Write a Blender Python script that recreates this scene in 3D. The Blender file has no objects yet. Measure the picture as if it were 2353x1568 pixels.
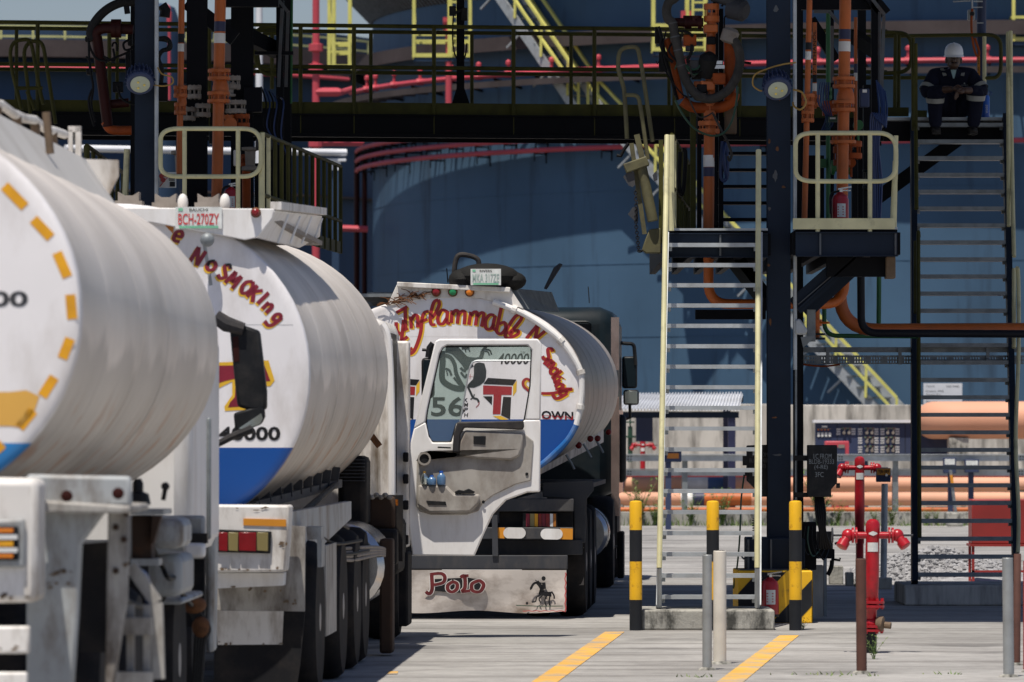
import bpy, math, random
from mathutils import Vector, Matrix
S = bpy.context.scene
COL = S.collection
R = math.radians

# ---------------------------------------------------------------- camera, sky, sun, exposure
F = 13072.0            # focal length in picture units (2353 units wide frame), 200 mm lens
CAMZ = 1.7
PITCH = math.atan((993 - 784) / F)
cam_d = bpy.data.cameras.new('camera')
cam_d.lens = 200; cam_d.sensor_width = 36; cam_d.clip_start = 0.5; cam_d.clip_end = 4000
cam_d.dof.use_dof = True; cam_d.dof.focus_distance = 52.0; cam_d.dof.aperture_fstop = 6.5
cam = bpy.data.objects.new('camera', cam_d); COL.objects.link(cam)
cam.location = (0, 0, CAMZ); cam.rotation_euler = (R(90) + PITCH, 0, 0)
S.camera = cam
SUN_EL, SUN_AZ = R(71), R(202)
w = bpy.data.worlds.new('World'); S.world = w; w.use_nodes = True
nt = w.node_tree; bg = nt.nodes['Background']
sky = nt.nodes.new('ShaderNodeTexSky'); sky.sky_type = 'NISHITA'; sky.sun_disc = False
sky.sun_elevation = SUN_EL; sky.sun_rotation = SUN_AZ
sky.air_density = 1.0; sky.dust_density = 0.6; sky.ozone_density = 2.0
hz_ = nt.nodes.new('ShaderNodeMix'); hz_.data_type = 'RGBA'; hz_.blend_type = 'MULTIPLY'; hz_.inputs[0].default_value = 1; hz_.inputs[7].default_value = (1.02, .97, 1.06, 1)
nt.links.new(sky.outputs[0], hz_.inputs[6]); nt.links.new(hz_.outputs[2], bg.inputs[0]); bg.inputs[1].default_value = 0.066
sd = bpy.data.lights.new('sun', 'SUN'); sd.energy = 5.0; sd.angle = R(0.5); sd.color = (1, .93, .83)
so = bpy.data.objects.new('sun', sd); COL.objects.link(so)
sv = Vector((math.sin(SUN_AZ) * math.cos(SUN_EL), math.cos(SUN_AZ) * math.cos(SUN_EL), math.sin(SUN_EL)))
so.rotation_euler = sv.to_track_quat('Z', 'Y').to_euler(); so.location = (0, 20, 40)
S.view_settings.view_transform = 'Standard'; S.view_settings.look = 'None'
S.view_settings.exposure = 0.0; S.view_settings.gamma = 1
S.cycles.max_bounces = 8; S.cycles.transparent_max_bounces = 12

# ---------------------------------------------------------------- picture point -> place
def ray(x, y):
    u = (x - 1176.5) / F; v = (784 - y) / F
    return Vector((u, math.cos(PITCH) - v * math.sin(PITCH), math.sin(PITCH) + v * math.cos(PITCH)))
def P(x, y, D):
    d = ray(x, y); t = D / d.y
    return Vector((d.x * t, D, CAMZ + d.z * t))
def G(x, y, z=0.0):
    d = ray(x, y); t = (z - CAMZ) / d.z
    return Vector((d.x * t, d.y * t, z))

# ---------------------------------------------------------------- mesh helpers
class MB:
    def __init__(s): s.v = []; s.f = []; s.m = []; s.k = 0; s.g = []
    def mat(s, k): s.k = k; return s
    def add(s, vs, fs):
        b = len(s.v); s.g.append((b, len(s.f))); s.v += [tuple(p) for p in vs]
        s.f += [tuple(b + i for i in f) for f in fs]; s.m += [s.k] * len(fs); return s
    def box(s, a, b):
        x0, x1 = sorted((a[0], b[0])); y0, y1 = sorted((a[1], b[1])); z0, z1 = sorted((a[2], b[2]))
        return s.add([(x0,y0,z0),(x1,y0,z0),(x1,y1,z0),(x0,y1,z0),(x0,y0,z1),(x1,y0,z1),(x1,y1,z1),(x0,y1,z1)],
                     [(0,3,2,1),(4,5,6,7),(0,1,5,4),(1,2,6,5),(2,3,7,6),(3,0,4,7)])
    def bar(s, p, q, w, h, up=(0, 0, 1)):
        p = Vector(p); q = Vector(q); d = (q - p).normalized(); up = Vector(up)
        a = d.cross(up)
        if a.length < 1e-4: a = d.cross(Vector((0, 1, 0)))
        a.normalize(); b = a.cross(d).normalized()
        a *= w / 2; b *= h / 2
        vs = [p-a-b, p+a-b, p+a+b, p-a+b, q-a-b, q+a-b, q+a+b, q-a+b]
        return s.add(vs, [(0,1,2,3)[::-1],(4,5,6,7),(0,1,5,4),(1,2,6,5),(2,3,7,6),(3,0,4,7)])
    def tube(s, pts, r, n=8, cap=True, closed=False):
        pts = [Vector(p) for p in pts]; N = len(pts)
        rs = r if isinstance(r, (list, tuple)) else [r] * N
        rings = []; prev = None
        for i in range(N):
            if closed: t = pts[(i+1) % N] - pts[i-1]
            else: t = pts[min(i+1, N-1)] - pts[max(i-1, 0)]
            if t.length < 1e-9: t = Vector((0, 0, 1))
            t.normalize()
            if prev is None:
                a = t.cross(Vector((0, 0, 1)))
                if a.length < .05: a = t.cross(Vector((1, 0, 0)))
            else:
                a = prev - t * prev.dot(t)
                if a.length < 1e-6: a = t.cross(Vector((1, 0, 0)))
            a.normalize(); prev = a; b = t.cross(a)
            rings.append([pts[i] + (a * math.cos(2*math.pi*k/n) + b * math.sin(2*math.pi*k/n)) * rs[i] for k in range(n)])
        vs = [p for rg in rings for p in rg]; fs = []
        for i in range(N if closed else N - 1):
            j = (i + 1) % N
            for k in range(n):
                l = (k + 1) % n
                fs.append((i*n+k, i*n+l, j*n+l, j*n+k))
        if cap and not closed:
            fs.append(tuple(range(n))[::-1]); fs.append(tuple((N-1)*n + k for k in range(n)))
        return s.add(vs, fs)
    def cyl(s, p, q, r, n=14): return s.tube([p, q], r, n)
    def lathe(s, prof, o, ax=(0, 0, 1), n=18):
        ax = Vector(ax).normalized(); o = Vector(o)
        a = ax.cross(Vector((0, 1, 0)))
        if a.length < .1: a = ax.cross(Vector((1, 0, 0)))
        a.normalize(); b = ax.cross(a); vs = []; fs = []; M = len(prof)
        for r, z in prof:
            for k in range(n):
                t = 2*math.pi*k/n
                vs.append(o + ax*z + (a*math.cos(t) + b*math.sin(t)) * r)
        for i in range(M-1):
            for k in range(n):
                l = (k+1) % n
                fs.append((i*n+k, i*n+l, (i+1)*n+l, (i+1)*n+k))
        fs.append(tuple(range(n))[::-1]); fs.append(tuple((M-1)*n+k for k in range(n)))
        return s.add(vs, fs)
    def prism(s, poly, vec):
        n = len(poly); vec = Vector(vec); poly = [Vector(p) for p in poly]
        vs = poly + [p + vec for p in poly]
        fs = [tuple(range(n)), tuple(range(n, 2*n))[::-1]]
        fs += [(i, n+i, n+(i+1) % n, (i+1) % n) for i in range(n)]
        return s.add(vs, fs)
    def flat(s, poly): return s.add(poly, [tuple(range(len(poly)))])
    def ell(s, c, r, n=14, m=8):
        c = Vector(c); vs = [c + Vector((0, 0, -r[2]))]; fs = []
        for i in range(1, m):
            ph = -math.pi/2 + math.pi*i/m
            for k in range(n):
                t = 2*math.pi*k/n
                vs.append(c + Vector((r[0]*math.cos(ph)*math.cos(t), r[1]*math.cos(ph)*math.sin(t), r[2]*math.sin(ph))))
        vs.append(c + Vector((0, 0, r[2]))); T = len(vs) - 1
        for k in range(n):
            l = (k+1) % n
            fs.append((0, 1+l, 1+k)); fs.append((T, 1+(m-2)*n+k, 1+(m-2)*n+l))
            for i in range(m-2): fs.append((1+i*n+k, 1+i*n+l, 1+(i+1)*n+l, 1+(i+1)*n+k))
        return s.add(vs, fs)
    def pbox(s, x0, y0, x1, y1, D, depth):          # upright box whose near face spans these picture points at distance D
        a = P(x0, y1, D); b = P(x1, y0, D)
        return s.box(a, (b.x, D + depth, b.z))

ORG = {}
def obj(name, mb, mats, parent=None, bev=0.0, at=None, ang=35, smooth=True, split=0):
    if split and len(mb.g) > split:                 # every shape added becomes a part of its own (split = shapes per part)
        o = None
        for i in range(0, len(mb.g), split):
            v0, f0 = mb.g[i]; v1, f1 = mb.g[i+split] if i+split < len(mb.g) else (len(mb.v), len(mb.f))
            q = MB(); q.v = mb.v[v0:v1]; q.f = [tuple(k-v0 for k in f) for f in mb.f[f0:f1]]; q.m = mb.m[f0:f1]
            o = obj(name, q, mats, parent, bev, at, ang, smooth)
        return o
    if not isinstance(mats, (list, tuple)): mats = [mats]
    o0 = Vector(at) if at is not None else (ORG.get(parent.name, Vector()) if parent else Vector())
    me = bpy.data.meshes.new(name)
    me.from_pydata([tuple(Vector(v) - o0) for v in mb.v], [], mb.f)
    for m in mats: me.materials.append(M[m] if isinstance(m, str) else m)
    if len(mats) > 1: me.polygons.foreach_set('material_index', mb.m)
    me.update()
    if smooth:
        me.shade_smooth(); me.set_sharp_from_angle(angle=R(ang))
    o = bpy.data.objects.new(name, me); COL.objects.link(o)
    if at is not None: o.location = o0
    if parent:
        o.parent = parent; ORG[o.name] = o0
    if bev:
        b = o.modifiers.new('bevel', 'BEVEL'); b.width = bev; b.segments = 2; b.limit_method = 'ANGLE'; b.angle_limit = R(40)
    return o
def tag(o, label, cat, group=None, kind=None):
    o['label'] = label; o['category'] = cat
    if group: o['group'] = group
    if kind: o['kind'] = kind
    return o
def thing(name, label, cat, loc=(0, 0, 0), rot=None, group=None):
    o = bpy.data.objects.new(name, None); COL.objects.link(o); o.empty_display_size = .2
    o.location = loc
    if rot is not None: o.rotation_euler = (0, 0, rot); ORG[o.name] = Vector()
    else: ORG[o.name] = Vector(loc)
    return tag(o, label, cat, group)
def struct(name, mb, mats, **k):
    o = obj(name, mb, mats, **k); o['kind'] = 'structure'; return o
def dup(o, loc, label=None, parent=None, rot=None):
    c = o.copy(); COL.objects.link(c)
    if parent: c.parent = parent
    else:
        c.location = loc
        if rot is not None: c.rotation_euler = rot
    if label: c['label'] = label
    for ch in list(o.children): dup(ch, None, None, c)
    return c
def rp(pts, r, n=5):                                # rounds the corners of a path
    pts = [Vector(p) for p in pts]; out = [pts[0]]
    for i in range(1, len(pts)-1):
        a, b, c = pts[i-1], pts[i], pts[i+1]
        d1 = min(r, (a-b).length*.49); d2 = min(r, (c-b).length*.49)
        p = b + (a-b).normalized()*d1; q = b + (c-b).normalized()*d2
        for k in range(n+1):
            t = k/n; out.append(p*(1-t)**2 + b*2*t*(1-t) + q*t*t)
    return out + [pts[-1]]
def sm(pts, n=6, closed=False):                     # smooth curve through points
    pts = [Vector(p) for p in pts]; N = len(pts); out = []
    if N < 3: return pts
    for i in range(N if closed else N-1):
        if closed: p0, p1, p2, p3 = pts[i-1], pts[i], pts[(i+1) % N], pts[(i+2) % N]
        else: p0, p1, p2, p3 = pts[max(i-1, 0)], pts[i], pts[i+1], pts[min(i+2, N-1)]
        for k in range(n):
            t = k/n
            out.append(.5*((2*p1) + (p2-p0)*t + (2*p0-5*p1+4*p2-p3)*t*t + (3*p1-p0-3*p2+p3)*t**3))
    if not closed: out.append(pts[-1])
    return out

# ---------------------------------------------------------------- lettering helpers (flat paint)
TX = {}
def text_mesh(s, bold=0.0):
    k = (s, bold)
    if k not in TX:
        c = bpy.data.curves.new('t', 'FONT'); c.body = s; c.size = 1; c.offset = bold; c.resolution_u = 3
        o = bpy.data.objects.new('t', c); COL.objects.link(o)
        me = bpy.data.meshes.new_from_object(o.evaluated_get(bpy.context.evaluated_depsgraph_get()))
        vs = [v.co.copy() for v in me.vertices]; fs = [tuple(p.vertices) for p in me.polygons]
        bpy.data.objects.remove(o); bpy.data.curves.remove(c); bpy.data.meshes.remove(me)
        x0 = min(v.x for v in vs); x1 = max(v.x for v in vs); y0 = min(v.y for v in vs); y1 = max(v.y for v in vs)
        TX[k] = ([((v.x-x0)/(x1-x0), (v.y-y0)/(y1-y0)) for v in vs], fs)
    return TX[k]
def text_in(mb, s, f, x0, y0, x1, y1, bold=0.0, sh=0.0, skew=0.0):  # fits the words into the picture box through mapping f
    vs, fs = text_mesh(s, bold)
    return mb.add([f(x0+(x1-x0)*u+sh*(v-.5), y1+(y0-y1)*v + skew*(u-.5)) for u, v in vs], fs)
def stroke(mb, pts, f, wd, n=4, smooth=True, taper=True):         # brush stroke through picture points
    p = [Vector((a[0], a[1], 0)) for a in pts]
    if smooth and len(p) > 2: p = sm(p, n)
    L = []; N = len(p)
    for i in range(N):
        t = p[min(i+1, N-1)] - p[max(i-1, 0)]
        if t.length < 1e-6: t = Vector((1, 0, 0))
        t.normalize(); nrm = Vector((-t.y, t.x, 0))
        k = 1.0
        if taper: k = .8 + .3*abs(nrm.x)             # broad-nib feel
        L.append((p[i] + nrm*wd*k/2, p[i] - nrm*wd*k/2))
    vs = [f(q.x, q.y) for ab in L for q in ab]
    fs = [(2*i, 2*i+1, 2*i+3, 2*i+2) for i in range(N-1)]
    return mb.add(vs, fs)

# ---------------------------------------------------------------- materials
M = {}
def mk(name, col, rough=.5, metal=0.0, dirt=None, damt=.5, dscale=2.0, streak=1.0, thr=(.45, .75), tone=.15, bump=0.0, bscale=60, spec=None, axis='z'):
    m = bpy.data.materials.new(name); m.use_nodes = True; nt = m.node_tree; N = nt.nodes; L = nt.links
    b = N['Principled BSDF']; b.inputs['Roughness'].default_value = rough; b.inputs['Metallic'].default_value = metal
    if spec is not None: b.inputs['Specular IOR Level'].default_value = spec
    tc = N.new('ShaderNodeTexCoord')
    n1 = N.new('ShaderNodeTexNoise'); n1.inputs['Scale'].default_value = dscale*.6; n1.inputs['Detail'].default_value = 5
    L.new(tc.outputs['Object'], n1.inputs['Vector'])
    mr = N.new('ShaderNodeMapRange'); mr.inputs[1].default_value = .3; mr.inputs[2].default_value = .7
    mr.inputs[3].default_value = 1 - tone; mr.inputs[4].default_value = 1 + tone
    L.new(n1.outputs['Fac'], mr.inputs[0])
    mx = N.new('ShaderNodeMix'); mx.data_type = 'RGBA'; mx.blend_type = 'MULTIPLY'; mx.inputs[0].default_value = 1
    mx.inputs[6].default_value = (*col, 1); L.new(mr.outputs[0], mx.inputs[7])
    out = mx.outputs[2]
    if dirt:
        mp = N.new('ShaderNodeMapping')
        sc = {'z': (dscale*streak, dscale*streak, dscale/streak), 'x': (dscale/streak, dscale*streak, dscale*streak)}[axis]
        mp.inputs['Scale'].default_value = sc; L.new(tc.outputs['Object'], mp.inputs[0])
        n2 = N.new('ShaderNodeTexNoise'); n2.inputs['Scale'].default_value = 1; n2.inputs['Detail'].default_value = 8; n2.inputs['Roughness'].default_value = .65
        L.new(mp.outputs[0], n2.inputs['Vector'])
        r2 = N.new('ShaderNodeMapRange'); r2.inputs[1].default_value = thr[0]; r2.inputs[2].default_value = thr[1]; r2.inputs[4].default_value = damt
        L.new(n2.outputs['Fac'], r2.inputs[0])
        m2 = N.new('ShaderNodeMix'); m2.data_type = 'RGBA'; L.new(r2.outputs[0], m2.inputs[0]); L.new(out, m2.inputs[6])
        m2.inputs[7].default_value = (*dirt, 1); out = m2.outputs[2]
    L.new(out, b.inputs['Base Color'])
    if bump:
        n3 = N.new('ShaderNodeTexNoise'); n3.inputs['Scale'].default_value = bscale; n3.inputs['Detail'].default_value = 4
        L.new(tc.outputs['Object'], n3.inputs['Vector'])
        bp = N.new('ShaderNodeBump'); bp.inputs['Strength'].default_value = bump; bp.inputs['Distance'].default_value = .02
        L.new(n3.outputs['Fac'], bp.inputs['Height']); L.new(bp.outputs[0], b.inputs['Normal'])
    M[name] = m; m['out'] = 1
    return m
def col_socket(m):
    b = m.node_tree.nodes['Principled BSDF']; return b, b.inputs['Base Color'].links[0].from_socket
RUST = (.12, .05, .02); DIRT = (.13, .10, .075)
mk('concrete_ground', (.37, .36, .345), .85, dirt=(.20, .19, .18), damt=.6, dscale=.5, streak=1.0, tone=.2, bump=.3, bscale=8)
mk('concrete_far', (.35, .34, .33), .9, dirt=(.17, .16, .15), damt=.6, dscale=.3, tone=.15)
mk('concrete_wall', (.52, .50, .46), .9, dirt=(.06, .055, .048), damt=.9, dscale=1.2, streak=2.6, thr=(.45, .68), tone=.2)
mk('concrete_block', (.40, .39, .35), .9, dirt=(.045, .045, .04), damt=.95, dscale=4.5, streak=1.6, thr=(.47, .64), bump=.3, bscale=30)
mk('line_yellow', (.72, .40, .08), .8, dirt=(.33, .30, .25), damt=.95, dscale=1.8, thr=(.48, .62))
mk('white_paint', (.83, .82, .81), .42, dirt=(.35, .29, .22), damt=.6, dscale=1.6, streak=2.0, thr=(.5, .8), tone=.06)
mk('white_worn', (.76, .735, .70), .5, dirt=(.19, .14, .09), damt=.9, dscale=3.0, streak=1.9, thr=(.48, .72), tone=.12)
mk('white_board', (.58, .53, .485), .6, dirt=(.15, .105, .075), damt=.9, dscale=3.0, streak=.8, thr=(.44, .70), tone=.15)
mk('grey_paint', (.36, .38, .39), .5, dirt=(.12, .085, .055), damt=.95, dscale=3.2, streak=1.6, thr=(.48, .70), tone=.16)
mk('door_card', (.36, .34, .31), .6, dirt=(.10, .07, .05), damt=.85, dscale=2.6, streak=1.3, thr=(.42, .72), tone=.2)
mk('dark_trim', (.035, .034, .036), .6, dirt=(.12, .1, .08), damt=.5, dscale=6)
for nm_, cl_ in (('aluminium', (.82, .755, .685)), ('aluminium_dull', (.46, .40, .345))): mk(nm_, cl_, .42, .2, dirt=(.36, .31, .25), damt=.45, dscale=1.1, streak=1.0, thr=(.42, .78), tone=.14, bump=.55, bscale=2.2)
mk('rust', RUST, .9, dirt=(.3, .12, .04), damt=.7, dscale=20, tone=.4)
mk('white_grimy', (.39, .375, .35), .6, dirt=(.075, .055, .04), damt=.95, dscale=3.6, streak=1.7, thr=(.42, .66), tone=.15)
mk('rust_dark', (.045, .025, .015), .9, dirt=(.12, .05, .02), damt=.6, dscale=8, thr=(.55, .75))
mk('rubber', (.016, .016, .018), .8, dirt=(.06, .05, .042), damt=.6, dscale=5, thr=(.45, .75))
mk('black_plastic', (.014, .015, .017), .45, dirt=(.06, .055, .05), damt=.5, dscale=8)
mk('chassis_grey', (.055, .058, .066), .6, dirt=(.16, .14, .12), damt=.55, dscale=3, streak=1.5, thr=(.48, .8))
mk('chassis_black', (.012, .012, .014), .7, dirt=(.06, .05, .04), damt=.6, dscale=4)
mk('cab_dark', (.010, .018, .024), .35, dirt=(.05, .05, .05), damt=.4, dscale=3)
mk('chrome', (.62, .62, .63), .25, .9, dirt=(.2, .16, .12), damt=.5, dscale=4)
mk('rim_steel', (.30, .30, .31), .5, .4, dirt=DIRT, damt=.6, dscale=5)
mk('red_letter', (.36, .018, .025), .5, tone=.15, dscale=8)
mk('dark_red', (.22, .012, .03), .5, tone=.25, dscale=10)
mk('maroon', (.13, .014, .016), .5, tone=.35, dscale=14)
mk('yellow_letter', (.80, .48, .03), .5, dscale=8)
mk('black_letter', (.02, .02, .022), .5, dscale=8)
mk('white_letter', (.75, .75, .75), .5)
mk('dash_orange', (.80, .38, .01), .5, dirt=(.5, .2, .02), damt=.5, dscale=8)
mk('brown_orange', (.45, .16, .02), .6)
mk('plate_white', (.70, .72, .70), .4, dscale=20)
mk('plate_green', (.20, .55, .34), .4)
mk('plate_red', (.6, .05, .05), .4)
mk('plate_faint', (.40, .50, .46), .4)
mk('lamp_red', (.22, .010, .014), .25, dscale=20)
mk('lamp_amber', (.75, .22, .02), .25)
mk('lamp_yellow', (.27, .22, .09), .3)
mk('lamp_green', (.02, .22, .08), .25)
mk('lamp_clear', (.6, .6, .58), .25)
mk('steel_blue', (.013, .021, .037), .5, dirt=(.04, .03, .025), damt=.3, dscale=2.5, streak=1.6, thr=(.58, .78), tone=.25)
mk('steel_black', (.0035, .004, .0065), .6, tone=.3)
mk('steel_edge', (.10, .11, .12), .5, .2, dirt=RUST, damt=.5, dscale=6)
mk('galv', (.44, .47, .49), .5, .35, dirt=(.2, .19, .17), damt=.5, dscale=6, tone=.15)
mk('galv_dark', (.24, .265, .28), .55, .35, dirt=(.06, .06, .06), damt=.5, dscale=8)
mk('olive', (.068, .066, .016), .6, dirt=(.03, .03, .015), damt=.7, dscale=5, tone=.2)
mk('pale_yellow', (.60, .565, .33), .55, dirt=(.25, .23, .15), damt=.5, dscale=7, thr=(.55, .7), tone=.15)
mk('rail_faded', (.52, .52, .22), .6, dscale=2)
mk('coaming', (.56, .545, .52), .5, dirt=(.25, .22, .18), damt=.6, dscale=1.1, streak=1.6, thr=(.5, .8), tone=.08)
mk('rail_yellow', (.70, .67, .18), .55, dirt=(.3, .27, .08), damt=.4, dscale=2)
mk('orange', (.50, .118, .018), .5, dirt=(.22, .07, .02), damt=.5, dscale=4, tone=.15)
mk('orange_dull', (.34, .07, .015), .55, dirt=(.03, .015, .012), damt=.7, dscale=4)
mk('salmon', (.70, .35, .22), .65, dirt=(.55, .33, .22), damt=.6, dscale=.8, tone=.1)
mk('red_main', (.54, .065, .09), .5, dirt=(.4, .06, .07), damt=.5, dscale=1.2, tone=.12)
mk('red_hydrant', (.42, .010, .02), .32, dirt=(.17, .018, .018), damt=.7, dscale=11, thr=(.48, .7), tone=.16)
mk('red_panel', (.34, .035, .03), .5, dirt=(.2, .04, .03), damt=.5, dscale=3)
mk('red_dark', (.035, .008, .006), .5, dirt=(.05, .006, .01), damt=.6, dscale=3)
mk('green_pipe', (.02, .12, .035), .5, tone=.2)
mk('pipe_black', (.014, .015, .02), .45)
mk('band_white', (.72, .71, .68), .5, dscale=9)
mk('band_navy', (.022, .026, .075), .5, dscale=9)
mk('band_blue', (.04, .09, .22), .5)
mk('tank_blue', (.068, .130, .210), .55, dirt=(.034, .052, .08), damt=.75, dscale=.4, streak=3.2, thr=(.55, .72), tone=.16)
mk('tank_far', (.035, .065, .12), .6, dirt=(.04, .05, .07), damt=.5, dscale=.15, streak=2.5)
mk('girder', (.075, .062, .062), .8, dirt=(.04, .03, .03), damt=.6, dscale=1)
mk('bollard_yellow', (.86, .48, .012), .5, dirt=(.35, .14, .02), damt=.7, dscale=9, thr=(.57, .66), tone=.12)
mk('bollard_black', (.022, .024, .028), .55, dirt=(.3, .12, .02), damt=.6, dscale=9, thr=(.66, .72))
mk('post_brown', (.11, .045, .032), .75, dirt=(.05, .02, .015), damt=.7, dscale=8)
mk('post_cream', (.70, .66, .58), .55, dirt=(.3, .1, .05), damt=.8, dscale=7, thr=(.62, .7))
mk('post_grey', (.36, .38, .385), .5, .3, dirt=(.22, .22, .21), damt=.6, dscale=6)
mk('cabinet_navy', (.045, .06, .12), .45, dirt=(.08, .09, .12), damt=.4, dscale=2)
mk('roof_white', (.56, .58, .62), .6, dirt=(.3, .3, .3), damt=.5, dscale=1.5)
mk('gangway_paint', (.12, .11, .05), .7, dirt=(.05, .045, .03), damt=.8, dscale=7)
mk('diode', (.75, .6, .15), .4)
mk('line_worn', (.74, .42, .07), .8, dirt=(.36, .34, .30), damt=.85, dscale=2.4, thr=(.45, .62))
mk('sheet_white', (.78, .80, .84), .5, dscale=1.0)
mk('cable_blue', (.010, .034, .13), .45)
mk('cable_black', (.008, .008, .009), .55)
mk('cable_yellow', (.32, .19, .04), .5)
mk('cable_green', (.02, .07, .04), .5)
mk('hose', (.045, .043, .04), .65, dirt=(.12, .11, .10), damt=.6, dscale=6, bump=.4, bscale=90)
mk('hose_dark', (.018, .018, .018), .7, bump=.4, bscale=90)
mk('navy_cloth', (.010, .012, .026), .9, tone=.3, dscale=12)
mk('reflective', (.27, .28, .27), .5, dirt=(.25, .25, .22), damt=.6, dscale=25)
mk('skin', (.07, .036, .024), .45)
mk('helmet_white', (.74, .76, .80), .3, dscale=6)
mk('tee', (.35, .50, .52), .8)
mk('boot', (.02, .018, .016), .7)
mk('bottle_blue', (.02, .11, .50), .35)
mk('bottle_water', (.10, .20, .36), .2)
mk('gravel', (.36, .36, .37), .9, dirt=(.12, .12, .125), damt=.8, dscale=9, tone=.3)
mk('soil', (.33, .29, .24), .95, dirt=(.18, .16, .13), damt=.7, dscale=1.5)
mk('added_bounce_dark', (.10, .09, .075), .95, dirt=(.06, .07, .035), damt=.7, dscale=.6)
mk('leaf', (.10, .17, .035), .7, dirt=(.22, .20, .06), damt=.7, dscale=4, tone=.3)
mk('wood', (.16, .11, .07), .85, dirt=(.06, .045, .03), damt=.7, dscale=8)
mk('grey_crust', (.28, .25, .22), .8, dirt=(.15, .12, .10), damt=.7, dscale=9)
mk('gauge_lens', (.42, .46, .36), .3)
mk('sticker_red', (.5, .06, .06), .5)
mk('sign_orange', (.70, .28, .02), .5)
mk('dragon', (.022, .028, .028), .4)

def head_paint(name, zblue, blue=(.006, .07, .30)):   # white tank end with a blue painted foot
    m = mk(name, (.85, .83, .84), .38, dirt=(.40, .35, .30), damt=.6, dscale=1.6, streak=1.7, thr=(.48, .76), tone=.08)
    nt = m.node_tree; b, sk = col_socket(m)
    tc = nt.nodes.new('ShaderNodeTexCoord'); sp = nt.nodes.new('ShaderNodeSeparateXYZ'); nt.links.new(tc.outputs['Object'], sp.inputs[0])
    lt = nt.nodes.new('ShaderNodeMath'); lt.operation = 'LESS_THAN'; lt.inputs[1].default_value = zblue
    nt.links.new(sp.outputs[2], lt.inputs[0])
    mx = nt.nodes.new('ShaderNodeMix'); mx.data_type = 'RGBA'; nt.links.new(lt.outputs[0], mx.inputs[0])
    nt.links.new(sk, mx.inputs[6]); mx.inputs[7].default_value = (*blue, 1); nt.links.new(mx.outputs[2], b.inputs['Base Color'])
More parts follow.
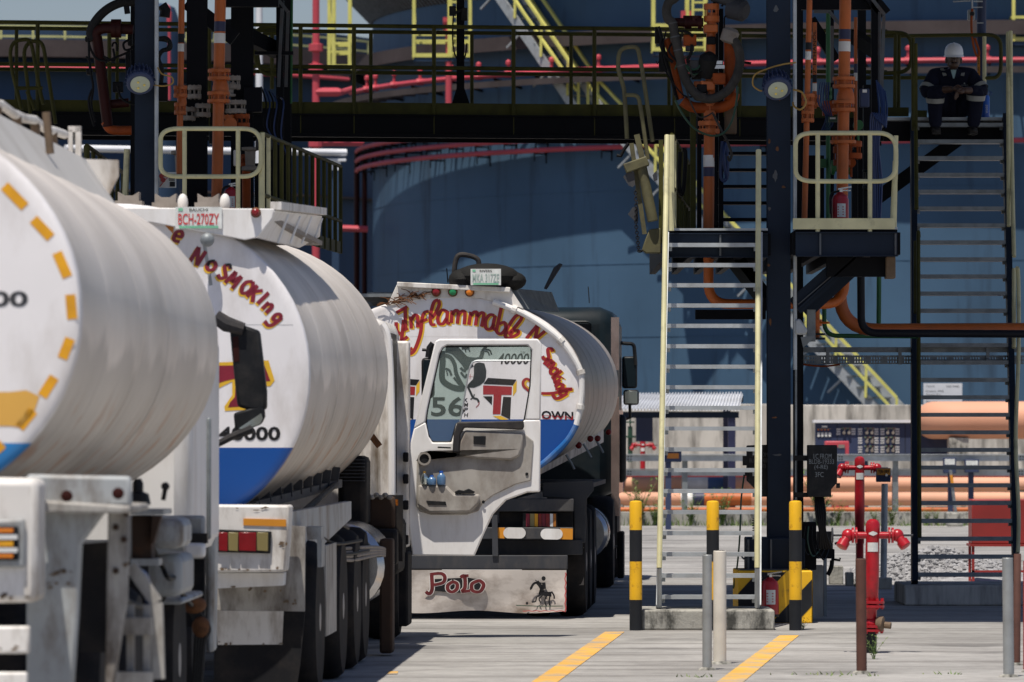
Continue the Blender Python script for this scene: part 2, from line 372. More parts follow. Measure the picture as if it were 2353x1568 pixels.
# grime and rust runs on the tank shells, plus a painted low reflection
def shell_grime_reflection(m, zlow, zhi):
    nt = m.node_tree; b, sk = col_socket(m)
    tc = nt.nodes.new('ShaderNodeTexCoord'); mp = nt.nodes.new('ShaderNodeMapping'); mp.inputs['Scale'].default_value = (.5, 6.5, .3)
    nt.links.new(tc.outputs['Object'], mp.inputs[0])
    n = nt.nodes.new('ShaderNodeTexNoise'); n.inputs['Scale'].default_value = 1.2; n.inputs['Detail'].default_value = 9; nt.links.new(mp.outputs[0], n.inputs['Vector'])
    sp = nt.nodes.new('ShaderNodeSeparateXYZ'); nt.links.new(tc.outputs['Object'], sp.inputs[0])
    mr = nt.nodes.new('ShaderNodeMapRange'); mr.inputs[1].default_value = zhi; mr.inputs[2].default_value = zlow
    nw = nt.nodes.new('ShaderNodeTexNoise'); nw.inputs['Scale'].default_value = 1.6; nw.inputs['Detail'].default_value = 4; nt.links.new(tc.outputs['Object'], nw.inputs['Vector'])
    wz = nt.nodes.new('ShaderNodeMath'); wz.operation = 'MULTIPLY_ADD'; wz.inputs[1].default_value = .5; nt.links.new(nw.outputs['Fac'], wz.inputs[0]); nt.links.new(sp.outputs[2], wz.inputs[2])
    reflection_paint = nt.nodes.new('ShaderNodeMapRange'); reflection_paint.inputs[1].default_value = 2.34; reflection_paint.inputs[2].default_value = 2.26; reflection_paint.inputs[4].default_value = .5; nt.links.new(wz.outputs[0], reflection_paint.inputs[0])
    mf = nt.nodes.new('ShaderNodeMix'); mf.data_type = 'RGBA'; nt.links.new(reflection_paint.outputs[0], mf.inputs[0]); nt.links.new(sk, mf.inputs[6]); mf.inputs[7].default_value = (.34, .32, .295, 1); sk = mf.outputs[2]  # greyer lower zone with wavy edge paints the dark ground reflection into the colour
    nt.links.new(sp.outputs[2], mr.inputs[0])
    ad = nt.nodes.new('ShaderNodeMath'); ad.operation = 'MULTIPLY'; nt.links.new(mr.outputs[0], ad.inputs[0]); nt.links.new(n.outputs['Fac'], ad.inputs[1])
    m3 = nt.nodes.new('ShaderNodeMapRange'); m3.inputs[1].default_value = .14; m3.inputs[2].default_value = .50; m3.inputs[4].default_value = .9; nt.links.new(ad.outputs[0], m3.inputs[0])
    mx = nt.nodes.new('ShaderNodeMix'); mx.data_type = 'RGBA'; nt.links.new(m3.outputs[0], mx.inputs[0]); nt.links.new(sk, mx.inputs[6]); mx.inputs[7].default_value = (.11, .085, .066, 1)
    # rust patches along a seam
    n2 = nt.nodes.new('ShaderNodeTexNoise'); n2.inputs['Scale'].default_value = 3.2; n2.inputs['Detail'].default_value = 3; nt.links.new(tc.outputs['Object'], n2.inputs['Vector'])
    band = nt.nodes.new('ShaderNodeMapRange'); band.inputs[1].default_value = .28; band.inputs[2].default_value = 0; 
    ab = nt.nodes.new('ShaderNodeMath'); ab.operation = 'ABSOLUTE'; sb = nt.nodes.new('ShaderNodeMath'); sb.operation = 'SUBTRACT'; sb.inputs[1].default_value = 1.62
    nt.links.new(sp.outputs[2], sb.inputs[0]); nt.links.new(sb.outputs[0], ab.inputs[0]); nt.links.new(ab.outputs[0], band.inputs[0])
    r2 = nt.nodes.new('ShaderNodeMapRange'); r2.inputs[1].default_value = .55; r2.inputs[2].default_value = .61; r2.inputs[4].default_value = .8; nt.links.new(n2.outputs['Fac'], r2.inputs[0])
    ml = nt.nodes.new('ShaderNodeMath'); ml.operation = 'MULTIPLY'; nt.links.new(r2.outputs[0], ml.inputs[0]); nt.links.new(band.outputs[0], ml.inputs[1])
    m4 = nt.nodes.new('ShaderNodeMix'); m4.data_type = 'RGBA'; nt.links.new(ml.outputs[0], m4.inputs[0]); nt.links.new(mx.outputs[2], m4.inputs[6]); m4.inputs[7].default_value = (.36, .15, .05, 1)
    nt.links.new(m4.outputs[2], b.inputs['Base Color'])
shell_grime_reflection(M['aluminium'], 1.0, 2.2); shell_grime_reflection(M['aluminium_dull'], 1.0, 2.3)
# expansion joints in the concrete yard
m = M['concrete_ground']; ntg = m.node_tree; b, sk = col_socket(m)
tcg = ntg.nodes.new('ShaderNodeTexCoord'); br = ntg.nodes.new('ShaderNodeTexBrick'); br.offset = 0
br.inputs['Scale'].default_value = 1; br.inputs['Brick Width'].default_value = 37.0; br.inputs['Row Height'].default_value = 3.6
br.inputs['Mortar Size'].default_value = .035; br.inputs['Color1'].default_value = (1, 1, 1, 1); br.inputs['Color2'].default_value = (.86, .86, .85, 1); br.inputs['Mortar'].default_value = (.45, .43, .40, 1)
mpb = ntg.nodes.new('ShaderNodeMapping'); mpb.inputs['Location'].default_value = (11.3, 1.1, 0); ntg.links.new(tcg.outputs['Object'], mpb.inputs[0]); ntg.links.new(mpb.outputs[0], br.inputs['Vector'])
mxg = ntg.nodes.new('ShaderNodeMix'); mxg.data_type = 'RGBA'; mxg.blend_type = 'MULTIPLY'; mxg.inputs[0].default_value = 1
ntg.links.new(sk, mxg.inputs[6]); ntg.links.new(br.outputs['Color'], mxg.inputs[7])
# long dark tyre and oil smears across the yard
mpg = ntg.nodes.new('ShaderNodeMapping'); mpg.inputs['Scale'].default_value = (.22, 1.6, 1); ntg.links.new(tcg.outputs['Object'], mpg.inputs[0])
ng = ntg.nodes.new('ShaderNodeTexNoise'); ng.inputs['Scale'].default_value = 1; ng.inputs['Detail'].default_value = 9; ng.inputs['Roughness'].default_value = .7; ntg.links.new(mpg.outputs[0], ng.inputs['Vector'])
rg = ntg.nodes.new('ShaderNodeMapRange'); rg.inputs[1].default_value = .47; rg.inputs[2].default_value = .62; rg.inputs[4].default_value = .85; ntg.links.new(ng.outputs['Fac'], rg.inputs[0])
mg2 = ntg.nodes.new('ShaderNodeMix'); mg2.data_type = 'RGBA'; ntg.links.new(rg.outputs[0], mg2.inputs[0]); ntg.links.new(mxg.outputs[2], mg2.inputs[6]); mg2.inputs[7].default_value = (.19, .18, .17, 1)
ng3 = ntg.nodes.new('ShaderNodeTexNoise'); ng3.inputs['Scale'].default_value = 6; ng3.inputs['Detail'].default_value = 10; ng3.inputs['Roughness'].default_value = .75; ntg.links.new(tcg.outputs['Object'], ng3.inputs['Vector'])
rg3 = ntg.nodes.new('ShaderNodeMapRange'); rg3.inputs[1].default_value = .3; rg3.inputs[2].default_value = .7; rg3.inputs[3].default_value = .78; rg3.inputs[4].default_value = 1.22; ntg.links.new(ng3.outputs['Fac'], rg3.inputs[0])
mg3 = ntg.nodes.new('ShaderNodeMix'); mg3.data_type = 'RGBA'; mg3.blend_type = 'MULTIPLY'; mg3.inputs[0].default_value = 1; ntg.links.new(mg2.outputs[2], mg3.inputs[6]); ntg.links.new(rg3.outputs[0], mg3.inputs[7])
ng4 = ntg.nodes.new('ShaderNodeTexNoise'); ng4.inputs['Scale'].default_value = .7; ng4.inputs['Detail'].default_value = 3; ntg.links.new(tcg.outputs['Object'], ng4.inputs['Vector'])
rg4 = ntg.nodes.new('ShaderNodeMapRange'); rg4.inputs[1].default_value = .58; rg4.inputs[2].default_value = .70; rg4.inputs[4].default_value = .75; ntg.links.new(ng4.outputs['Fac'], rg4.inputs[0])
mg4 = ntg.nodes.new('ShaderNodeMix'); mg4.data_type = 'RGBA'; ntg.links.new(rg4.outputs[0], mg4.inputs[0]); ntg.links.new(mg3.outputs[2], mg4.inputs[6]); mg4.inputs[7].default_value = (.11, .105, .10, 1)
ntg.links.new(mg4.outputs[2], b.inputs['Base Color'])
for k_ in ('steel_blue', 'steel_black', 'chassis_grey', 'chassis_black', 'rubber', 'cab_dark', 'black_plastic', 'olive', 'cable_black', 'hose', 'hose_dark', 'navy_cloth', 'dark_trim', 'steel_edge', 'red_dark', 'orange_dull', 'tank_blue', 'tank_far', 'girder', 'bollard_black', 'pipe_black', 'black_letter', 'cabinet_navy'):
    M[k_].node_tree.nodes['Principled BSDF'].inputs['Specular IOR Level'].default_value = .15
# glass
def glass(name, tint, alpha):
    m = bpy.data.materials.new(name); m.use_nodes = True; nt = m.node_tree; N = nt.nodes; N.clear()
    o = N.new('ShaderNodeOutputMaterial'); mx = N.new('ShaderNodeMixShader'); t = N.new('ShaderNodeBsdfTransparent'); g = N.new('ShaderNodeBsdfGlossy'); d = N.new('ShaderNodeBsdfDiffuse'); m2 = N.new('ShaderNodeMixShader')
    t.inputs[0].default_value = (*tint, 1); g.inputs['Roughness'].default_value = .02; d.inputs[0].default_value = (.5, .6, .55, 1)
    m2.inputs[0].default_value = alpha; nt.links.new(t.outputs[0], m2.inputs[1]); nt.links.new(d.outputs[0], m2.inputs[2])
    fr = N.new('ShaderNodeFresnel'); fr.inputs[0].default_value = 1.45
    nt.links.new(fr.outputs[0], mx.inputs[0]); nt.links.new(m2.outputs[0], mx.inputs[1]); nt.links.new(g.outputs[0], mx.inputs[2]); nt.links.new(mx.outputs[0], o.inputs[0]); M[name] = m
glass('glass_green', (.72, .80, .77), .10)
glass('glass_clear', (.98, .98, .98), 0.0)
mk('mirror_glass', (.55, .62, .60), .08, .9)
mk('mirror_panel', (.55, .42, .38), .2, .8, dirt=(.05, .04, .04), damt=.5, dscale=3)
# ================================================================ the setting
rnd = random.Random(7)
mb = MB(); mb.add([(-600, -40, 0), (600, -40, 0), (600, 1600, 0), (-600, 1600, 0)], [(0, 1, 2, 3)])
struct('ground', mb, 'concrete_ground')
def line(poly, m='line_yellow'):
    p = [G(x, y, .004) for x, y in poly]
    a = sum(p, Vector())/len(p)
    struct('yellow_line', MB().flat(p), m, at=(a.x, a.y, .004))
line([(1390, 1452), (1435, 1452), (1280, 1568), (1262, 1582), (1196, 1582), (1220, 1568)])
line([(1791, 1460), (1836, 1460), (1707, 1568), (1690, 1582), (1622, 1582), (1646, 1568)], 'line_worn')
line([(893, 1543), (915, 1543), (913, 1549), (890, 1549)])
# raised pipe track with a concrete kerb, far side of the yard
mb = MB(); mb.box((-60, 103.4, 0), (80, 104.2, .24)); struct('kerb', mb, 'concrete_block')
mb = MB(); mb.box((-60, 104.2, 0), (80, 134, .12)); struct('pipe_track_ground', mb, 'soil')

# bund wall in cast panels
def wall(name, x0, x1, D, h, label):
    t = thing(name, label, 'wall', ((x0+x1)/2, D, 0))
    n = max(1, round((x1-x0)/3.6)); wd = (x1-x0)/n
    mb = MB()
    for i in range(n): mb.box((x0+i*wd+.012, D, 0), (x0+(i+1)*wd-.012, D+.25, h - .02*(i % 3)))
    obj('wall_panels', mb, 'concrete_wall', t, bev=.02)
    mb = MB()
    for i in range(n+1): mb.box((x0+i*wd-.05, D-.05, 0), (x0+i*wd+.05, D-.002, h-.1))
    obj('joint_post', mb, 'concrete_wall', t, split=1)
mb = MB(); mb.add([(-200, 130.3, .15), (200, 130.3, .15), (200, 480, .15), (-200, 480, .15)], [(0, 1, 2, 3)]); struct('added_bounce_sheet', mb, 'added_bounce_dark')  # unseen dark sheet added behind the wall to cut bounce light on the tank
wall('bund_wall', -30, 60, 130, 2.34, 'streaked grey concrete wall below the blue storage tank')

# ---------------------------------------------------------------- storage tanks
def cylwall(mb, cx, cy, z0, z1, r0, r1=None, n=128, a0=-math.pi, a1=0.0, rows=1):
    r1 = r1 if r1 is not None else r0
    vs = []; fs = []
    for j in range(rows+1):
        r = r0 + (r1-r0)*j/rows; z = z0 + (z1-z0)*j/rows
        for i in range(n+1):
            a = a0 + (a1-a0)*i/n; vs.append((cx + r*math.cos(a), cy + r*math.sin(a), z))
    for j in range(rows):
        for i in range(n): fs.append((j*(n+1)+i, j*(n+1)+i+1, (j+1)*(n+1)+i+1, (j+1)*(n+1)+i))
    mb.add(vs, fs)
def annulus(mb, cx, cy, z0, z1, ri, ro, n=128):
    for k in range(1):
        vs = []; fs = []
        for i in range(n+1):
            a = 2*math.pi*i/n; c, s_ = math.cos(a), math.sin(a)
            vs += [(cx+ri*c, cy+ri*s_, z0), (cx+ro*c, cy+ro*s_, z0), (cx+ro*c, cy+ro*s_, z1), (cx+ri*c, cy+ri*s_, z1)]
        for i in range(n):
            for e in range(4):
                f = (e+1) % 4; fs.append((4*i+e, 4*i+f, 4*i+4+f, 4*i+4+e))
        mb.add(vs, fs)
def on(cx, cy, r, px, z=None, y=None):              # the point of a tank ring seen at picture column px (near side)
    lo, hi = -math.pi*.999, -math.pi*.001
    best = None
    for i in range(4001):
        a = lo + (hi-lo)*i/4000; X = cx + r*math.cos(a); Y = cy + r*math.sin(a)
        x = 1176.5 + F*X/Y
        # near side only
        if (X)*math.cos(a) + Y*math.sin(a) < 0:
            d = abs(x-px)
            if best is None or d < best[0]: best = (d, X, Y, a)
    d, X, Y, a = best
    if y is not None: z = P(px, y, Y).z
    return Vector((X, Y, z)), a
AX, AY, AR = 16.4, 200.0, 21.3
tA = thing('storage_tank', 'big blue fuel storage tank with red cooling pipes round it and a yellow railed stair', 'tank', (AX, AY, 0))
mb = MB(); cylwall(mb, AX, AY, 0, 16.0, AR, n=220, a0=-math.pi, a1=math.pi, rows=8); obj('tank_shell', mb, 'tank_blue', tA, ang=60)
mb = MB()
for z in (2.4, 4.75, 7.1, 9.45, 11.8, 14.1): annulus(mb, AX, AY, z, z+.025, AR-.02, AR+.012, 200)
obj('weld_seams', mb, 'tank_blue', tA)
mb = MB(); cylwall(mb, AX, AY, 16.0, 17.4, AR+.02, AR+1.35, n=220, a0=-math.pi, a1=math.pi)
cylwall(mb, AX, AY, 16.04, 17.44, AR+.05, AR+1.4, n=220, a0=-math.pi, a1=math.pi)
annulus(mb, AX, AY, 17.4, 17.5, AR-.5, AR+1.4, 200); obj('flared_skirt', mb, 'girder', tA)
mb = MB()
for i in range(240):
    a = -math.pi + math.pi*i/240; c, s_ = math.cos(a), math.sin(a)
    mb.bar((AX+(AR+.04)*c, AY+(AR+.04)*s_, 16.0), (AX+(AR+1.36)*c, AY+(AR+1.36)*s_, 17.36), .05, .05)
obj('skirt_ribs', mb, 'galv_dark', tA)
mb = MB(); annulus(mb, AX, AY, 14.45, 14.6, AR+.005, AR+.8, 200); annulus(mb, AX, AY, 14.15, 14.6, AR+.77, AR+.81, 200); obj('wind_girder', mb, 'girder', tA)
mb = MB(); annulus(mb, AX, AY, 13.0, 13.1, AR+.75, AR+1.55, 200); annulus(mb, AX, AY, 12.9, 13.1, AR+1.53, AR+1.57, 200)
for i in range(60):
    a = -math.pi + math.pi*(i+.5)/60; c, s_ = math.cos(a), math.sin(a)
    mb.bar((AX+(AR-.02)*c, AY+(AR-.02)*s_, 13.05), (AX+(AR+.8)*c, AY+(AR+.8)*s_, 13.04), .06, .06)
obj('wind_girder', mb, 'girder', tA)
def ring(px0, px1, y0, rr, pr, z=None, n=60):
    p0, a0 = on(AX, AY, AR+rr, px0, y=y0); p1, a1 = on(AX, AY, AR+rr, px1, z=0)
    z = p0.z if z is None else z
    return [Vector((AX+(AR+rr)*math.cos(a0+(a1-a0)*i/n), AY+(AR+rr)*math.sin(a0+(a1-a0)*i/n), z)) for i in range(n+1)]
# red deluge pipes
t = thing('deluge_pipe', 'red fire water pipe with upright nozzles ringing the upper blue tank', 'pipe', tuple(on(AX, AY, AR+.6, 1150, z=0)[0]))
path = ring(806, 2450, 199, 1.2, .1, z=13.32)
obj('ring_pipe', MB().tube(path, .085, 8), 'red_main', t)
for px in (843, 862, 905, 965, 1036, 1100, 1168, 1267, 1376, 1570, 1692, 1880, 2088, 2270):
    p, a = on(AX, AY, AR+1.2, px, z=13.32)
    mb = MB(); mb.tube([p, p+Vector((0, 0, .36))], .05, 8); mb.lathe([(.05, .3), (.09, .33), (.09, .42), (.05, .46), (.02, .48)], p, n=8)
    mb.lathe([(.11, -.12), (.11, .12)], p, (1, 0, 0), 8)
    obj('spray_nozzle', mb, 'red_main', t)
mb = MB()
for px in range(850, 2300, 95):
    p, a = on(AX, AY, AR+1.2, px, z=13.2); q = Vector((AX+AR*math.cos(a), AY+AR*math.sin(a), 12.95)); mb.bar(p, q, .06, .08)
obj('pipe_bracket', mb, 'steel_black', t, split=1)
for k, (y0, x1, endup) in enumerate(((344, 1018, 1), (366, 1345, 1), (388, 2460, 0))):
    lab = ('short red ring pipe below the walkway, topmost of three on the blue tank', 'middle red ring pipe on the blue tank ending in an upturned elbow', 'lowest long red ring pipe wrapping the blue tank')[k]
    path = ring(804, x1, y0, .55, .08)
    zmid = path[0].z - .25; path = [Vector((p.x, p.y, p.z*.65 + zmid*.35)) for p in path]
    if endup: path += [path[-1] + Vector((.25, -.02, .1)), path[-1] + Vector((.32, 0, .6))]
    t = thing('deluge_pipe', lab, 'pipe', tuple(path[0]), group='red ring pipes')
    obj('ring_pipe', MB().tube(path, .082, 8), 'red_main', t)
    mb = MB()
    for i in range(3, 58, 5):
        p = path[i]; d = Vector((AX-p.x, AY-p.y, 0)).normalized()
        mb.bar(p + Vector((0, 0, -.1)), p + d*.56 + Vector((0, 0, -.1)), .05, .05); mb.bar(p+Vector((0, 0, -.35)), p+Vector((0, 0, .1)), .04, .04)
        mb.bar(p+d*.56+Vector((0, 0, -.4)), p+d*.56+Vector((0, 0, .1)), .08, .04)
    obj('pipe_bracket', mb, 'steel_black', t, split=3)
    if k == 2:
        q = path[0]; obj('drop_pipe', MB().tube([q+Vector((0, 0, .7)), q, Vector((q.x, q.y, .3))], .10, 8), 'red_dark', t)
        q = q + Vector((.28, -.3, 0)); obj('drop_pipe', MB().tube([q+Vector((0, 0, .5)), Vector((q.x, q.y, .3))], .09, 8), 'red_dark', t)
        q2 = P(785, 525, 196); obj('cross_pipe', MB().tube([q2, P(845, 527, 196)], .11, 8), 'red_main', t)
# feed riser left of the tank
t = thing('riser_pipe', 'thick red fire water riser standing left of the blue storage tank', 'pipe', (P(726, 990, 170).x, 170, 0))
q = P(726, 200, 170)
obj('pipe', MB().tube([(q.x, 170, 0), (q.x, 170, 17)], [.125, .105], 10), 'red_main', t)
mb = MB()
for y in (110, 156, 330): mb.lathe([(.15, -.12), (.22, -.1), (.22, .1), (.15, .12)], P(726, y, 170), n=10)
obj('flange', mb, 'red_main', t, split=1)
mb = MB(); a = P(726, 212, 170); mb.tube([a, P(776, 212, 170), P(786, 212, 171), P(812, 204, 175)], [.13, .13, .09, .09], 8)
a = P(726, 328, 170); mb.tube([a, P(830, 328, 172)], .11, 8); obj('branch_pipe', mb, 'red_main', t)
# stair along the tank
def stair_path(px, y): return on(AX, AY, AR+1.0, px, y=y)[0]
t = thing('tank_stair', 'long galvanised stair with bright yellow rails climbing the blue tank', 'stair', tuple(on(AX, AY, AR+1, 1980, z=0)[0]))
def seg(pts, off, r, m, name):
    mb = MB()
    for a, b in zip(pts[:-1], pts[1:]): mb.bar(a + Vector(off), b + Vector(off), r[0], r[1])
    obj(name, mb, m, t)
up = [(1120 + k*20.2, -46 + k*29.6) for k in range(11)]; low = [(1366 + k*23, 250 + k*24.6) for k in range(31)]
land = []
for fl, rh, xo in ((up, 1.15, .6), (low, 1.0, .5)):
    base = [stair_path(*q) for q in fl]; land.append(base)
    seg(base, (0, 0, 0), (.05, .34), 'galv', 'stringer'); seg([p + Vector((.8, .3, .05)) for p in base], (0, 0, 0), (.05, .3), 'galv', 'stringer')
    mb = MB()
    for i in range(len(base)-1):
        p = base[i]; mb.bar(p + Vector((.05, -.05, 0)), p + Vector((.8, .25, 0)), .25, .05)
    obj('tread', mb, 'galv_dark', t, split=1)
    n0 = [p + Vector((.05, -.12, rh)) for p in base]; seg(n0, (0, 0, 0), (.09, .09), 'rail_yellow', 'handrail'); seg(n0, (0, 0, -rh*.5), (.08, .08), 'rail_yellow', 'mid_rail')
    if fl is up: n1 = [p + Vector((xo, .3, rh)) for p in base]; seg(n1, (0, 0, 0), (.09, .09), 'rail_yellow', 'handrail'); seg(n1, (0, 0, -rh*.5), (.07, .07), 'rail_yellow', 'mid_rail')
    mb = MB()
    for i in range(0, len(base), 3): mb.bar(n0[i], base[i] + Vector((.02, -.12, 0)), .08, .08)
    obj('rail_post', mb, 'rail_yellow', t, split=1)
    mb = MB()
    for i in range(1, len(base), 3): p = base[i]; mb.bar(p, p + Vector((-.5, .5, -.5)), .06, .06)
    obj('stair_bracket', mb, 'galv', t, split=1)
A_, B_ = land[0][-1], land[1][0]
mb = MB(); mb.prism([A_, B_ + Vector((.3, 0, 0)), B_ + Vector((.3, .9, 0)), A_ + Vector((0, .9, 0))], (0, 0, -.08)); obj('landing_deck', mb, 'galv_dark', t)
mb = MB()
for k, u in enumerate((0, .5, 1)): p = A_.lerp(B_, u) + Vector((.1, -.1, 0)); mb.bar(p, p + Vector((0, 0, 1.05)), .09, .09)
mb.bar(A_ + Vector((.1, -.1, 1.05)), B_ + Vector((.2, -.1, 1.05)), .09, .09); obj('landing_rail', mb, 'rail_yellow', t, split=1)
# small service platforms
def cage(name, label, x0, x1, ytop, ymid, ybase, D, posts, depth=1.0, parent=None):
    c = P((x0+x1)/2, ybase, D)
    t = parent or thing(name, label, 'platform', tuple(c))
    mb = MB()
    for y, r in ((ymid, .05), ((ymid*2+ybase)/3, .04), (ytop, .05)):
        a = P(x0, y, D); b = P(x1, y, D)
        mb.bar(a, b, r*1.7, r*1.7); mb.bar(a, a+Vector((0, depth, 0)), r*1.7, r*1.7); mb.bar(b, b+Vector((0, depth, 0)), r*1.7, r*1.7); mb.bar(a+Vector((0, depth, 0)), b+Vector((0, depth, 0)), r*1.7, r*1.7)
    for x in posts:
        mb.bar(P(x, ytop-40, D), P(x, ybase, D), .1, .1); q = P(x, ytop-40, D); mb.bar(q+Vector((0, depth, 0)), P(x, ybase, D)+Vector((0, depth, 0)), .1, .1)
    a = P(x0, ybase-9, D); b = P(x1, ybase, D); mb.box((a.x, D-.03, b.z), (b.x, D, a.z))
    obj('guard_rail', mb, 'rail_yellow', t)
    a = P(x0, ybase, D); b = P(x1, ybase+9, D); mb = MB(); mb.box((a.x, D, b.z), (b.x, D+depth, a.z)); obj('platform_deck', mb, 'tank_far', t)
    return t
cage('service_platform', 'yellow railed service platform beside the red riser', 755, 806, -30, 100, 158, 182, (756, 766, 803))
t = cage('service_platform', 'yellow railed platform hung on the tank above the walkway', 950, 1082, -30, 75, 132, 178.5, (951, 1032, 1080))
def ladder(x0, x1, y0, y1, D, par, n=9):
    mb = MB()
    for x in (x0, x1): mb.bar(P(x, y0, D), P(x, y1, D), .08, .08)
    for i in range(n):
        y = y0 + (y1-y0)*(i+.5)/n; mb.bar(P(x0, y, D), P(x1, y, D), .06, .06)
    obj('cage_ladder', mb, 'rail_yellow', par)
ladder(1036, 1052, -20, 130, 178.2, t)
mb = MB(); mb.pbox(1018, 40, 1040, 70, 178.9, .4); mb.tube([P(1031, 60, 178.6), P(1031, 250, 178.6)], .1, 8); obj('foam_pipe', mb, 'red_main', t)
t = cage('service_platform', 'yellow railed platform behind the loading arm on the blue tank', 1500, 1625, -30, 58, 118, 178.0, (1502, 1580, 1622))
ladder(1592, 1620, -20, 118, 177.8, t, 8)
mb = MB(); mb.pbox(1565, 25, 1590, 60, 178.9, .4); mb.tube([P(1578, 50, 178.9), P(1578, 170, 178.9)], .1, 8); obj('foam_pipe', mb, 'red_main', t)
cage('service_platform', 'yellow railed platform at the upper corner of the tank behind the seated worker', 2327, 2420, -30, 40, 95, 178.0, (2329, 2400))
# further tank
BX, BY, BR = -24.8, 280.0, 19.6
tB = thing('storage_tank', 'farther dusty blue storage tank with yellow rails round its roof edge', 'tank', (BX, BY, 0))
mb = MB(); cylwall(mb, BX, BY, 0, 20.55, BR, n=160, a0=-math.pi, a1=math.pi, rows=4); obj('tank_shell', mb, 'tank_far', tB, ang=60)
mb = MB(); annulus(mb, BX, BY, 18.35, 18.55, BR+.01, BR+1.0, 160); annulus(mb, BX, BY, 15.95, 16.10, BR+.01, BR+.7, 160); annulus(mb, BX, BY, 12.75, 12.85, BR+.01, BR+.5, 160); annulus(mb, BX, BY, 18.85, 19.655, BR-1, BR+.9, 160); obj('wind_girder', mb, 'girder', tB)
mb = MB()
for zz in (20.25, 19.78): annulus(mb, BX, BY, zz-.045, zz+.045, BR+.8, BR+.9, 160)
for i in range(44):
    a = -math.pi + math.pi*i/44; mb.bar((BX+(BR+.85)*math.cos(a), BY+(BR+.85)*math.sin(a), 19.65), (BX+(BR+.85)*math.cos(a), BY+(BR+.85)*math.sin(a), 20.2), .1, .1)
obj('roof_rail', mb, 'rail_faded', tB)
t = thing('deluge_pipe', 'thin red ring pipe around the farther dusty blue tank', 'pipe', tuple(on(BX, BY, BR+.5, 400, z=0)[0]))
p0, a0 = on(BX, BY, BR+1.1, -20, y=155); p1, a1 = on(BX, BY, BR+1.1, 800, y=190)
mb = MB(); mb.tube([Vector((BX+(BR+1.1)*math.cos(a0+(a1-a0)*i/60), BY+(BR+1.1)*math.sin(a0+(a1-a0)*i/60), p0.z)) for i in range(61)], .09, 8); obj('ring_pipe', mb, 'red_main', t)
# slim vessel with a red standpipe
c = P(362, 990, 215)
t = thing('vertical_vessel', 'dark blue vessel with rounded shoulders behind the left column', 'vessel', (c.x, 215, 0))
rr = 52/2*215/F*2
mb = MB(); mb.lathe([(rr, 0), (rr, 16.6), (rr*.93, 17.3), (rr*.75, 17.75), (0.3, 17.9)], (c.x, 215, 0), n=40); obj('shell', mb, 'tank_far', t)
mb = MB(); mb.tube(rp([P(378, 14, 213), P(389, 14, 213), P(389, 230, 213)], .15), .055, 8); mb.lathe([(.1, -.2), (.1, .2)], P(389, 40, 213), n=8); obj('standpipe', mb, 'red_main', t)
t = thing('lamp_mast', 'pale grey steel mast rising behind the dark frame columns', 'mast', (P(595, 990, 150).x, 150, 0))
q = P(595, 990, 150); obj('mast_tube', MB().tube([(q.x, 150, 0), (q.x, 150, 14)], [.13, .085], 12), 'sheet_white', t)
mb = MB(); mb.box((q.x-.3, 149.9, 13.4), (q.x+.3, 150.1, 13.5)); obj('cross_arm', mb, 'galv', t)
t = thing('white_pipe', 'white insulated pipe run seen low behind the left loading bay', 'pipe', (P(500, 345, 160).x, 160, 0))
mb = MB(); mb.tube([P(150, 341, 158), P(420, 346, 160), P(795, 351, 162)], .10, 10); obj('pipe', mb, 'sheet_white', t)
mb = MB()
for x in (766,): q = P(x, 350, 160); mb.box((q.x-.14, 161.9, q.z-.42), (q.x+.14, 162.1, q.z-.09)); mb.box((q.x-.3, 161.85, q.z-.16), (q.x+.3, 162.15, q.z-.09))
obj('pipe_stand', mb, 'sheet_white', t)
mb = MB(); mb.box((q.x-.1, 161.92, 0), (q.x+.1, 162.08, q.z-.42)); obj('stand_leg', mb, 'tank_far', t)

# ---------------------------------------------------------------- pipe track: pipes, rails, cabinet, shed
def hpipe(label, yc, rpx, D, bands=(), x0=-20, x1=40, mat='salmon'):
    z = P(1176, yc, D).z; r = rpx*D/F
    t = thing('field_pipe', label, 'pipe', (6, D, 0), group='orange pipes along the yard edge')
    obj('pipe', MB().tube([(x0, D, z), (x1, D, z)], r, 20), mat, t)
    for a, b, m in bands:
        xa = P(a, yc, D).x; xb = P(b, yc, D).x
        obj('colour_band', MB().tube([(xa, D, z), (xb, D, z)], r*1.015, 20), m, t)
    mb = MB()
    for X in range(-18, 40, 4): mb.box((X-.12, D-r*.8, .1), (X+.12, D+r*.8, max(.13, z-r+.02)))
    obj('pipe_support', mb, 'concrete_block', t, split=1)
hpipe('pinkish red pipe at the back of the orange pipe bundle', 1094, 8, 114, mat='red_panel')
hpipe('upper thick salmon pipe with a white and a blue band', 1114, 17, 112, ((1577, 1626, 'band_white'), (1626, 1670, 'band_blue')))
hpipe('second salmon pipe with a white band and a bright orange stretch', 1147, 15.5, 109, ((1564, 1591, 'band_white'), (1591, 1618, 'band_navy'), (1618, 1726, 'orange')))
hpipe('thinnest orange pipe lying lowest beside the kerb', 1172, 6, 107, mat='orange')
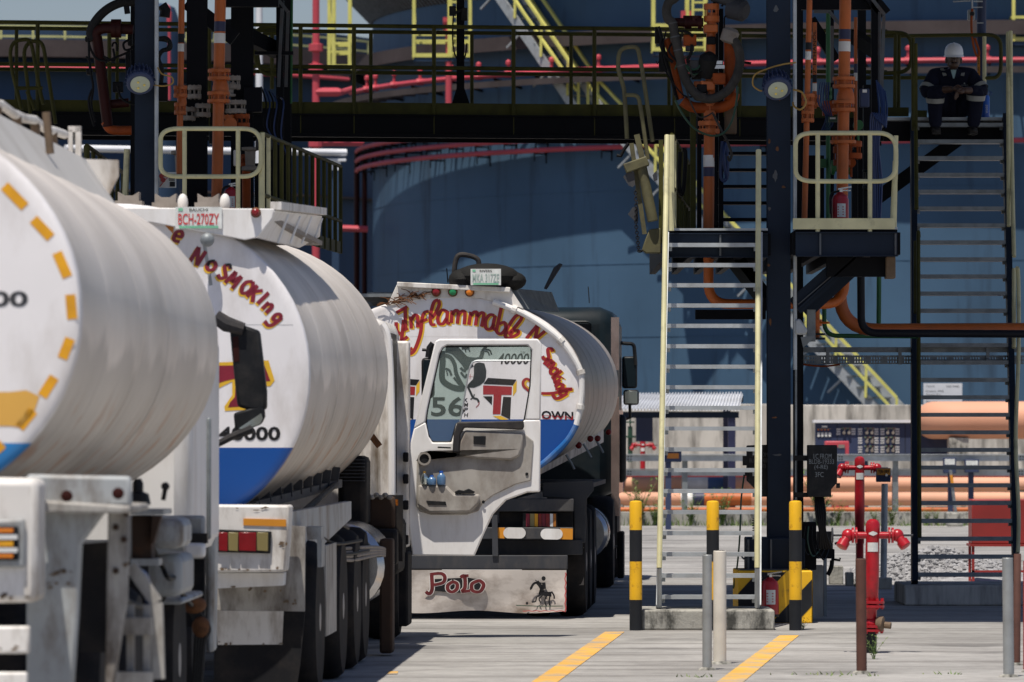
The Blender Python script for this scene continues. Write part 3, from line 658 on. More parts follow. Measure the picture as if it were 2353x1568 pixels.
for k, (yc, lab) in enumerate(((1053, 'upper galvanised rail in front of the orange pipes'), (1087, 'lower galvanised rail in front of the orange pipes'))):
    t = thing('crash_rail', lab, 'guard rail', (8, 105.3, .12), group='galvanised rails')
    z = P(1176, yc, 105.3).z; mb = MB(); mb.box((-20, 105.2+.2*k, z-.055), (40, 105.3+.2*k, z+.055)); mb.box((-20, 105.16+.2*k, z+.06), (40, 105.34+.2*k, z+.075)); obj('beam', mb, 'galv', t)
    mb = MB()
    for X in (-15, -9, -3, 1.1, 3.2, 7.1, 10, 14, 20, 28): mb.box((X-.05, 105.32+.2*k, .1), (X+.05, 105.42+.2*k, z+.04))
    obj('rail_post', mb, 'galv_dark', t, split=1)
    mb = MB()
    for X in (2.15, 2.2, 6.05, 6.1, 9.4, 9.45): 
        for dz in (-.025, .025): mb.box((X-.012, 105.19+.2*k, z+dz-.012), (X+.012, 105.2+.2*k, z+dz+.012))
    obj('bolt', mb, 'dark_trim', t)
# big orange main
D = 116.0; c = P(2235, 966, D)
t = thing('field_pipe', 'very thick salmon coloured main pipe behind the right hand stair', 'pipe', (c.x, D, 0))
path = rp([(P(2150, 966, D).x+.3, D+4, c.z), (P(2150, 966, D).x-.05, D, c.z), (c.x+20, D, c.z)], .7, 10)
obj('pipe', MB().tube(path, .385, 26), 'salmon', t)
mb = MB()
for X in (c.x-.3, c.x+3.5, c.x+8): mb.box((X-.2, D-.25, .1), (X+.2, D+.25, c.z-.36))
obj('pipe_support', mb, 'concrete_block', t, split=1)
# control cabinet
D = 117.0
a = P(1872, 972, D); b = P(2200, 1056, D)
t = thing('control_cabinet', 'long navy switch cabinet with rows of white tags and rotary switches', 'cabinet', ((a.x+b.x)/2, D, .1))
mb = MB(); mb.box((a.x+.02, D, b.z), (b.x, D+.4, a.z)); obj('cabinet_body', mb, 'cabinet_navy', t, bev=.015)
mb = MB(); mb.box((a.x-.03, D-.1, a.z+.003), (b.x+.05, D+.45, a.z+.06)); obj('rain_hood', mb, 'sheet_white', t)
mb = MB()
for x in (1880, 1990, 2100, 2190): q = P(x, 1000, D); mb.box((q.x-.05, D+.1, .1), (q.x+.05, D+.3, b.z))
obj('cabinet_leg', mb, 'cabinet_navy', t, split=1)
mb = MB()
for x in (1924, 1976, 2028, 2080): q = P(x, 1000, D); mb.box((q.x-.006, D-.004, b.z), (q.x+.006, D, a.z))
obj('door_gap', mb, 'black_plastic', t)
fw = lambda x, y: P(x, y, D-.012)
mb = MB(); mt = MB(); mg = MB(); mr = MB()
def zx(z): return (3150 + z/3.92)/1.7408
def zy(z): return (1500 + z/3.92)/1.7408
cols = [(800, 885, 965, 1035, (0,)), (1140, 1245, 1325, 1395, (0, 1, 2, 3)), (1490, 1570, 1655, 1725, (0, 1, 2, 3))]
for tl, s1, s2, tr, rows in cols:
    for rr_ in rows:
        y = 880 + rr_*140
        for tx in (tl, tr):
            mb = MB()
            for q in range(3 if rr_ < 3 else 1):
                cx0 = tx - 30
                for ch in range(4): mb.flat([fw(zx(cx0+ch*16), zy(y-40+q*38)), fw(zx(cx0+ch*16+11), zy(y-40+q*38)), fw(zx(cx0+ch*16+9), zy(y-14+q*38)), fw(zx(cx0+ch*16-2), zy(y-14+q*38))])
            obj('tag_text', mb, 'white_letter', t, smooth=False)
        for sx in (s1, s2):
            obj('switch_plate', MB().pbox(zx(sx-38), zy(y-52), zx(sx+38), zy(y-28), D-.02, .02), 'grey_crust', t)
            mg.pbox(zx(sx-26), zy(y-46), zx(sx-6), zy(y-34), D-.03, .012); mr.pbox(zx(sx+6), zy(y-46), zx(sx+26), zy(y-34), D-.03, .012)
            if rr_ < 3: obj('rotary_switch', MB().lathe([(.035, 0), (.03, .05)], P(zx(sx), zy(y+30), D-.01), (0, -1, 0), 10).bar(P(zx(sx+18), zy(y-20), D-.03), P(zx(sx-5), zy(y+22), D-.03), .02, .03), 'grey_crust', t)
obj('green_lamp', mg, 'lamp_green', t, split=1); obj('red_lamp', mr, 'lamp_red', t, split=1)
mb = MB()
for k in range(4): mb.pbox(zx(470+k*58), zy(905), zx(508+k*58), zy(970), D-.02, .02)
mb.pbox(zx(540), zy(800), zx(625), zy(825), D-.02, .02); obj('meter', mb, 'plate_white', t, split=1)
mb = MB()
for k in range(4): mb.pbox(zx(475+k*52), zy(850), zx(492+k*52), zy(872), D-.02, .02)
obj('indicator_lamp', mb, 'lamp_amber', t, split=1)
mb = MB(); mb.pbox(zx(465), zy(842), zx(690), zy(850), D-.015, .015); obj('indicator_strip', mb, 'grey_crust', t)
D = 115.0
t = thing('red_housing', 'red steel housing with an arched window before the navy cabinet', 'box', (P(1922, 1040, D).x, D, .1))
a = P(1897, 1014, D); b = P(1951, 1095, D)
mb = MB(); mb.box((a.x, D, .1), (b.x, D+.5, a.z)); obj('housing_body', mb, 'red_main', t, bev=.02)
mb = MB(); mb.pbox(1908, 1028, 1942, 1085, D-.012, .012); obj('window_panel', mb, 'cabinet_navy', t)
mb = MB(); mb.pbox(1926, 1022, 1941, 1030, D-.02, .02); obj('name_plate', mb, 'grey_crust', t)
# small junction boxes on the rails
def small_box(label, x0, y0, x1, y1, D, post=None, plate=True):
    c = P((x0+x1)/2, y1, D)
    t = thing('junction_box', label, 'box', (c.x, D, c.z if post is None else .1))
    mb = MB(); mb.pbox(x0, y0, x1, y1, D, .18); obj('box_body', mb, 'cabinet_navy', t, bev=.01)
    if plate: mb = MB(); mb.pbox(x0+3, y0+3, x1-3, y0+.45*(y1-y0), D-.012, .012); obj('name_plate', mb, 'plate_white', t)
    if post:
        q = P(post, 1000, D); mb = MB(); mb.box((q.x-.05, D+.19, .1), (q.x+.05, D+.25, c.z+.15)); obj('box_post', mb, 'cabinet_navy', t)
    return t
small_box('small navy junction box behind the tall stair, left one of two', 2168, 1052, 2197, 1088, 104.8, 2186)
small_box('small navy junction box behind the tall stair, right one of two', 2217, 1056, 2250, 1086, 104.9, 2233)
t = thing('tag_post', 'leaning grey post with a yellow tag standing before the orange pipes', 'post', (P(2195, 1180, 103).x, 103, .24))
obj('post', MB().bar(P(2184, 1080, 103), P(2196, 1180, 103), .1, .05), 'galv_dark', t)
mb = MB(); mb.bar(P(2185.5, 1092, 102.96), P(2189, 1118, 102.96), .08, .05); obj('yellow_tag', mb, 'sign_orange', t)
t = thing('concrete_footing', 'pale concrete footing block at the foot of the leaning tag post', 'block', (P(2196, 1200, 102.6).x, 102.6, 0))
mb = MB(); a = P(2178, 1178, 102.4); b = P(2214, 1205, 102.4); mb.box((a.x, 102.4, 0), (b.x, 102.9, a.z)); obj('block', mb, 'concrete_block', t, bev=.03)
t = thing('notice_board', 'white notice board mounted above the concrete wall on a stand', 'sign', (P(2166, 930, 131.5).x, 131.5, 0))
a = P(2122, 881, 131.5); b = P(2211, 930, 131.5)
mb = MB(); mb.box((a.x, 131.5, b.z-.1), (b.x, 131.54, a.z)); obj('board', mb, 'sheet_white', t)
mb = MB()
for x in (2135, 2198): q = P(x, 900, 131.6); mb.box((q.x-.04, 131.545, 0), (q.x+.04, 131.6, a.z-.1))
obj('board_post', mb, 'galv', t, split=1)
mb = MB(); f = lambda x, y: P(x, y, 131.494)
text_in(mb, 'TANK TP-4082', f, 2174, 886, 2204, 890); text_in(mb, 'Capacity', f, 2128, 886, 2148, 890)
for i, s_ in enumerate(('Product  PMS', 'Diameter 42 m', 'Height 20 m', 'Service')): text_in(mb, s_, f, 2128, 897+i*8, 2128+(40, 34, 36, 26)[i], 901+i*8)
obj('board_text', mb, 'black_letter', t)
# corrugated shed
D = 109.0
t = thing('shed', 'open shed with a white corrugated roof beside the dark truck cab', 'shed', (P(1570, 990, D).x, D, .1))
mb = MB(); n = 40
A0, A1 = P(1405, 944, D), P(1698, 944, D); B0, B1 = P(1435, 908, D+3.0), P(1707, 906, D+3.0)
vs = []; fs = []
for i in range(n*4+1):
    u = i/(n*4); k = (.045 if (i % 4) in (1, 2) else 0)
    for p in (A0.lerp(A1, u), B0.lerp(B1, u)): vs.append(p + Vector((0, 0, k)))
for i in range(n*4): fs.append((2*i, 2*i+2, 2*i+3, 2*i+1))
mb.add(vs, fs); obj('corrugated_roof', mb, 'roof_white', t, smooth=False)
mb = MB(); mb.bar(A0+Vector((0, .1, -.08)), A1+Vector((0, .1, -.08)), .06, .12); mb.bar(B0+Vector((0, -.1, -.1)), B1+Vector((0, -.1, -.1)), .06, .12); obj('roof_beam', mb, 'steel_blue', t)
for x in (1425, 1682):
    for dD, p in ((.15, None), (2.7, None)):
        q = P(x, 990, D); mb = MB(); top = A0.z - .12 + (.42 if dD > 1 else 0); mb.box((q.x-.07, D+dD-.07, .1), (q.x+.07, D+dD+.07, top)); obj('shed_post', mb, 'band_navy', t)
mb = MB(); mb.pbox(1462, 958, 1500, 1015, D+2, .4); obj('cupboard', mb, 'cabinet_navy', t)
# meter stand seen through the front ladder
t = small_box('small dark meter box on a blue stand seen through the front ladder', 1527, 1036, 1566, 1062, 99, None, False)
mb = MB(); mb.pbox(1522, 1031, 1569, 1037, 98.9, .3); obj('hood', mb, 'sheet_white', t)
mb = MB(); mb.pbox(1533, 1042, 1560, 1054, 98.98, .02); obj('name_plate', mb, 'brown_orange', t)
q = P(1536, 1100, 99); mb = MB(); mb.box((q.x-.05, 99.05, 0), (q.x+.05, 99.15, 1.3)); obj('box_post', mb, 'cabinet_navy', t)
# gravel heap
mb = MB(); g0 = P(2135, 1340, 66)
for i in range(2600):
    u = rnd.uniform(-1, 1); v = rnd.uniform(-1, 1)
    if u*u + v*v > 1: continue
    h = max(0, .34*(1 - (u*u+v*v)**.7)) * rnd.uniform(.75, 1.05)
    X = g0.x + .15 + u*1.15 + .25*v; Y = 67 + v*2.6; r = rnd.uniform(.018, .045)
    vs = []
    a = rnd.uniform(0, 6.28)
    for d in ((1, 0, 0), (0, 1, 0), (-1, 0, 0), (0, -1, 0), (.2, .1, 1), (0, 0, -1)):
        vs.append((X + r*(d[0]*math.cos(a)-d[1]*math.sin(a))*rnd.uniform(.6, 1.4), Y + r*(d[0]*math.sin(a)+d[1]*math.cos(a))*rnd.uniform(.6, 1.4), h + r*d[2]*rnd.uniform(.5, 1.2)))
    mb.add(vs, [(0, 1, 4), (1, 2, 4), (2, 3, 4), (3, 0, 4), (1, 0, 5), (2, 1, 5), (3, 2, 5), (0, 3, 5)])
vs = [(g0.x+.15, 67, .3)]; fs = []
for i in range(24): a = 2*math.pi*i/24; vs.append((g0.x+.15+1.25*math.cos(a), 67+2.7*math.sin(a), 0.0))
for i in range(24): fs.append((0, 1+i, 1+(i+1) % 24))
mb.add(vs, fs)
o = obj('gravel', mb, 'gravel', at=(g0.x, 67, 0), smooth=False); o['kind'] = 'stuff'
tag(o, 'low heap of grey crushed stone behind the tall stair', 'gravel', kind='stuff')
# red tray on legs
t = thing('red_cabinet', 'red sheet metal cabinet on thin legs behind the tall stair', 'cabinet', (P(2300, 1335, 64).x, 64, 0))
a = P(2233, 1148, 64); b = P(2390, 1250, 64)
mb = MB(); mb.box((a.x, 64, b.z), (b.x, 64.5, a.z)); obj('cabinet_body', mb, 'red_panel', t, bev=.01)
mb = MB()
for X in (a.x, b.x-.03):
    for Y in (64, 64.46): mb.box((X, Y, 0), (X+.03, Y+.03, b.z))
mb.box((a.x, 64, .12), (b.x, 64.025, .145)); mb.box((a.x-.02, 63.98, b.z-.03), (b.x, 64.52, b.z-.002)); obj('leg_frame', mb, 'red_panel', t)
for k, (x0, x1, y0, y1, D, lab) in enumerate(((1906, 1938, 1301, 1336, 63.5, 'grey hollow concrete block lying left of the back hydrant'), (1944, 1962, 1316, 1343, 63, 'small grey concrete block right against the back hydrant'), (2012, 2050, 1328, 1350, 61.5, 'flat concrete footing under the sign post'))):
    a = P(x0, y0, D); b = P(x1, y1, D); mb = MB(); mb.box((a.x, D, 0), (b.x, D+.2, max(.08, a.z))); o = obj('concrete_block', mb, 'concrete_block', at=((a.x+b.x)/2, D, 0), bev=.01); tag(o, lab, 'block')
# weeds
def weed(X, Y, z, h, label, n=26, spread=.5):
    mb = MB(); r_ = random.Random(int(X*97+Y*13))
    for i in range(n):
        a = r_.uniform(0, 6.28); L = h*r_.uniform(.45, 1.1); lean = r_.uniform(.1, spread)
        p = [Vector((X + r_.uniform(-.05, .05)*h, Y + r_.uniform(-.05, .05)*h, z))]
        for k in range(1, 5): p.append(p[0] + Vector((math.cos(a)*lean*L*(k/4)**1.5, math.sin(a)*lean*L*(k/4)**1.5, L*k/4)))
        mb.tube(p, [.012*h, .01*h, .008*h, .006*h, .003*h], 3)
        for k in range(1, 5):
            for s_ in (-1, 1):
                b_ = p[k]; aa = a + s_*r_.uniform(.6, 1.5); l = h*r_.uniform(.10, .20); d = Vector((math.cos(aa), math.sin(aa), r_.uniform(.1, .7))).normalized()
                sd_ = d.cross(Vector((0, 0, 1))).normalized()*l*.16
                mb.add([b_, b_ + d*l*.5 + sd_, b_ + d*l, b_ + d*l*.5 - sd_], [(0, 1, 2, 3)])
    o = obj('weed', mb, 'leaf', at=(X, Y, z), smooth=False); tag(o, label, 'plant', 'weeds along the pipe track')
for px, h, lab in ((1470, .75, 'tall wispy weed by the kerb beside the dark truck cab'), (1505, .45, 'low weed by the kerb left of the front ladder'), (1588, .5, 'thin weed by the kerb seen between ladder rungs'), (1660, .6, 'yellowish weed before the blue pipe band'), (1885, .9, 'tall weed behind the black meter box'), (1925, .4, 'low weed tuft left of the back hydrant'), (2010, .3, 'short weed tuft right of the back hydrant'), (2130, .3, 'low weed tuft inside the tall stair'), (2150, .28, 'small weed tuft beside the footing block'), (2050, .4, 'leafy weed right of the sign post')):
    q = P(px, 1190, 103.1); weed(q.x, 103.1, .02, h, lab)
weed(P(2008, 1530, 42.6).x, 42.6, 0, .17, 'small weed sprouting at the foot of the front hydrant', 14, .9)
weed(P(1845, 1455, 49).x, 49.0, 0, .12, 'tiny weed at the foot of the right bollard', 14, .9)
weed(P(1965, 1345, 62.5).x, 62.5, 0, .12, 'tiny weed beside the small grey block', 14, .9)
mb = MB()
for i in range(900):
    X = rnd.uniform(.5, 12); Y = rnd.uniform(102.9, 103.4) if i % 3 else rnd.uniform(104.2, 106.5); z = 0 if Y < 103.4 else .12
    L = rnd.uniform(.05, .2); a = rnd.uniform(0, 6.28); mb.add([(X-.01, Y, z), (X+.01, Y, z), (X+math.cos(a)*L*.5, Y+math.sin(a)*L*.5, z+L)], [(0, 1, 2)])
for cx_, cy_, n_ in ((1612, 1556, 14), (1860, 1550, 12), (1925, 1552, 10), (2165, 1550, 12), (1995, 1554, 8)):
    q = G(cx_, cy_)
    for i in range(n_):
        X = q.x + rnd.gauss(0, .1); Y = q.y + rnd.gauss(0, .06); L = rnd.uniform(.01, .035); a = rnd.uniform(0, 6.28); mb.add([(X-.006, Y, 0), (X+.006, Y, 0), (X+math.cos(a)*L, Y+math.sin(a)*L, L)], [(0, 1, 2)])
o = obj('grass', mb, 'leaf', smooth=False); tag(o, 'thin grass along the kerb and in the concrete joints', 'grass', kind='stuff')
# ================================================================ the tanker trucks
def zoomf(X0, Y0, s): return lambda x, y: ((X0 + x/s)/1.7408, (Y0 + y/s)/1.7408)
z8 = zoomf(1450, 950, 1.6504); z1 = zoomf(1500, 1700, 1.5227); z6 = zoomf(700, 900, 1.568); z7 = zoomf(0, 1800, 1.3841); z5 = zoomf(0, 800, 1.425); dz = zoomf(1650, 1300, 2.8509); zm = zoomf(850, 1150, 2.4133)
class Truck:
    def __init__(s, name, label, X, D, yaw):
        s.loc = Vector((X, D, 0)); s.yaw = yaw
        s.t = thing(name, label, 'tanker truck', (X, D, 0), rot=-yaw, group='tanker trucks queuing into the bay')
        s.rm = Matrix.Rotation(yaw, 3, 'Z')
    def l(s, x, y, yl):                              # picture point on the truck's cross plane y = yl
        o = s.rm @ (Vector((0, 0, CAMZ)) - s.loc); d = s.rm @ ray(x, y); t = (yl - o.y)/d.y
        return o + d*t
    def f(s, zf, yl): return lambda x, y: s.l(*zf(x, y), yl)
    def pb(s, mb, x0, y0, x1, y1, yl, dep):          # box from picture rectangle
        a = s.l(x0, y1, yl); b = s.l(x1, y0, yl); return mb.box(a, (b.x, yl+dep, b.z))
    def pp(s, mb, pts, yl, dep, zf=None):
        p = [s.l(*(zf(*q) if zf else q), yl) for q in pts]; return mb.prism(p, (0, dep, 0))
def tank_body(T, L, a, b, zc0, zc1, head_mat, e=2.15, n=72, shell='aluminium'):
    def sec(y, k, zc):
        out = []
        for i in range(n):
            t = 2*math.pi*i/n; c, s_ = math.cos(t), math.sin(t)
            out.append((a*k*math.copysign(abs(c)**(2/e), c), y, zc + b*k*math.copysign(abs(s_)**(2/e), s_)))
        return out
    mb = MB(); ys = [0.05]; y = .05; r_ = random.Random(L)
    while y < L - .3: y += .32; ys.append(y)
    vs = []; fs = []
    for j, y in enumerate(ys):
        am = .45 if shell == 'aluminium_dull' else 1; k = 1 + am*(.0016*math.sin(j*2.1) + r_.uniform(-.002, .002))
        vs += sec(y, k, zc0 + (zc1-zc0)*y/L)
    for k, y in ((.97, L-.05), (.80, L+.12), (.4, L+.2)): vs += sec(y, k, zc1)
    M_ = len(vs)//n
    for j in range(M_-1):
        for i in range(n): l = (i+1) % n; fs.append((j*n+i, j*n+l, (j+1)*n+l, (j+1)*n+i))
    fs.append(tuple((M_-1)*n+i for i in range(n))); mb.add(vs, fs)
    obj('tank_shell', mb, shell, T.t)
    y = 1.3
    while y < L - .5:                                # ring welds between the barrel plates
        mb = MB(); vs = []; fs = []
        for k, dy in ((1.0, 0), (1.0024, .008), (1.0024, .02), (1.0, .028)): vs += sec(y+dy, k, zc0 + (zc1-zc0)*y/L)
        for j in range(3):
            for i in range(n): l = (i+1) % n; fs.append((j*n+i, j*n+l, (j+1)*n+l, (j+1)*n+i))
        mb.add(vs, fs); obj('ring_weld', mb, shell, T.t); y += 1.55
    mb = MB(); vs = []; fs = []
    for k, y in ((1.004, .07), (1.006, .03), (.998, .008), (.985, 0.0), (.95, 0.0)): vs += sec(y, k, zc0)
    for j in range(4):
        for i in range(n): l = (i+1) % n; fs.append((j*n+l, j*n+i, (j+1)*n+i, (j+1)*n+l))
    fs.append(tuple(4*n+i for i in range(n))); mb.add(vs, fs)
    obj('tank_end', mb, head_mat, T.t)
def wheel(T, x, y, r=.5, wd=.27, side=1, dual=False):
    mb = MB(); pr = [(r*.58, -wd/2), (r*.92, -wd/2), (r*.985, -wd*.36), (r, -wd*.2), (r, wd*.2), (r*.985, wd*.36), (r*.92, wd/2), (r*.58, wd/2)]
    for k in ((0, -.31*side) if dual else (0,)): mb.lathe(pr, (x + k, y, r), (1, 0, 0), 36)
    o = obj('wheel', mb, 'rubber', T.t)
    mb = MB(); s_ = side
    mb.lathe([(r*.60, 0), (r*.60, wd*.46*s_), (r*.55, wd*.47*s_), (r*.5, wd*.2*s_), (r*.36, wd*.16*s_), (r*.30, wd*.3*s_), (r*.2, wd*.34*s_), (r*.18, wd*.5*s_), (.02, wd*.52*s_)], (x, y, r), (1, 0, 0), 30)
    for i in range(10):
        an = 2*math.pi*i/10; q = Vector((x + wd*.17*s_, y + r*.42*math.cos(an), r + r*.42*math.sin(an))); mb.cyl(q, q + Vector((.045*s_, 0, 0)), .016, 6)
    obj('rim', mb, 'rim_steel', o)
def undercarriage(T, L, axles, cab_y, mat='chassis_grey', z=1.05):
    for sx in (-1, 1):
        mb = MB(); mb.box((.42*sx-.05, .15, z-.18), (.42*sx+.05, L-.4, z)); obj('frame_rail', mb, mat, T.t)
    for y in axles:
        mb = MB(); mb.cyl((-1.0, y, .5), (1.0, y, .5), .07); obj('axle', mb, 'chassis_black', T.t)
        for sx in (-1, 1): wheel(T, 1.105*sx, y, side=sx, dual=True)
    mb = MB(); mb.box((-.35, cab_y-2.6, .62), (.35, cab_y+1.8, .9)); obj('tractor_frame', mb, 'chassis_black', T.t)
def lamp(T, c, r, m, name='lamp', d=.04, hous='black_plastic'):
    mb = MB(); mb.lathe([(r*1.3, 0), (r*1.3, -.012), (r*1.05, -.02)], c, (0, 1, 0), 16)
    o = obj(name, mb, hous, T.t)
    mb = MB(); mb.lathe([(r, -.02), (r*.9, -d), (r*.5, -d-.008)], c, (0, 1, 0), 16); obj('lens', mb, m, o)

# ---------------------------------------------------------------- truck 3: black tractor, being loaded
T3 = Truck('tanker_truck', 'tanker with black cab under the walkway, lettered Inflammable over a painted flap', -.593, 51.7, R(2.53))
head_paint('head_three', T3.l(1000, 964, 0).z)
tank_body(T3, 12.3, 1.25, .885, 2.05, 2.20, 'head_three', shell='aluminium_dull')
f0 = T3.f(z8, -.001); f1 = T3.f(z8, -.002); f2 = T3.f(z8, -.003)
L3 = [  # cursive letters traced as brush strokes
 [(222,560),(226,615),(250,640)], [(272,545),(262,640),(252,700),(236,765)], [(236,700),(298,656)],
 [(222,498),(296,458)], [(282,468),(284,608)], [(264,614),(300,602)],
 [(318,522),(322,602)], [(322,545),(345,512),(364,528),(364,595)],
 [(438,488),(408,498),(392,545),(385,620),(366,690),(338,752),(306,770),(312,742),(330,732)], [(372,562),(428,540)],
 [(500,412),(470,432),(448,520),(454,572),(482,576)], [(500,412),(506,445),(482,500),(455,535)],
 [(560,492),(525,480),(499,522),(502,565),(530,570),(555,535)], [(562,488),(558,558),(580,568)],
 [(592,482),(586,565)], [(590,512),(615,482),(632,497),(626,570)], [(632,512),(660,486),(676,502),(672,575)],
 [(716,492),(702,577)], [(713,517),(740,492),(756,504),(746,582)], [(757,522),(786,497),(801,512),(786,590)],
 [(870,516),(840,512),(812,550),(816,600),(845,605),(868,572)], [(876,516),(862,592),(882,612)],
 [(916,465),(896,560),(886,622),(916,636),(945,602),(936,562),(902,572)],
 [(1046,510),(1010,522),(962,592),(942,650),(968,664),(1022,640),(1028,616),(992,620),(974,652)], [(1046,510),(1048,540),(1000,600),(960,640)],
 [(1082,668),(1158,576)], [(1158,576),(1140,670)], [(1146,668),(1206,618)],
]
GL = {'S': [[(.45,.85),(.25,1),(.05,.82),(.25,.55),(.48,.3),(.28,0),(0,.12)]], 'm': [[(0,.6),(.03,0)], [(.03,.4),(.2,.62),(.3,.5),(.3,0)], [(.3,.4),(.48,.62),(.58,.5),(.6,0)]],
 'o': [[(.25,.6),(.03,.4),(.05,.1),(.25,0),(.45,.15),(.45,.45),(.25,.6)]], 'k': [[(.03,1),(.03,0)], [(.42,.65),(.05,.3),(.45,0)]], 'i': [[(.06,.6),(.08,0)], [(.05,.85),(.09,.78)]],
 'n': [[(0,.6),(.03,0)], [(.03,.4),(.22,.62),(.36,.5),(.38,0)]], 'g': [[(.4,.55),(.15,.6),(.03,.35),(.15,.08),(.38,.2)], [(.42,.6),(.42,-.1),(.28,-.4),(-.1,-.42)]],
 'N': [[(.02,0),(.05,1)], [(.05,1),(.5,0)], [(.5,0),(.55,1)]], 'M': [[(.02,0),(.1,1)], [(.1,1),(.32,.3)], [(.32,.3),(.58,1)], [(.58,1),(.62,0)]],
 'O': [[(.3,1),(.04,.7),(.04,.3),(.28,0),(.52,.25),(.55,.7),(.3,1)]], 'K': [[(.04,1),(.04,0)], [(.5,1),(.08,.45)], [(.15,.5),(.55,0)]], 'I': [[(.08,1),(.08,0)]],
 'e': [[(.05,.3),(.4,.35),(.3,.6),(.05,.45),(.1,.05),(.42,.08)]]}
def glyphs(items, h):                                # (char, x, y, angle) -> strokes in picture units
    out = []
    for ch, x, y, an in items:
        c, s_ = math.cos(R(an)), math.sin(R(an))
        for st in GL[ch]: out.append([(x + (u*c + v*s_)*h, y + (u*s_ - v*c)*h) for u, v in st])
    return out
L3b = glyphs([('S', 1182, 792, 35), ('m', 1196, 838, 42), ('o', 1232, 884, 48), ('k', 1248, 930, 52), ('i', 1262, 962, 55), ('n', 1268, 985, 58), ('g', 1290, 1025, 60)], 84)
L3b += [[(1272,1000),(1385,1000)], [(1180,1030),(1260,1028),(1385,1003)]]
for word in (L3, L3b):
    my, mr_ = MB(), MB()
    for s_ in word: stroke(my, [(x+9, y+7) for x, y in s_], f1, 24); stroke(mr_, s_, f2, 22)
    obj('lettering_shadow', my, 'yellow_letter', T3.t, smooth=False); obj('lettering', mr_, 'red_letter', T3.t, smooth=False)
fd1 = T3.f(dz, -.002); fd2 = T3.f(dz, -.003)
def big_t(dx):
    g = lambda pts: [fd1(x + dx, y) for x, y in pts]
    for pts, m, nm in (([(805,690),(1135,705),(1130,800),(1015,800),(1003,1020),(915,1020),(925,795),(805,795)], 'red_letter', 'letter_face'),
        ([(810,675),(860,605),(1185,625),(1145,690)], 'black_letter', 'letter_top'), ([(1148,692),(1190,632),(1185,760),(1145,815)], 'yellow_letter', 'letter_side'),
        ([(1035,820),(1125,825),(1113,1080),(1010,1030)], 'black_letter', 'letter_side'), ([(915,1040),(1005,1037),(1095,1082),(1000,1082)], 'yellow_letter', 'letter_foot'), ([(805,815),(910,815),(905,915)], 'black_letter', 'letter_side')):
        obj(nm, MB().flat(g(pts)), m, T3.t, smooth=False)
big_t(0); big_t(-1105)
mb = MB()
for st, wd in (([(345,345),(430,370),(480,450),(500,560),(560,680),(600,730)], 45), ([(335,300),(345,420),(335,560),(350,640),(430,700),(520,728),(590,722)], 68), ([(380,262),(470,285),(540,350),(610,430),(650,500)], 110),
    ([(560,320),(600,375),(700,395),(775,380),(800,300)], 46), ([(560,262),(650,262)], 40), ([(795,300),(830,255),(850,250)], 30), ([(830,280),(880,290),(903,340)], 18), ([(820,300),(860,310),(878,350)], 16), ([(640,270),(655,310)], 14), ([(600,275),(610,315)], 14), ([(440,310),(480,300)], 40),
    ([(375,500),(420,520),(445,580)], 26), ([(390,520),(400,580)], 14), ([(545,490),(580,520),(610,530)], 30), ([(550,540),(600,600),(620,560)], 26), ([(470,600),(540,690)], 24), ([(628,700),(662,770),(692,830),(740,850),(756,885)], 24), ([(690,830),(662,852)], 14), ([(700,815),(705,790)], 12)): stroke(mb, st, fd1, wd, taper=False)
mb.flat([fd1(*p) for p in ((700,470),(720,440),(760,428),(820,440),(842,520),(838,600),(820,650),(770,690),(700,718),(640,715),(625,690),(650,660),(690,620),(700,560))])
obj('dragon_drawing', mb, 'dragon', T3.t, smooth=False)
mb = MB(); stroke(mb, [(756,880),(758,905),(724,942)], fd1, 9); stroke(mb, [(645,590),(690,590)], fd2, 5); stroke(mb, [(658,560),(655,620)], fd2, 5)
obj('dragon_tail_tip', mb, 'red_letter', T3.t, smooth=False)
mb = MB(); text_in(mb, '56', fd1, 212, 820, 590, 1045, .02); text_in(mb, '40000', fd1, 975, 325, 1330, 450, .015, sh=20)
text_in(mb, 'Ltr', fd1, 1235, 295, 1290, 328)
for ch, y in (('K', 835), ('M', 890), ('P', 945), ('H', 1005)): text_in(mb, ch, fd1, 590, y, 632, y+45, .02, sh=6)
obj('number_lettering', mb, 'black_letter', T3.t, smooth=False)
mb = MB(); text_in(mb, 'D', f1, 1120, 1146, 1170, 1200, .03); text_in(mb, 'OWN', f1, 1182, 1148, 1392, 1204, .03, skew=8); obj('slogan_lettering', mb, 'black_letter', T3.t, smooth=False)
mb = MB(); text_in(mb, 'OWN', f2, 1184, 1176, 1388, 1203, .0, skew=8); obj('slogan_lettering', mb, 'red_letter', T3.t, smooth=False)
mb = MB(); stroke(mb, [(1345,640),(1300,615),(1262,650),(1268,700),(1310,740),(1345,770)], fd2, 30); o = MB(); stroke(o, [(1350,650),(1310,635),(1285,665),(1292,700),(1330,730)], fd1, 30)
obj('lettering', mb, 'red_letter', T3.t, smooth=False); obj('lettering_shadow', o, 'yellow_letter', T3.t, smooth=False)
# panel seams of the painted end
mb = MB(); stroke(mb, [(255,655),(640,655),(1230,662)], f0, 2, smooth=False); stroke(mb, [(640,412),(640,655)], f0, 2, smooth=False); obj('seam', mb, 'white_worn', T3.t, smooth=False)
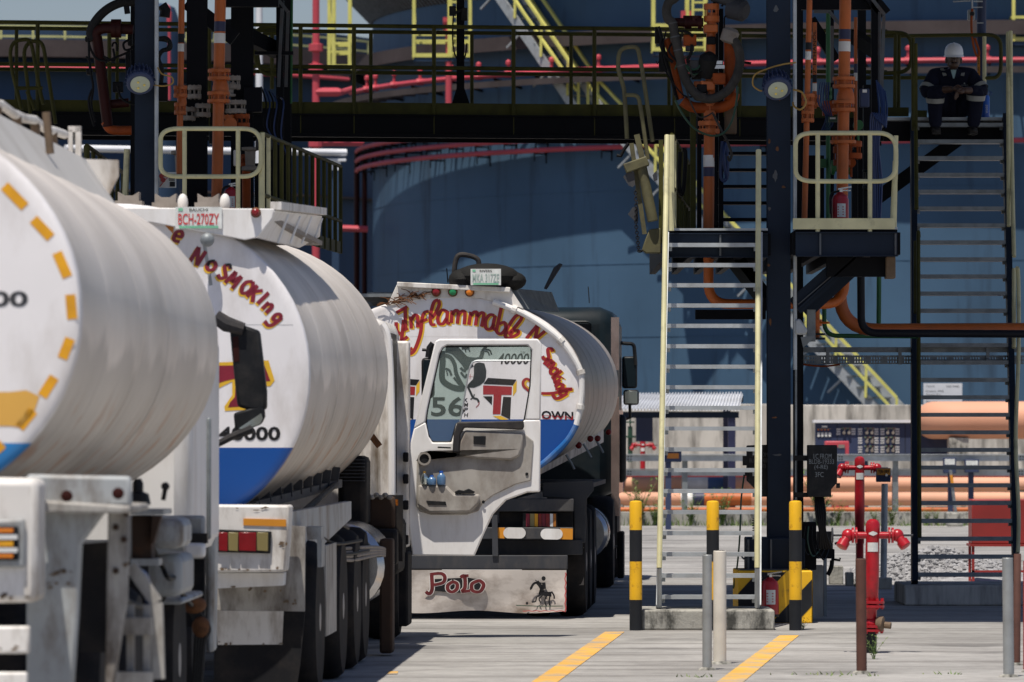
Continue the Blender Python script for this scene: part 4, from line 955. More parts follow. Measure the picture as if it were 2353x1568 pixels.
# conduit round the rim
cp = [(380,402),(520,392),(700,396),(800,404),(862,424),(1000,476),(1100,525),(1210,598),(1310,682),(1390,790),(1440,890),(1448,1000),(1438,1120),(1412,1240),(1360,1330),(1282,1412),(1180,1502),(1050,1575)]
pts = [T3.f(z8, -.03)(*p) for p in cp]; k = 13
obj('conduit', MB().tube(sm(pts[4:k+1], 4), .028, 10), 'white_paint', T3.t)
mk('paint_blue', (.01, .12, .38), .45, dirt=(.3, .3, .3), damt=.4, dscale=6)
obj('conduit', MB().tube(sm(pts[k:], 4), .028, 10), 'paint_blue', T3.t)
mb = MB()
for q in (5, 8, 10, 12): p = pts[q]; mb.lathe([(.04, -.02), (.04, .02)], p, pts[min(q+1, len(pts)-1)]-pts[q-1], 10)
obj('conduit_clamp', mb, 'white_worn', T3.t)
# twist of dry rope / straw along the top rim
mb = MB(); r_ = random.Random(3)
for i in range(60):
    u = r_.random(); a = T3.f(z8, -.04)(160 + 230*u, 445 - 62*math.sin(u*1.5) + r_.uniform(-10, 10)); b_ = a + Vector((r_.uniform(-.12, .16), r_.uniform(-.03, .02), r_.uniform(-.05, .06))); mb.tube([a, a.lerp(b_, .5)+Vector((0, 0, .015)), b_], .004, 3)
obj('dry_rope', mb, 'rust', T3.t)
# spill box on top
mb = MB(); T3.pp(mb, [(232,300),(975,338),(1062,470),(900,430),(780,402),(640,396),(500,400),(390,408),(160,455)], -.01, .03, z8); obj('spill_box_end', mb, 'white_worn', T3.t, bev=.004)
mb = MB(); a, b_ = T3.f(z8, -.07)(228, 294), T3.f(z8, -.07)(975, 330); mb.prism([a, b_, b_ + Vector((0, 0, -.045)), a + Vector((0, 0, -.045))], (0, .12, 0)); obj('spill_box_lip', mb, 'white_worn', T3.t, bev=.006)
mb = MB(); A = T3.l(*z8(978, 334), .03); B = T3.l(*z8(1062, 470), .03); C_ = T3.l(*z8(1300, 492), 2.6); D_ = T3.l(*z8(1250, 362), 2.6); mb.prism([A, B, C_, D_], (-.02, 0, 0)); E_ = T3.l(*z8(1205, 345), 2.2); obj('spill_box_side', mb, 'galv_dark', T3.t)
mb = MB(); mb.box((-.85, .05, A.z-.08), (A.x-.03, 2.5, A.z-.05)); mb.box((-.9, 2.5, 2.9), (D_.x, 2.56, D_.z)); obj('spill_box_floor', mb, 'galv_dark', T3.t)
for x, m in ((487, 'lamp_red'), (597, 'lamp_green'), (708, 'lamp_amber')): lamp(T3, T3.f(z8, -.012)(x, 361), .034, m, 'marker_lamp', .05, 'rust')
mb = MB(); p = T3.l(*z8(820, 258), .1); mb.ell(p, (.30, .25, .12), 18, 10); mb.ell(p + Vector((.22, .05, -.04)), (.14, .2, .09)); mb.ell(p + Vector((-.22, 0, -.03)), (.13, .2, .1)); obj('rolled_tarpaulin', mb, 'hose_dark', T3.t)
def plate(T, zf, x0, y0, x1, y1, yl, word, m_word, skew=0, top='RIVERS'):
    a = T.l(*zf(x0, y1), yl); b_ = T.l(*zf(x1, y0), yl); mb = MB(); mb.box(a, (b_.x, yl+.012, b_.z)); o = obj('number_plate', mb, 'plate_white', T.t)
    f = T.f(zf, yl-.003); w_ = x1-x0; h_ = y1-y0
    mb = MB(); text_in(mb, word, f, x0+.06*w_, y0+.30*h_, x1-.06*w_, y1-.18*h_, .012); obj('plate_number', mb, m_word, o, smooth=False)
    mb = MB(); text_in(mb, top, f, x0+.3*w_, y0+.06*h_, x1-.3*w_, y0+.2*h_, .01); obj('plate_heading', mb, 'black_letter', o, smooth=False)
    mb = MB(); mb.flat([f(x0+.08*w_, y1-.13*h_), f(x1-.08*w_, y1-.13*h_), f(x1-.08*w_, y1-.03*h_), f(x0+.08*w_, y1-.03*h_)]); mb.flat([f(x0+.06*w_, y0+.05*h_), f(x0+.16*w_, y0+.05*h_), f(x0+.16*w_, y0+.18*h_), f(x0+.06*w_, y0+.18*h_)]); obj('plate_green_band', mb, 'plate_green', o, smooth=False)
plate(T3, z8, 714, 208, 914, 316, -.16, 'MKA 317ZE', 'plate_faint')
mb = MB(); g = T3.f(z8, .1); mb.tube(rp([g(600, 305), g(612, 150), g(640, 106), g(765, 135), g(770, 190)], .08), .024, 10); obj('grab_loop', mb, 'dark_trim', T3.t)
mb = MB(); T3.pp(mb, [(1196, 338), (1215, 345), (1322, 178), (1300, 170), (1262, 200)], 1.6, .06, z8); obj('hatch_lever', mb, 'chassis_grey', T3.t, bev=.008)
for x, y0, y1, yl in ((556, 205, 300, .6), (1050, 278, 325, 2), (1490, 326, 434, 13.2)):
    a = T3.l(*z8(x+8, y1), yl); b_ = T3.l(*z8(x, y0), yl); obj('aerial', MB().tube([a, b_], .006, 5), 'black_plastic', T3.t)
# side skirt and lamps under the shell
mb = MB(); A = T3.l(*z8(1190, 1500), .1); B = T3.l(*z8(1180, 1562), .1); C_ = T3.l(*z8(1592, 1352), 11.5); D_ = T3.l(*z8(1592, 1245), 11.5)
mb.prism([A, B, C_, D_], (-.03, 0, 0)); obj('side_skirt', mb, 'white_board', T3.t)
for x, y, yl in ((1420, 1373, 4.2), (1497, 1330, 6.6), (1545, 1328, 8.3), (1618, 1286, 11.8)):
    p = T3.l(*z8(x, y), yl); mb = MB(); mb.lathe([(.034, 0), (.032, -.03), (.015, -.04)], p + Vector((.012, 0, 0)), (0, 1, 0), 14); obj('side_lamp', mb, 'lamp_red', T3.t)
for x, y, yl in ((1490, 1415, 6.0), (1378, 1490, 3.0), (1570, 1385, 9)):
    p = T3.l(*z8(x, y), yl); obj('hook', MB().tube([p + Vector((-.05, 0, .08)), p, p + Vector((.03, 0, -.06))], .014, 6), 'galv', T3.t)
# rear frame
undercarriage(T3, 12.0, (1.0, 2.35, 3.7, 10.6), 14.0)
mb = MB()
def sym(fn):                                          # the same piece on the truck's other side, mirrored about its axis
    q = MB(); fn(q); m = MB(); m.v = [(-x, y, z) for x, y, z in q.v]; m.f = [tuple(reversed(f_)) for f_ in q.f]; m.m = list(q.m); m.g = list(q.g); return q, m
def both(name, mat, fn, T=T3, bev=0, **k):
    for q in sym(fn): obj(name, q, mat, T.t, bev=bev, **k)
both('mudguard', 'chassis_grey', lambda m: (T3.pp(m, [(1020,350),(1330,335),(1332,400),(1290,450),(1280,720),(1215,720),(1210,450),(1020,440)], .35, .06, z1)), bev=.01)
mb = MB(); a = T3.l(*z1(1330, 340), .35); mb.box((-a.x, .41, a.z-.06), (a.x, 4.4, a.z-.02)); obj('mudguard_top', mb, 'chassis_grey', T3.t)
def cross(name, y0, y1, yl, dep, mat, x1=1210):
    a = T3.l(*z1(x1, y1), yl); b_ = T3.l(*z1(x1, y0), yl); mb = MB(); mb.box((-a.x, yl, a.z), (a.x, yl+dep, b_.z)); obj(name, mb, mat, T3.t, bev=.008); return a.x
cross('cross_beam', 450, 528, .1, .12, 'chassis_grey'); cross('back_panel', 528, 625, .2, .05, 'chassis_black', 1205)
hx = cross('bumper_bar', 625, 698, .06, .1, 'chassis_grey', 1206); cross('lower_panel', 700, 792, .3, .08, 'chassis_grey', 1262); cross('step_beam', 795, 882, .02, .12, 'chassis_grey', 1172)
both('bumper_patch', 'sign_orange', lambda m: T3.pp(m, [(1128,630),(1205,632),(1204,699),(1128,697)], .053, .005, z1))
both('bumper_patch', 'sign_orange', lambda m: T3.pp(m, [(748,626),(790,626),(790,692),(748,690)], .053, .005, z1))
def oval(m, x0, x1, y0, y1):
    cx_, cy_ = (x0+x1)/2, (y0+y1)/2; r_ = (y1-y0)/2; pts = []
    for k in range(20):
        t = 2*math.pi*k/20; pts.append((cx_ + math.copysign((x1-x0)/2-r_, math.cos(t)) + r_*math.cos(t), cy_ + r_*math.sin(t)))
    T3.pp(m, pts, .046, .006, z1)
both('bumper_reflector', 'white_paint', lambda m: oval(m, 1008, 1143, 632, 699)); both('bumper_reflector', 'white_paint', lambda m: oval(m, 782, 918, 625, 693))
both('tail_lamp', 'black_plastic', lambda m: T3.pp(m, [(900,536),(1110,540),(1110,626),(900,622)], .13, .06, z1))
for x0, x1, m_ in ((920, 942, 'dark_red'), (945, 970, 'lamp_yellow'), (972, 992, 'dash_orange'), (995, 1015, 'lamp_red'), (1018, 1038, 'dark_red'), (1040, 1064, 'lamp_red'), (1066, 1084, 'white_letter'), (1086, 1102, 'brown_orange')):
    both('lamp_segment', m_, lambda m: T3.pp(m, [(x0,541),(x1,542),(x1,620),(x0,619)], .122, .008, z1))
mb = MB(); T3.pp(mb, [(712,550),(745,550),(750,800),(715,800)], .0, .05, z1); obj('tie_plate', mb, 'chassis_grey', T3.t)
mb = MB(); a = T3.l(*z1(1166, 885), 0); b_ = T3.l(*z1(1158, 1140), 0)
vs = []; fs = []; nx, nz = 40, 10
for j in range(nz+1):
    for i in range(nx+1):
        u = -1 + 2*i/nx; vs.append((u*a.x, -.012 - .025*math.sin(u*5+j*.3)*(j/nz), a.z + (b_.z-a.z)*j/nz + .012*math.sin(u*7)*(j/nz)))
for j in range(nz):
    for i in range(nx): k = j*(nx+1)+i; fs.append((k, k+nx+1, k+nx+2, k+1))
mb.add(vs, fs); mb.add([(x, y+.01, z) for x, y, z in vs], [tuple(reversed(q)) for q in fs]); flap = obj('flap_board', mb, 'white_board', T3.t)
fb = T3.f(z1, -.040); fb2 = T3.f(z1, -.0415); fb3 = T3.f(z1, -.043)
mb = MB(); mb.flat([fb(*p) for p in ((355,940),(560,930),(660,945),(668,1000),(640,1024),(470,1022),(355,1010))]); obj('lettering_ground', mb, 'black_letter', flap, smooth=False)
PO = [[(345,915),(348,1000),(330,1030),(310,1015)], [(335,910),(400,905),(425,925),(415,960),(360,975)], [(475,955),(445,975),(445,1005),(470,1018),(498,1000),(500,968),(475,955)], [(520,930),(545,920),(548,990),(530,1015),(580,1010)], [(545,920),(570,918)], [(625,950),(590,970),(595,1010),(640,1015),(662,975),(640,950),(622,952)]]
ma, mc = MB(), MB()
for s_ in PO: stroke(ma, s_, fb2, 29); stroke(mc, s_, fb3, 21)
obj('lettering_outline', ma, 'white_worn', flap, smooth=False); obj('lettering', mc, 'maroon', flap, smooth=False)
mb = MB()                                              # horse and rider silhouette
for st, wd in (([(958,990),(945,1005)], 10), ([(990,958),(965,970),(948,1000)], 18), ([(985,955),(1010,985),(1020,1020)], 30), ([(1000,1020),(1040,1030),(1075,1030)], 36), ([(1075,1015),(1090,1040),(1092,1060)], 12), ([(1010,1035),(985,1050),(978,1075),(955,1080)], 10), ([(1020,1040),(1000,1060),(1010,1085)], 10), ([(1045,1040),(1035,1070),(1040,1100)], 10), ([(1068,1035),(1062,1065),(1062,1100)], 12), ([(1028,960),(1032,1000)], 26), ([(1025,970),(1010,1000),(1000,1030)], 12), ([(1020,965),(990,960)], 8), ([(1040,1000),(1075,1050)], 3), ([(975,945),(985,950)], 6)): stroke(mb, st, fb2, wd*.78, taper=False)
for c_, r_ in (((1027, 936), 13), ((926, 1087), 8)): mb.flat([fb3(c_[0]+r_*math.cos(k*.6283), c_[1]+r_*1.1*math.sin(k*.6283)) for k in range(10)])
obj('rider_drawing', mb, 'black_letter', flap, smooth=False)
mb = MB(); stroke(mb, [(860,1100),(1000,1105),(1145,1104)], fb, 6, smooth=False); obj('grass_stroke', mb, 'cable_green', flap, smooth=False)
mb = MB()
for i in range(30): y = 900 + i*8; stroke(mb, [(1160 + 3*math.sin(i), y), (1160 + 3*math.sin(i+1), y+8)], fb, 6, smooth=False)
for i in range(25): x = 900 + i*10; stroke(mb, [(x, 1134+2*math.sin(i*1.3)), (x+10, 1134+2*math.sin(i*1.3+1.3))], fb, 5, smooth=False)
obj('red_edging', mb, 'sticker_red', flap, smooth=False)
both('mud_flap', 'white_board' if False else 'grey_crust', lambda m: T3.pp(m, [(1166,792),(1272,745),(1272,976),(1170,978)], .55, .02, z1))
# fuel drum, cab
def drum(m): m.lathe([(.25, 0), (.29, .04), (.29, 1.1), (.25, 1.14)], (.93, 9.0, .62), (0, 1, 0), 24)
both('fuel_tank', 'chrome', drum)
mb = MB()
for y in (9.2, 9.9): mb.lathe([(.296, 0), (.296, .06)], (.93, y, .62), (0, 1, 0), 24)
obj('tank_strap', mb, 'chassis_black', T3.t, split=1)
mb = MB(); mb.box((-1.22, 12.9, .95), (1.22, 15.1, 3.12)); obj('cab', mb, 'cab_dark', T3.t, bev=.20)
mb = MB()
for x in (-.62, .1, .72):
    mb.tube(rp([(x-.22, 12.88, 2.2), (x-.22, 12.88, 2.95), (x+.22, 12.88, 2.95), (x+.22, 12.88, 2.2), (x-.22, 12.88, 2.2)], .08), .015, 6)
obj('pressed_panel', mb, 'cab_dark', T3.t, split=1)
mb = MB(); mb.box((1.223, 13.1, 1.0), (1.235, 14.9, 1.95)); obj('side_panel', mb, 'mirror_panel', T3.t)
mb = MB(); mb.box((1.15, 12.86, .75), (1.24, 12.9, 2.1)); mb.box((1.15, 12.85, 2.4), (1.24, 12.9, 3.0)); obj('corner_strip', mb, 'mirror_panel', T3.t, split=1)
both('cab_wheel', 'rubber', lambda m: m.lathe([(.3, -.15), (.47, -.15), (.5, -.08), (.5, .08), (.47, .15), (.3, .15)], (1.05, 14.1, .5), (1, 0, 0), 32))
mb = MB(); mb.box((-1.2, 14.6, .35), (1.2, 15.2, .95)); obj('front_bumper', mb, 'cab_dark', T3.t, bev=.05)
mb = MB(); a = T3.l(1437, 790, 14.6); mb.tube(rp([a + Vector((-.12, 0, .02)), a, a + Vector((.10, 0, 0)), a + Vector((.12, 0, -.25))], .05), .022, 8); b_ = T3.l(1447, 965, 14.6); mb.tube([T3.l(1447, 925, 14.6), T3.l(1448, 960, 14.6), b_ + Vector((-.12, 0, -.02))], .018, 8); o = obj('mirror_arm', mb, 'black_plastic', T3.t)
def mirror(T, x0, y0, x1, y1, yl, dep=.10, gm='cab_dark'):
    a = T.l(x0, y1, yl); b_ = T.l(x1, y0, yl); mb = MB(); mb.box(a, (b_.x, yl+dep, b_.z)); o = obj('mirror', mb, 'black_plastic', T.t, bev=.03)
    mb = MB(); mb.box(a + Vector((.018, -.006, .018)), (b_.x-.018, yl-.001, b_.z-.018)); obj('mirror_glass', mb, gm, o, bev=.004)
mirror(T3, 1429, 819, 1464, 893, 14.6); mirror(T3, 1432, 896, 1468, 931, 14.55, gm='mirror_glass')
mb = MB(); T3.pb(mb, 1418, 952, 1438, 1110, 13.4, .25); obj('air_duct', mb, 'black_plastic', T3.t, bev=.05)
mb = MB(); T3.pb(mb, 1418, 1222, 1433, 1330, 11.6, .5); obj('step_box', mb, 'chassis_black', T3.t, bev=.02)
for dy in (0, 1): mb = MB(); a = T3.l(1416, 1260, 11.3); mb.box((1.18, 11.2, .3), (1.25, 12.6, .42)) ; 
obj('cab_step', mb, 'chassis_black', T3.t)

# ---------------------------------------------------------------- truck 2: white cab with its door swung open
T2 = Truck('tanker_truck', 'middle tanker lettered No Smoking over a blue foot, white cab door swung open', -2.52, 35.7, R(1.9))
head_paint('head_two', T2.l(600, 1029, 0).z)
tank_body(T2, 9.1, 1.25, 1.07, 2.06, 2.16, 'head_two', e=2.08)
f1 = T2.f(z6, -.002); f2 = T2.f(z6, -.003)
st2 = glyphs([('N', 92, 228, 30), ('o', 190, 268, 34)], 105) + glyphs([('S', 262, 320, 36), ('M', 312, 362, 40), ('O', 400, 408, 42), ('K', 448, 448, 44), ('I', 512, 488, 46), ('n', 545, 525, 48), ('g', 600, 585, 52)], 98)
st2 += glyphs([('e', -20, 95, 24)], 120)
ma, mc = MB(), MB()
for s_ in st2: stroke(ma, [(x-8, y+10) for x, y in s_], f1, 26); stroke(mc, s_, f2, 24)
obj('lettering_shadow', ma, 'yellow_letter', T2.t, smooth=False); obj('lettering', mc, 'dark_red', T2.t, smooth=False)
mb = MB()
for s_ in st2[3:5]: stroke(mb, [(x+4, y-6) for x, y in s_[:3]], T2.f(z6, -.004), 16)
obj('lettering_highlight', mb, 'black_letter', T2.t, smooth=False)
g = T2.f(zm, -.003); g1 = T2.f(zm, -.002)
mb = MB(); mb.flat([g(*p) for p in ((-260,770),(-220,760),(500,750),(560,905),(500,910),(455,870),(440,880),(430,1140),(150,1160),(170,1110),(215,1060),(225,880),(120,905),(60,925),(-120,900),(-200,915))]); obj('emblem', mb, 'dark_red', T2.t, smooth=False)
mb = MB(); mb.flat([g1(*p) for p in ((-300,740),(540,705),(600,900),(560,955),(520,955),(500,1175),(120,1195),(115,1150),(190,1040),(190,910),(50,980),(-160,950),(-260,960))]); obj('emblem_border', mb, 'yellow_letter', T2.t, smooth=False)
mb = MB(); text_in(mb, '40000', g, 60, 1345, 655, 1480, .03); obj('number_lettering', mb, 'black_letter', T2.t, smooth=False)
mb = MB(); mb.flat([f2(*p) for p in ((-70, -5), (-5, 0), (-12, 55), (-40, 28))]); obj('orange_patch', mb, 'brown_orange', T2.t, smooth=False)
mb = MB(); stroke(mb, [(250, 625), (740, 628)], T2.f(z6, -.001), 3, smooth=False); stroke(mb, [(180, 100), (205, 250), (225, 380)], T2.f(z6, -.001), 20); obj('grime_streak', mb, 'grey_paint', T2.t, smooth=False)
p = T2.f(z6, -.08)(205, 75); mb = MB(); mb.ell(p + Vector((0, -.03, -.02)), (.045, .045, .045)); obj('ball_knob', mb, 'galv_dark', T2.t)
# spill box on top
zb = T2.l(457, 476, .3).z; zl = T2.l(457, 546, .3).z
mb = MB(); T2.pp(mb, [(-160,474),(630,480),(626,502),(592,546),(562,552),(500,540),(430,527),(350,512),(252,505),(150,510),(-120,540),(-160,500)], -.06, .03); obj('spill_box_end', mb, 'white_paint', T2.t, bev=.006)
mb = MB(); c0 = T2.l(634, 484, -.02); c1 = T2.l(740, 496, 5.2); c2 = T2.l(735, 545, 5.2); c3 = T2.l(690, 570, 4.0); c4 = T2.l(592, 546, -.02)
mb.prism([c0, c1, c2, c3, c4], (-.03, 0, 0)); obj('spill_box_side', mb, 'white_paint', T2.t, bev=.006)
mb = MB(); mb.box((-c0.x, -.02, c0.z-.05), (c0.x-.05, 5.1, c0.z-.02)); obj('spill_box_floor', mb, 'grey_crust', T2.t)
mb = MB(); mb.bar(c0 + Vector((0, 0, .03)), c1 + Vector((0, 0, .03)), .07, .05); obj('spill_box_lip', mb, 'white_worn', T2.t)
for k in range(4):
    u = (k+.6)/4; p = c0.lerp(c1, u); mb = MB(); mb.tube([p + Vector((.03, 0, -.02)), p + Vector((-.02, .02, -.15)), p + Vector((-.04, .03, -.20))], .008, 6); obj('drain_tube', mb, 'sheet_white', T2.t)
plate(T2, lambda x, y: (x, y), 403, 476, 510, 526, -.075, 'BCH-270ZY', 'plate_red', top='BAUCHI')
lamp(T2, T2.l(588, 489, -.062), .025, 'lamp_red', 'marker_lamp', .05, 'rust')
for x, yb, m_, wd in ((295, 472, 'grey_crust', 26), (380, 476, 'grey_crust', 24), (478, 476, 'grey_crust', 24)):
    yl = 2.0; q = T2.l(x, yb, yl); mb = MB(); mb.box((q.x-.09, yl, q.z-.12), (q.x+.09, yl+.16, q.z+.03))
    mb.prism([(q.x-.07, yl, q.z+.03), (q.x+.07, yl, q.z+.03), (q.x+.07, yl, q.z+.09), (q.x+.03, yl, q.z+.065), (q.x-.03, yl, q.z+.065), (q.x-.07, yl, q.z+.09)], (0, .12, 0)); obj('hatch_clamp', mb, m_, T2.t)
for x in (420, 517):
    yl = 1.6; q = T2.l(x, 466, yl); mb = MB(); mb.ell(q, (.035, .035, .06)); mb.cyl(q, q - Vector((0, 0, .15)), .02); obj('vent_valve', mb, 'white_worn', T2.t)
# rear end
undercarriage(T2, 8.8, (1.2, 3.6, 5.2), 10.4, 'grey_paint')
def lightbox(m): T2.pp(m, [(1180,305),(1605,308),(1580,676),(1182,680)], -.45, .30, z7)
both('lamp_box', 'white_worn', lightbox, T2, bev=.015)
both('reflector', 'sign_orange', lambda m: T2.pp(m, [(1347,380),(1584,386),(1584,425),(1347,418)], -.457, .006, z7), T2)
both('tail_lamp', 'black_plastic', lambda m: T2.pp(m, [(1195,440),(1502,452),(1496,574),(1195,566)], -.475, .03, z7), T2, bev=.004)
for x0, x1, m_ in ((1212, 1260, 'lamp_red'), (1264, 1318, 'lamp_yellow'), (1322, 1418, 'lamp_red'), (1422, 1484, 'lamp_yellow')):
    both('lamp_segment', m_, lambda m: T2.pp(m, [(x0,456),(x1,458),(x1,562),(x0,558)], -.487, .014, z7), T2, bev=.003)
both('lower_shelf', 'white_paint', lambda m: T2.pp(m, [(1185,682),(1570,682),(1566,752),(1190,768)], -.30, .25, z7), T2)
both('rear_panel', 'white_grimy', lambda m: T2.pp(m, [(1185,690),(1606,420),(1690,425),(1685,895),(1185,888)], -.05, .05, z7), T2)
both('mud_flap', 'rubber', lambda m: T2.pp(m, [(1185,886),(1688,896),(1660,1200),(1640,1330),(1185,1330)], .35, .03, z7), T2)
both('flap_plate', 'white_worn', lambda m: T2.pp(m, [(1196,890),(1570,894),(1562,1078),(1205,1080)], .335, .012, z7), T2)
both('end_post', 'grey_paint', lambda m: T2.pp(m, [(1695,425),(1778,428),(1778,495),(1700,500)], .5, .3, z7), T2)
both('end_post', 'grey_paint', lambda m: T2.pp(m, [(1755,495),(1782,495),(1780,650),(1758,650)], .5, .3, z7), T2)
def sbeam(m):
    A = T2.l(*z7(1610, 345), .2); B = T2.l(*z7(1945, 285), 4.0); C_ = T2.l(*z7(1860, 345), 4.0); m.prism([A, B, B + Vector((0, 0, -.12)), A + Vector((0, 0, -.4))], (-.05, 0, 0))
both('side_beam', 'grey_paint', sbeam, T2)
both('side_guard', 'white_grimy', lambda m: m.prism([(1.2, 1.9, .95), (1.2, 3.0, .95), (1.2, 3.0, .35), (1.2, 1.9, .35)], (.03, 0, 0)), T2)
def under_rack(m):
    A = T2.l(*z7(1400, 312), .3); B = T2.l(*z7(1880, 185), 7.2); C0 = T2.l(*z7(1345, 298), .3); C1 = T2.l(*z7(1868, 120), 7.2)
    m.bar(A, B, .04, .06)
    for k in range(9): u = (k+.3)/9; m.bar(A.lerp(B, u), C0.lerp(C1, u) + Vector((.04, 0, .05)), .03, .06)
both('tank_cradle', 'chassis_grey', under_rack, T2, split=1)
mb = MB(); A = T2.l(*z7(1620, 395), .6); B = T2.l(*z7(1860, 190), 6.5); mb.tube([A, B], .022, 8); obj('drain_hose', mb, 'hose', T2.t)
mb = MB(); r_ = random.Random(5)
for k in range(4):
    A = T2.l(*z7(1790 + 10*k, 560 + 9*k), 3.0); B = T2.l(*z7(2120, 545 + 12*k), 7.4); mb.tube(sm([A, A.lerp(B, .4) + Vector((0, 0, -.015*k+.01)), B, B + Vector((.06, .3, -.12))], 5), .013, 7)
obj('brake_hose', mb, 'grey_crust', T2.t, split=1)
mb = MB(); q = T2.l(*z7(2130, 580), 7.5); mb.box(q + Vector((-.04, 0, -.75)), q + Vector((.06, .3, .12))); obj('valve_block', mb, 'rust_dark', T2.t, bev=.02)
def ftank(m): m.lathe([(.28, 0), (.33, .05), (.33, 1.35), (.28, 1.4)], (.98, 7.4, .68), (0, 1, 0), 28)
both('fuel_tank', 'chrome', ftank, T2)
for sx in (-1, 1): wheel(T2, 1.06*sx, 8.9, .5, .3, sx, False) if False else None
wheel(T2, 1.08, 6.4, .5, .3, 1, True); wheel(T2, -1.08, 6.4, .5, .3, -1, True); wheel(T2, 1.08, 11.2, .5, .3, 1); wheel(T2, -1.08, 11.2, .5, .3, -1)
r_ = random.Random(14)
for (x0, x1, y, n_, yl_) in ((495, 640, 1305, 7, -.455), (500, 655, 1352, 5, -.305), (500, 650, 1475, 5, .33), (640, 660, 1250, 4, -.455), (600, 690, 1385, 6, -.055), (520, 640, 1168, 4, -.455)):
    for q in range(n_):
        cx_ = r_.uniform(x0, x1); cy_ = y + r_.uniform(-7, 7); w_ = r_.uniform(2, 9); h_ = r_.uniform(1.5, 4); mb = MB(); mb.flat([T2.l(cx_ + w_*math.cos(2*math.pi*i/9)*r_.uniform(.5, 1.2), cy_ + h_*math.sin(2*math.pi*i/9)*r_.uniform(.5, 1.2), yl_) for i in range(9)]); obj('rust_stain', mb, 'wood', T2.t, smooth=False)
for k, pts in enumerate((((690,1190,1.0),(720,1200,2.0),(760,1195,3.0),(800,1215,4.5)), ((735,1230,2.0),(770,1250,3.0),(830,1242,5.0)), ((740,1262,2.5),(790,1275,4.0),(860,1262,6.8)))):
    obj('air_line', MB().tube(sm([T2.l(*q) for q in pts], 5), .012, 6), 'cable_black', T2.t)
mb = MB(); T2.pb(mb, 742, 1225, 800, 1262, 5.6, .3); obj('air_tank', mb, 'chassis_black', T2.t, bev=.04)
mb = MB(); T2.pb(mb, 700, 1200, 735, 1290, 3.0, 2.0); obj('frame_shadow_box', mb, 'chassis_black', T2.t) if False else None
for k in range(6): p = T2.l(845+10*k, 1140 + (3 if k % 2 else -2), 9.5); mb = MB(); mb.ell(p, (.025, .02, .02), 8, 6); obj('mud_clod', mb, 'white_grimy', T2.t)
# cab
mb = MB(); mb.box((-1.19, 9.75, .98), (1.19, 11.9, 2.62)); obj('cab', mb, 'white_worn', T2.t, bev=.12)
mb = MB(); mb.box((1.13, 9.72, 1.15), (1.24, 9.9, 2.45)); obj('rear_pillar', mb, 'white_worn', T2.t, bev=.02)
mb = MB(); mb.tube(sm([(1.16, 9.72, 2.56), (1.21, 9.72, 2.42), (1.235, 9.72, 1.9), (1.24, 9.72, 1.2)], 6), .03, 8); obj('corner_gutter', mb, 'white_paint', T2.t)
mb = MB(); mb.box((1.192, 9.95, 1.2), (1.2, 11.2, 2.5)); obj('doorway_shade', mb, 'black_plastic', T2.t)  # black panel painted in for the shaded cab interior
mb = MB(); mb.box((1.18, 11.2, .75), (1.3, 11.45, 2.45)); obj('hinge_pillar', mb, 'white_worn', T2.t, bev=.02)
mb = MB(); mb.box((.95, 9.9, .55), (1.28, 11.2, 1.0)); obj('wheel_arch', mb, 'chassis_black', T2.t, bev=.05)
mb = MB(); T2.pb(mb, 896, 1138, 925, 1290, 9.6, .1); obj('side_flap', mb, 'rubber', T2.t)
mb = MB(); T2.pb(mb, 905, 1270, 938, 1440, 11.0, .6); obj('entry_step', mb, 'chassis_black', T2.t, bev=.02)
mb = MB(); T2.pb(mb, 776, 1048, 842, 1215, 8.9, .6); obj('air_cleaner', mb, 'chassis_black', T2.t, bev=.05)
mb = MB(); T2.pb(mb, 776, 1216, 912, 1300, 9.3, .3); obj('arch_panel', mb, 'chassis_black', T2.t, bev=.03)
mb = MB(); T2.pb(mb, 846, 1140, 908, 1216, 9.55, .15); obj('arch_panel', mb, 'rust_dark', T2.t, bev=.03)
mb = MB()
for k in range(7): T2.pb(mb, 780, 1056+k*8, 838, 1058+k*8, 8.87, .03)
obj('cleaner_rib', mb, 'chassis_grey', T2.t, split=1)
mb = MB(); a = T2.l(852, 1000, 9.4); mb.bar(a, a + Vector((.07, 0, -.09)), .05, .05); obj('bracket', mb, 'rust', T2.t)
mb = MB(); T2.pb(mb, 908, 1148, 915, 1162, 9.6, .02); obj('marker_lamp', mb, 'lamp_amber', T2.t)
for y in (1040, 1090, 1150, 1230): mb = MB(); T2.pb(mb, 926, y, 938, y+22, 11.1, .08); obj('door_hinge', mb, 'chassis_black', T2.t, bev=.01)
# the open door
yd = 11.25
mb = MB()
for pts in ([(951,985),(978,970),(985,1003),(994,1017),(1037,1017),(1049,972),(1197,972),(1206,965),(1242,965),(1241,1131),(1212,1132),(1163,1150),(1133,1182),(1111,1229),(1090,1278),(947,1277),(939,1203),(943,1018)],
            [(951,985),(978,970),(981,944),(1010,813),(1017,800),(1028,794),(1212,794),(1222,805),(1219,888),(1206,965),(1242,965),(1244,790),(1236,779),(1010,779),(1000,784)]): T2.pp(mb, pts, yd, .06)
door = obj('door', mb, 'white_paint', T2.t, bev=.012)
pr = lambda pts, yl, dep, m_, nm, zf=None, bev=.01: obj(nm, T2.pp(MB(), pts, yl, dep, zf), m_, door, bev=bev)
pr([(255,215),(250,490),(270,528),(340,548),(560,548),(630,525),(655,480),(720,430),(860,362),(950,340),(966,100),(905,48),(620,40),(470,190),(300,200)], yd-.018, .016, 'door_card', 'door_card', z1)
pr([(272,205),(285,180),(330,170),(468,182),(620,205),(830,215),(880,190),(895,150),(905,50),(545,32),(500,150),(480,185)], yd-.055, .036, 'door_card', 'arm_rest', z1, .02)
pr([(262,365),(435,367),(485,420),(640,422),(636,480),(580,535),(330,538),(255,490)], yd-.085, .066, 'door_card', 'door_pocket', z1, .02)
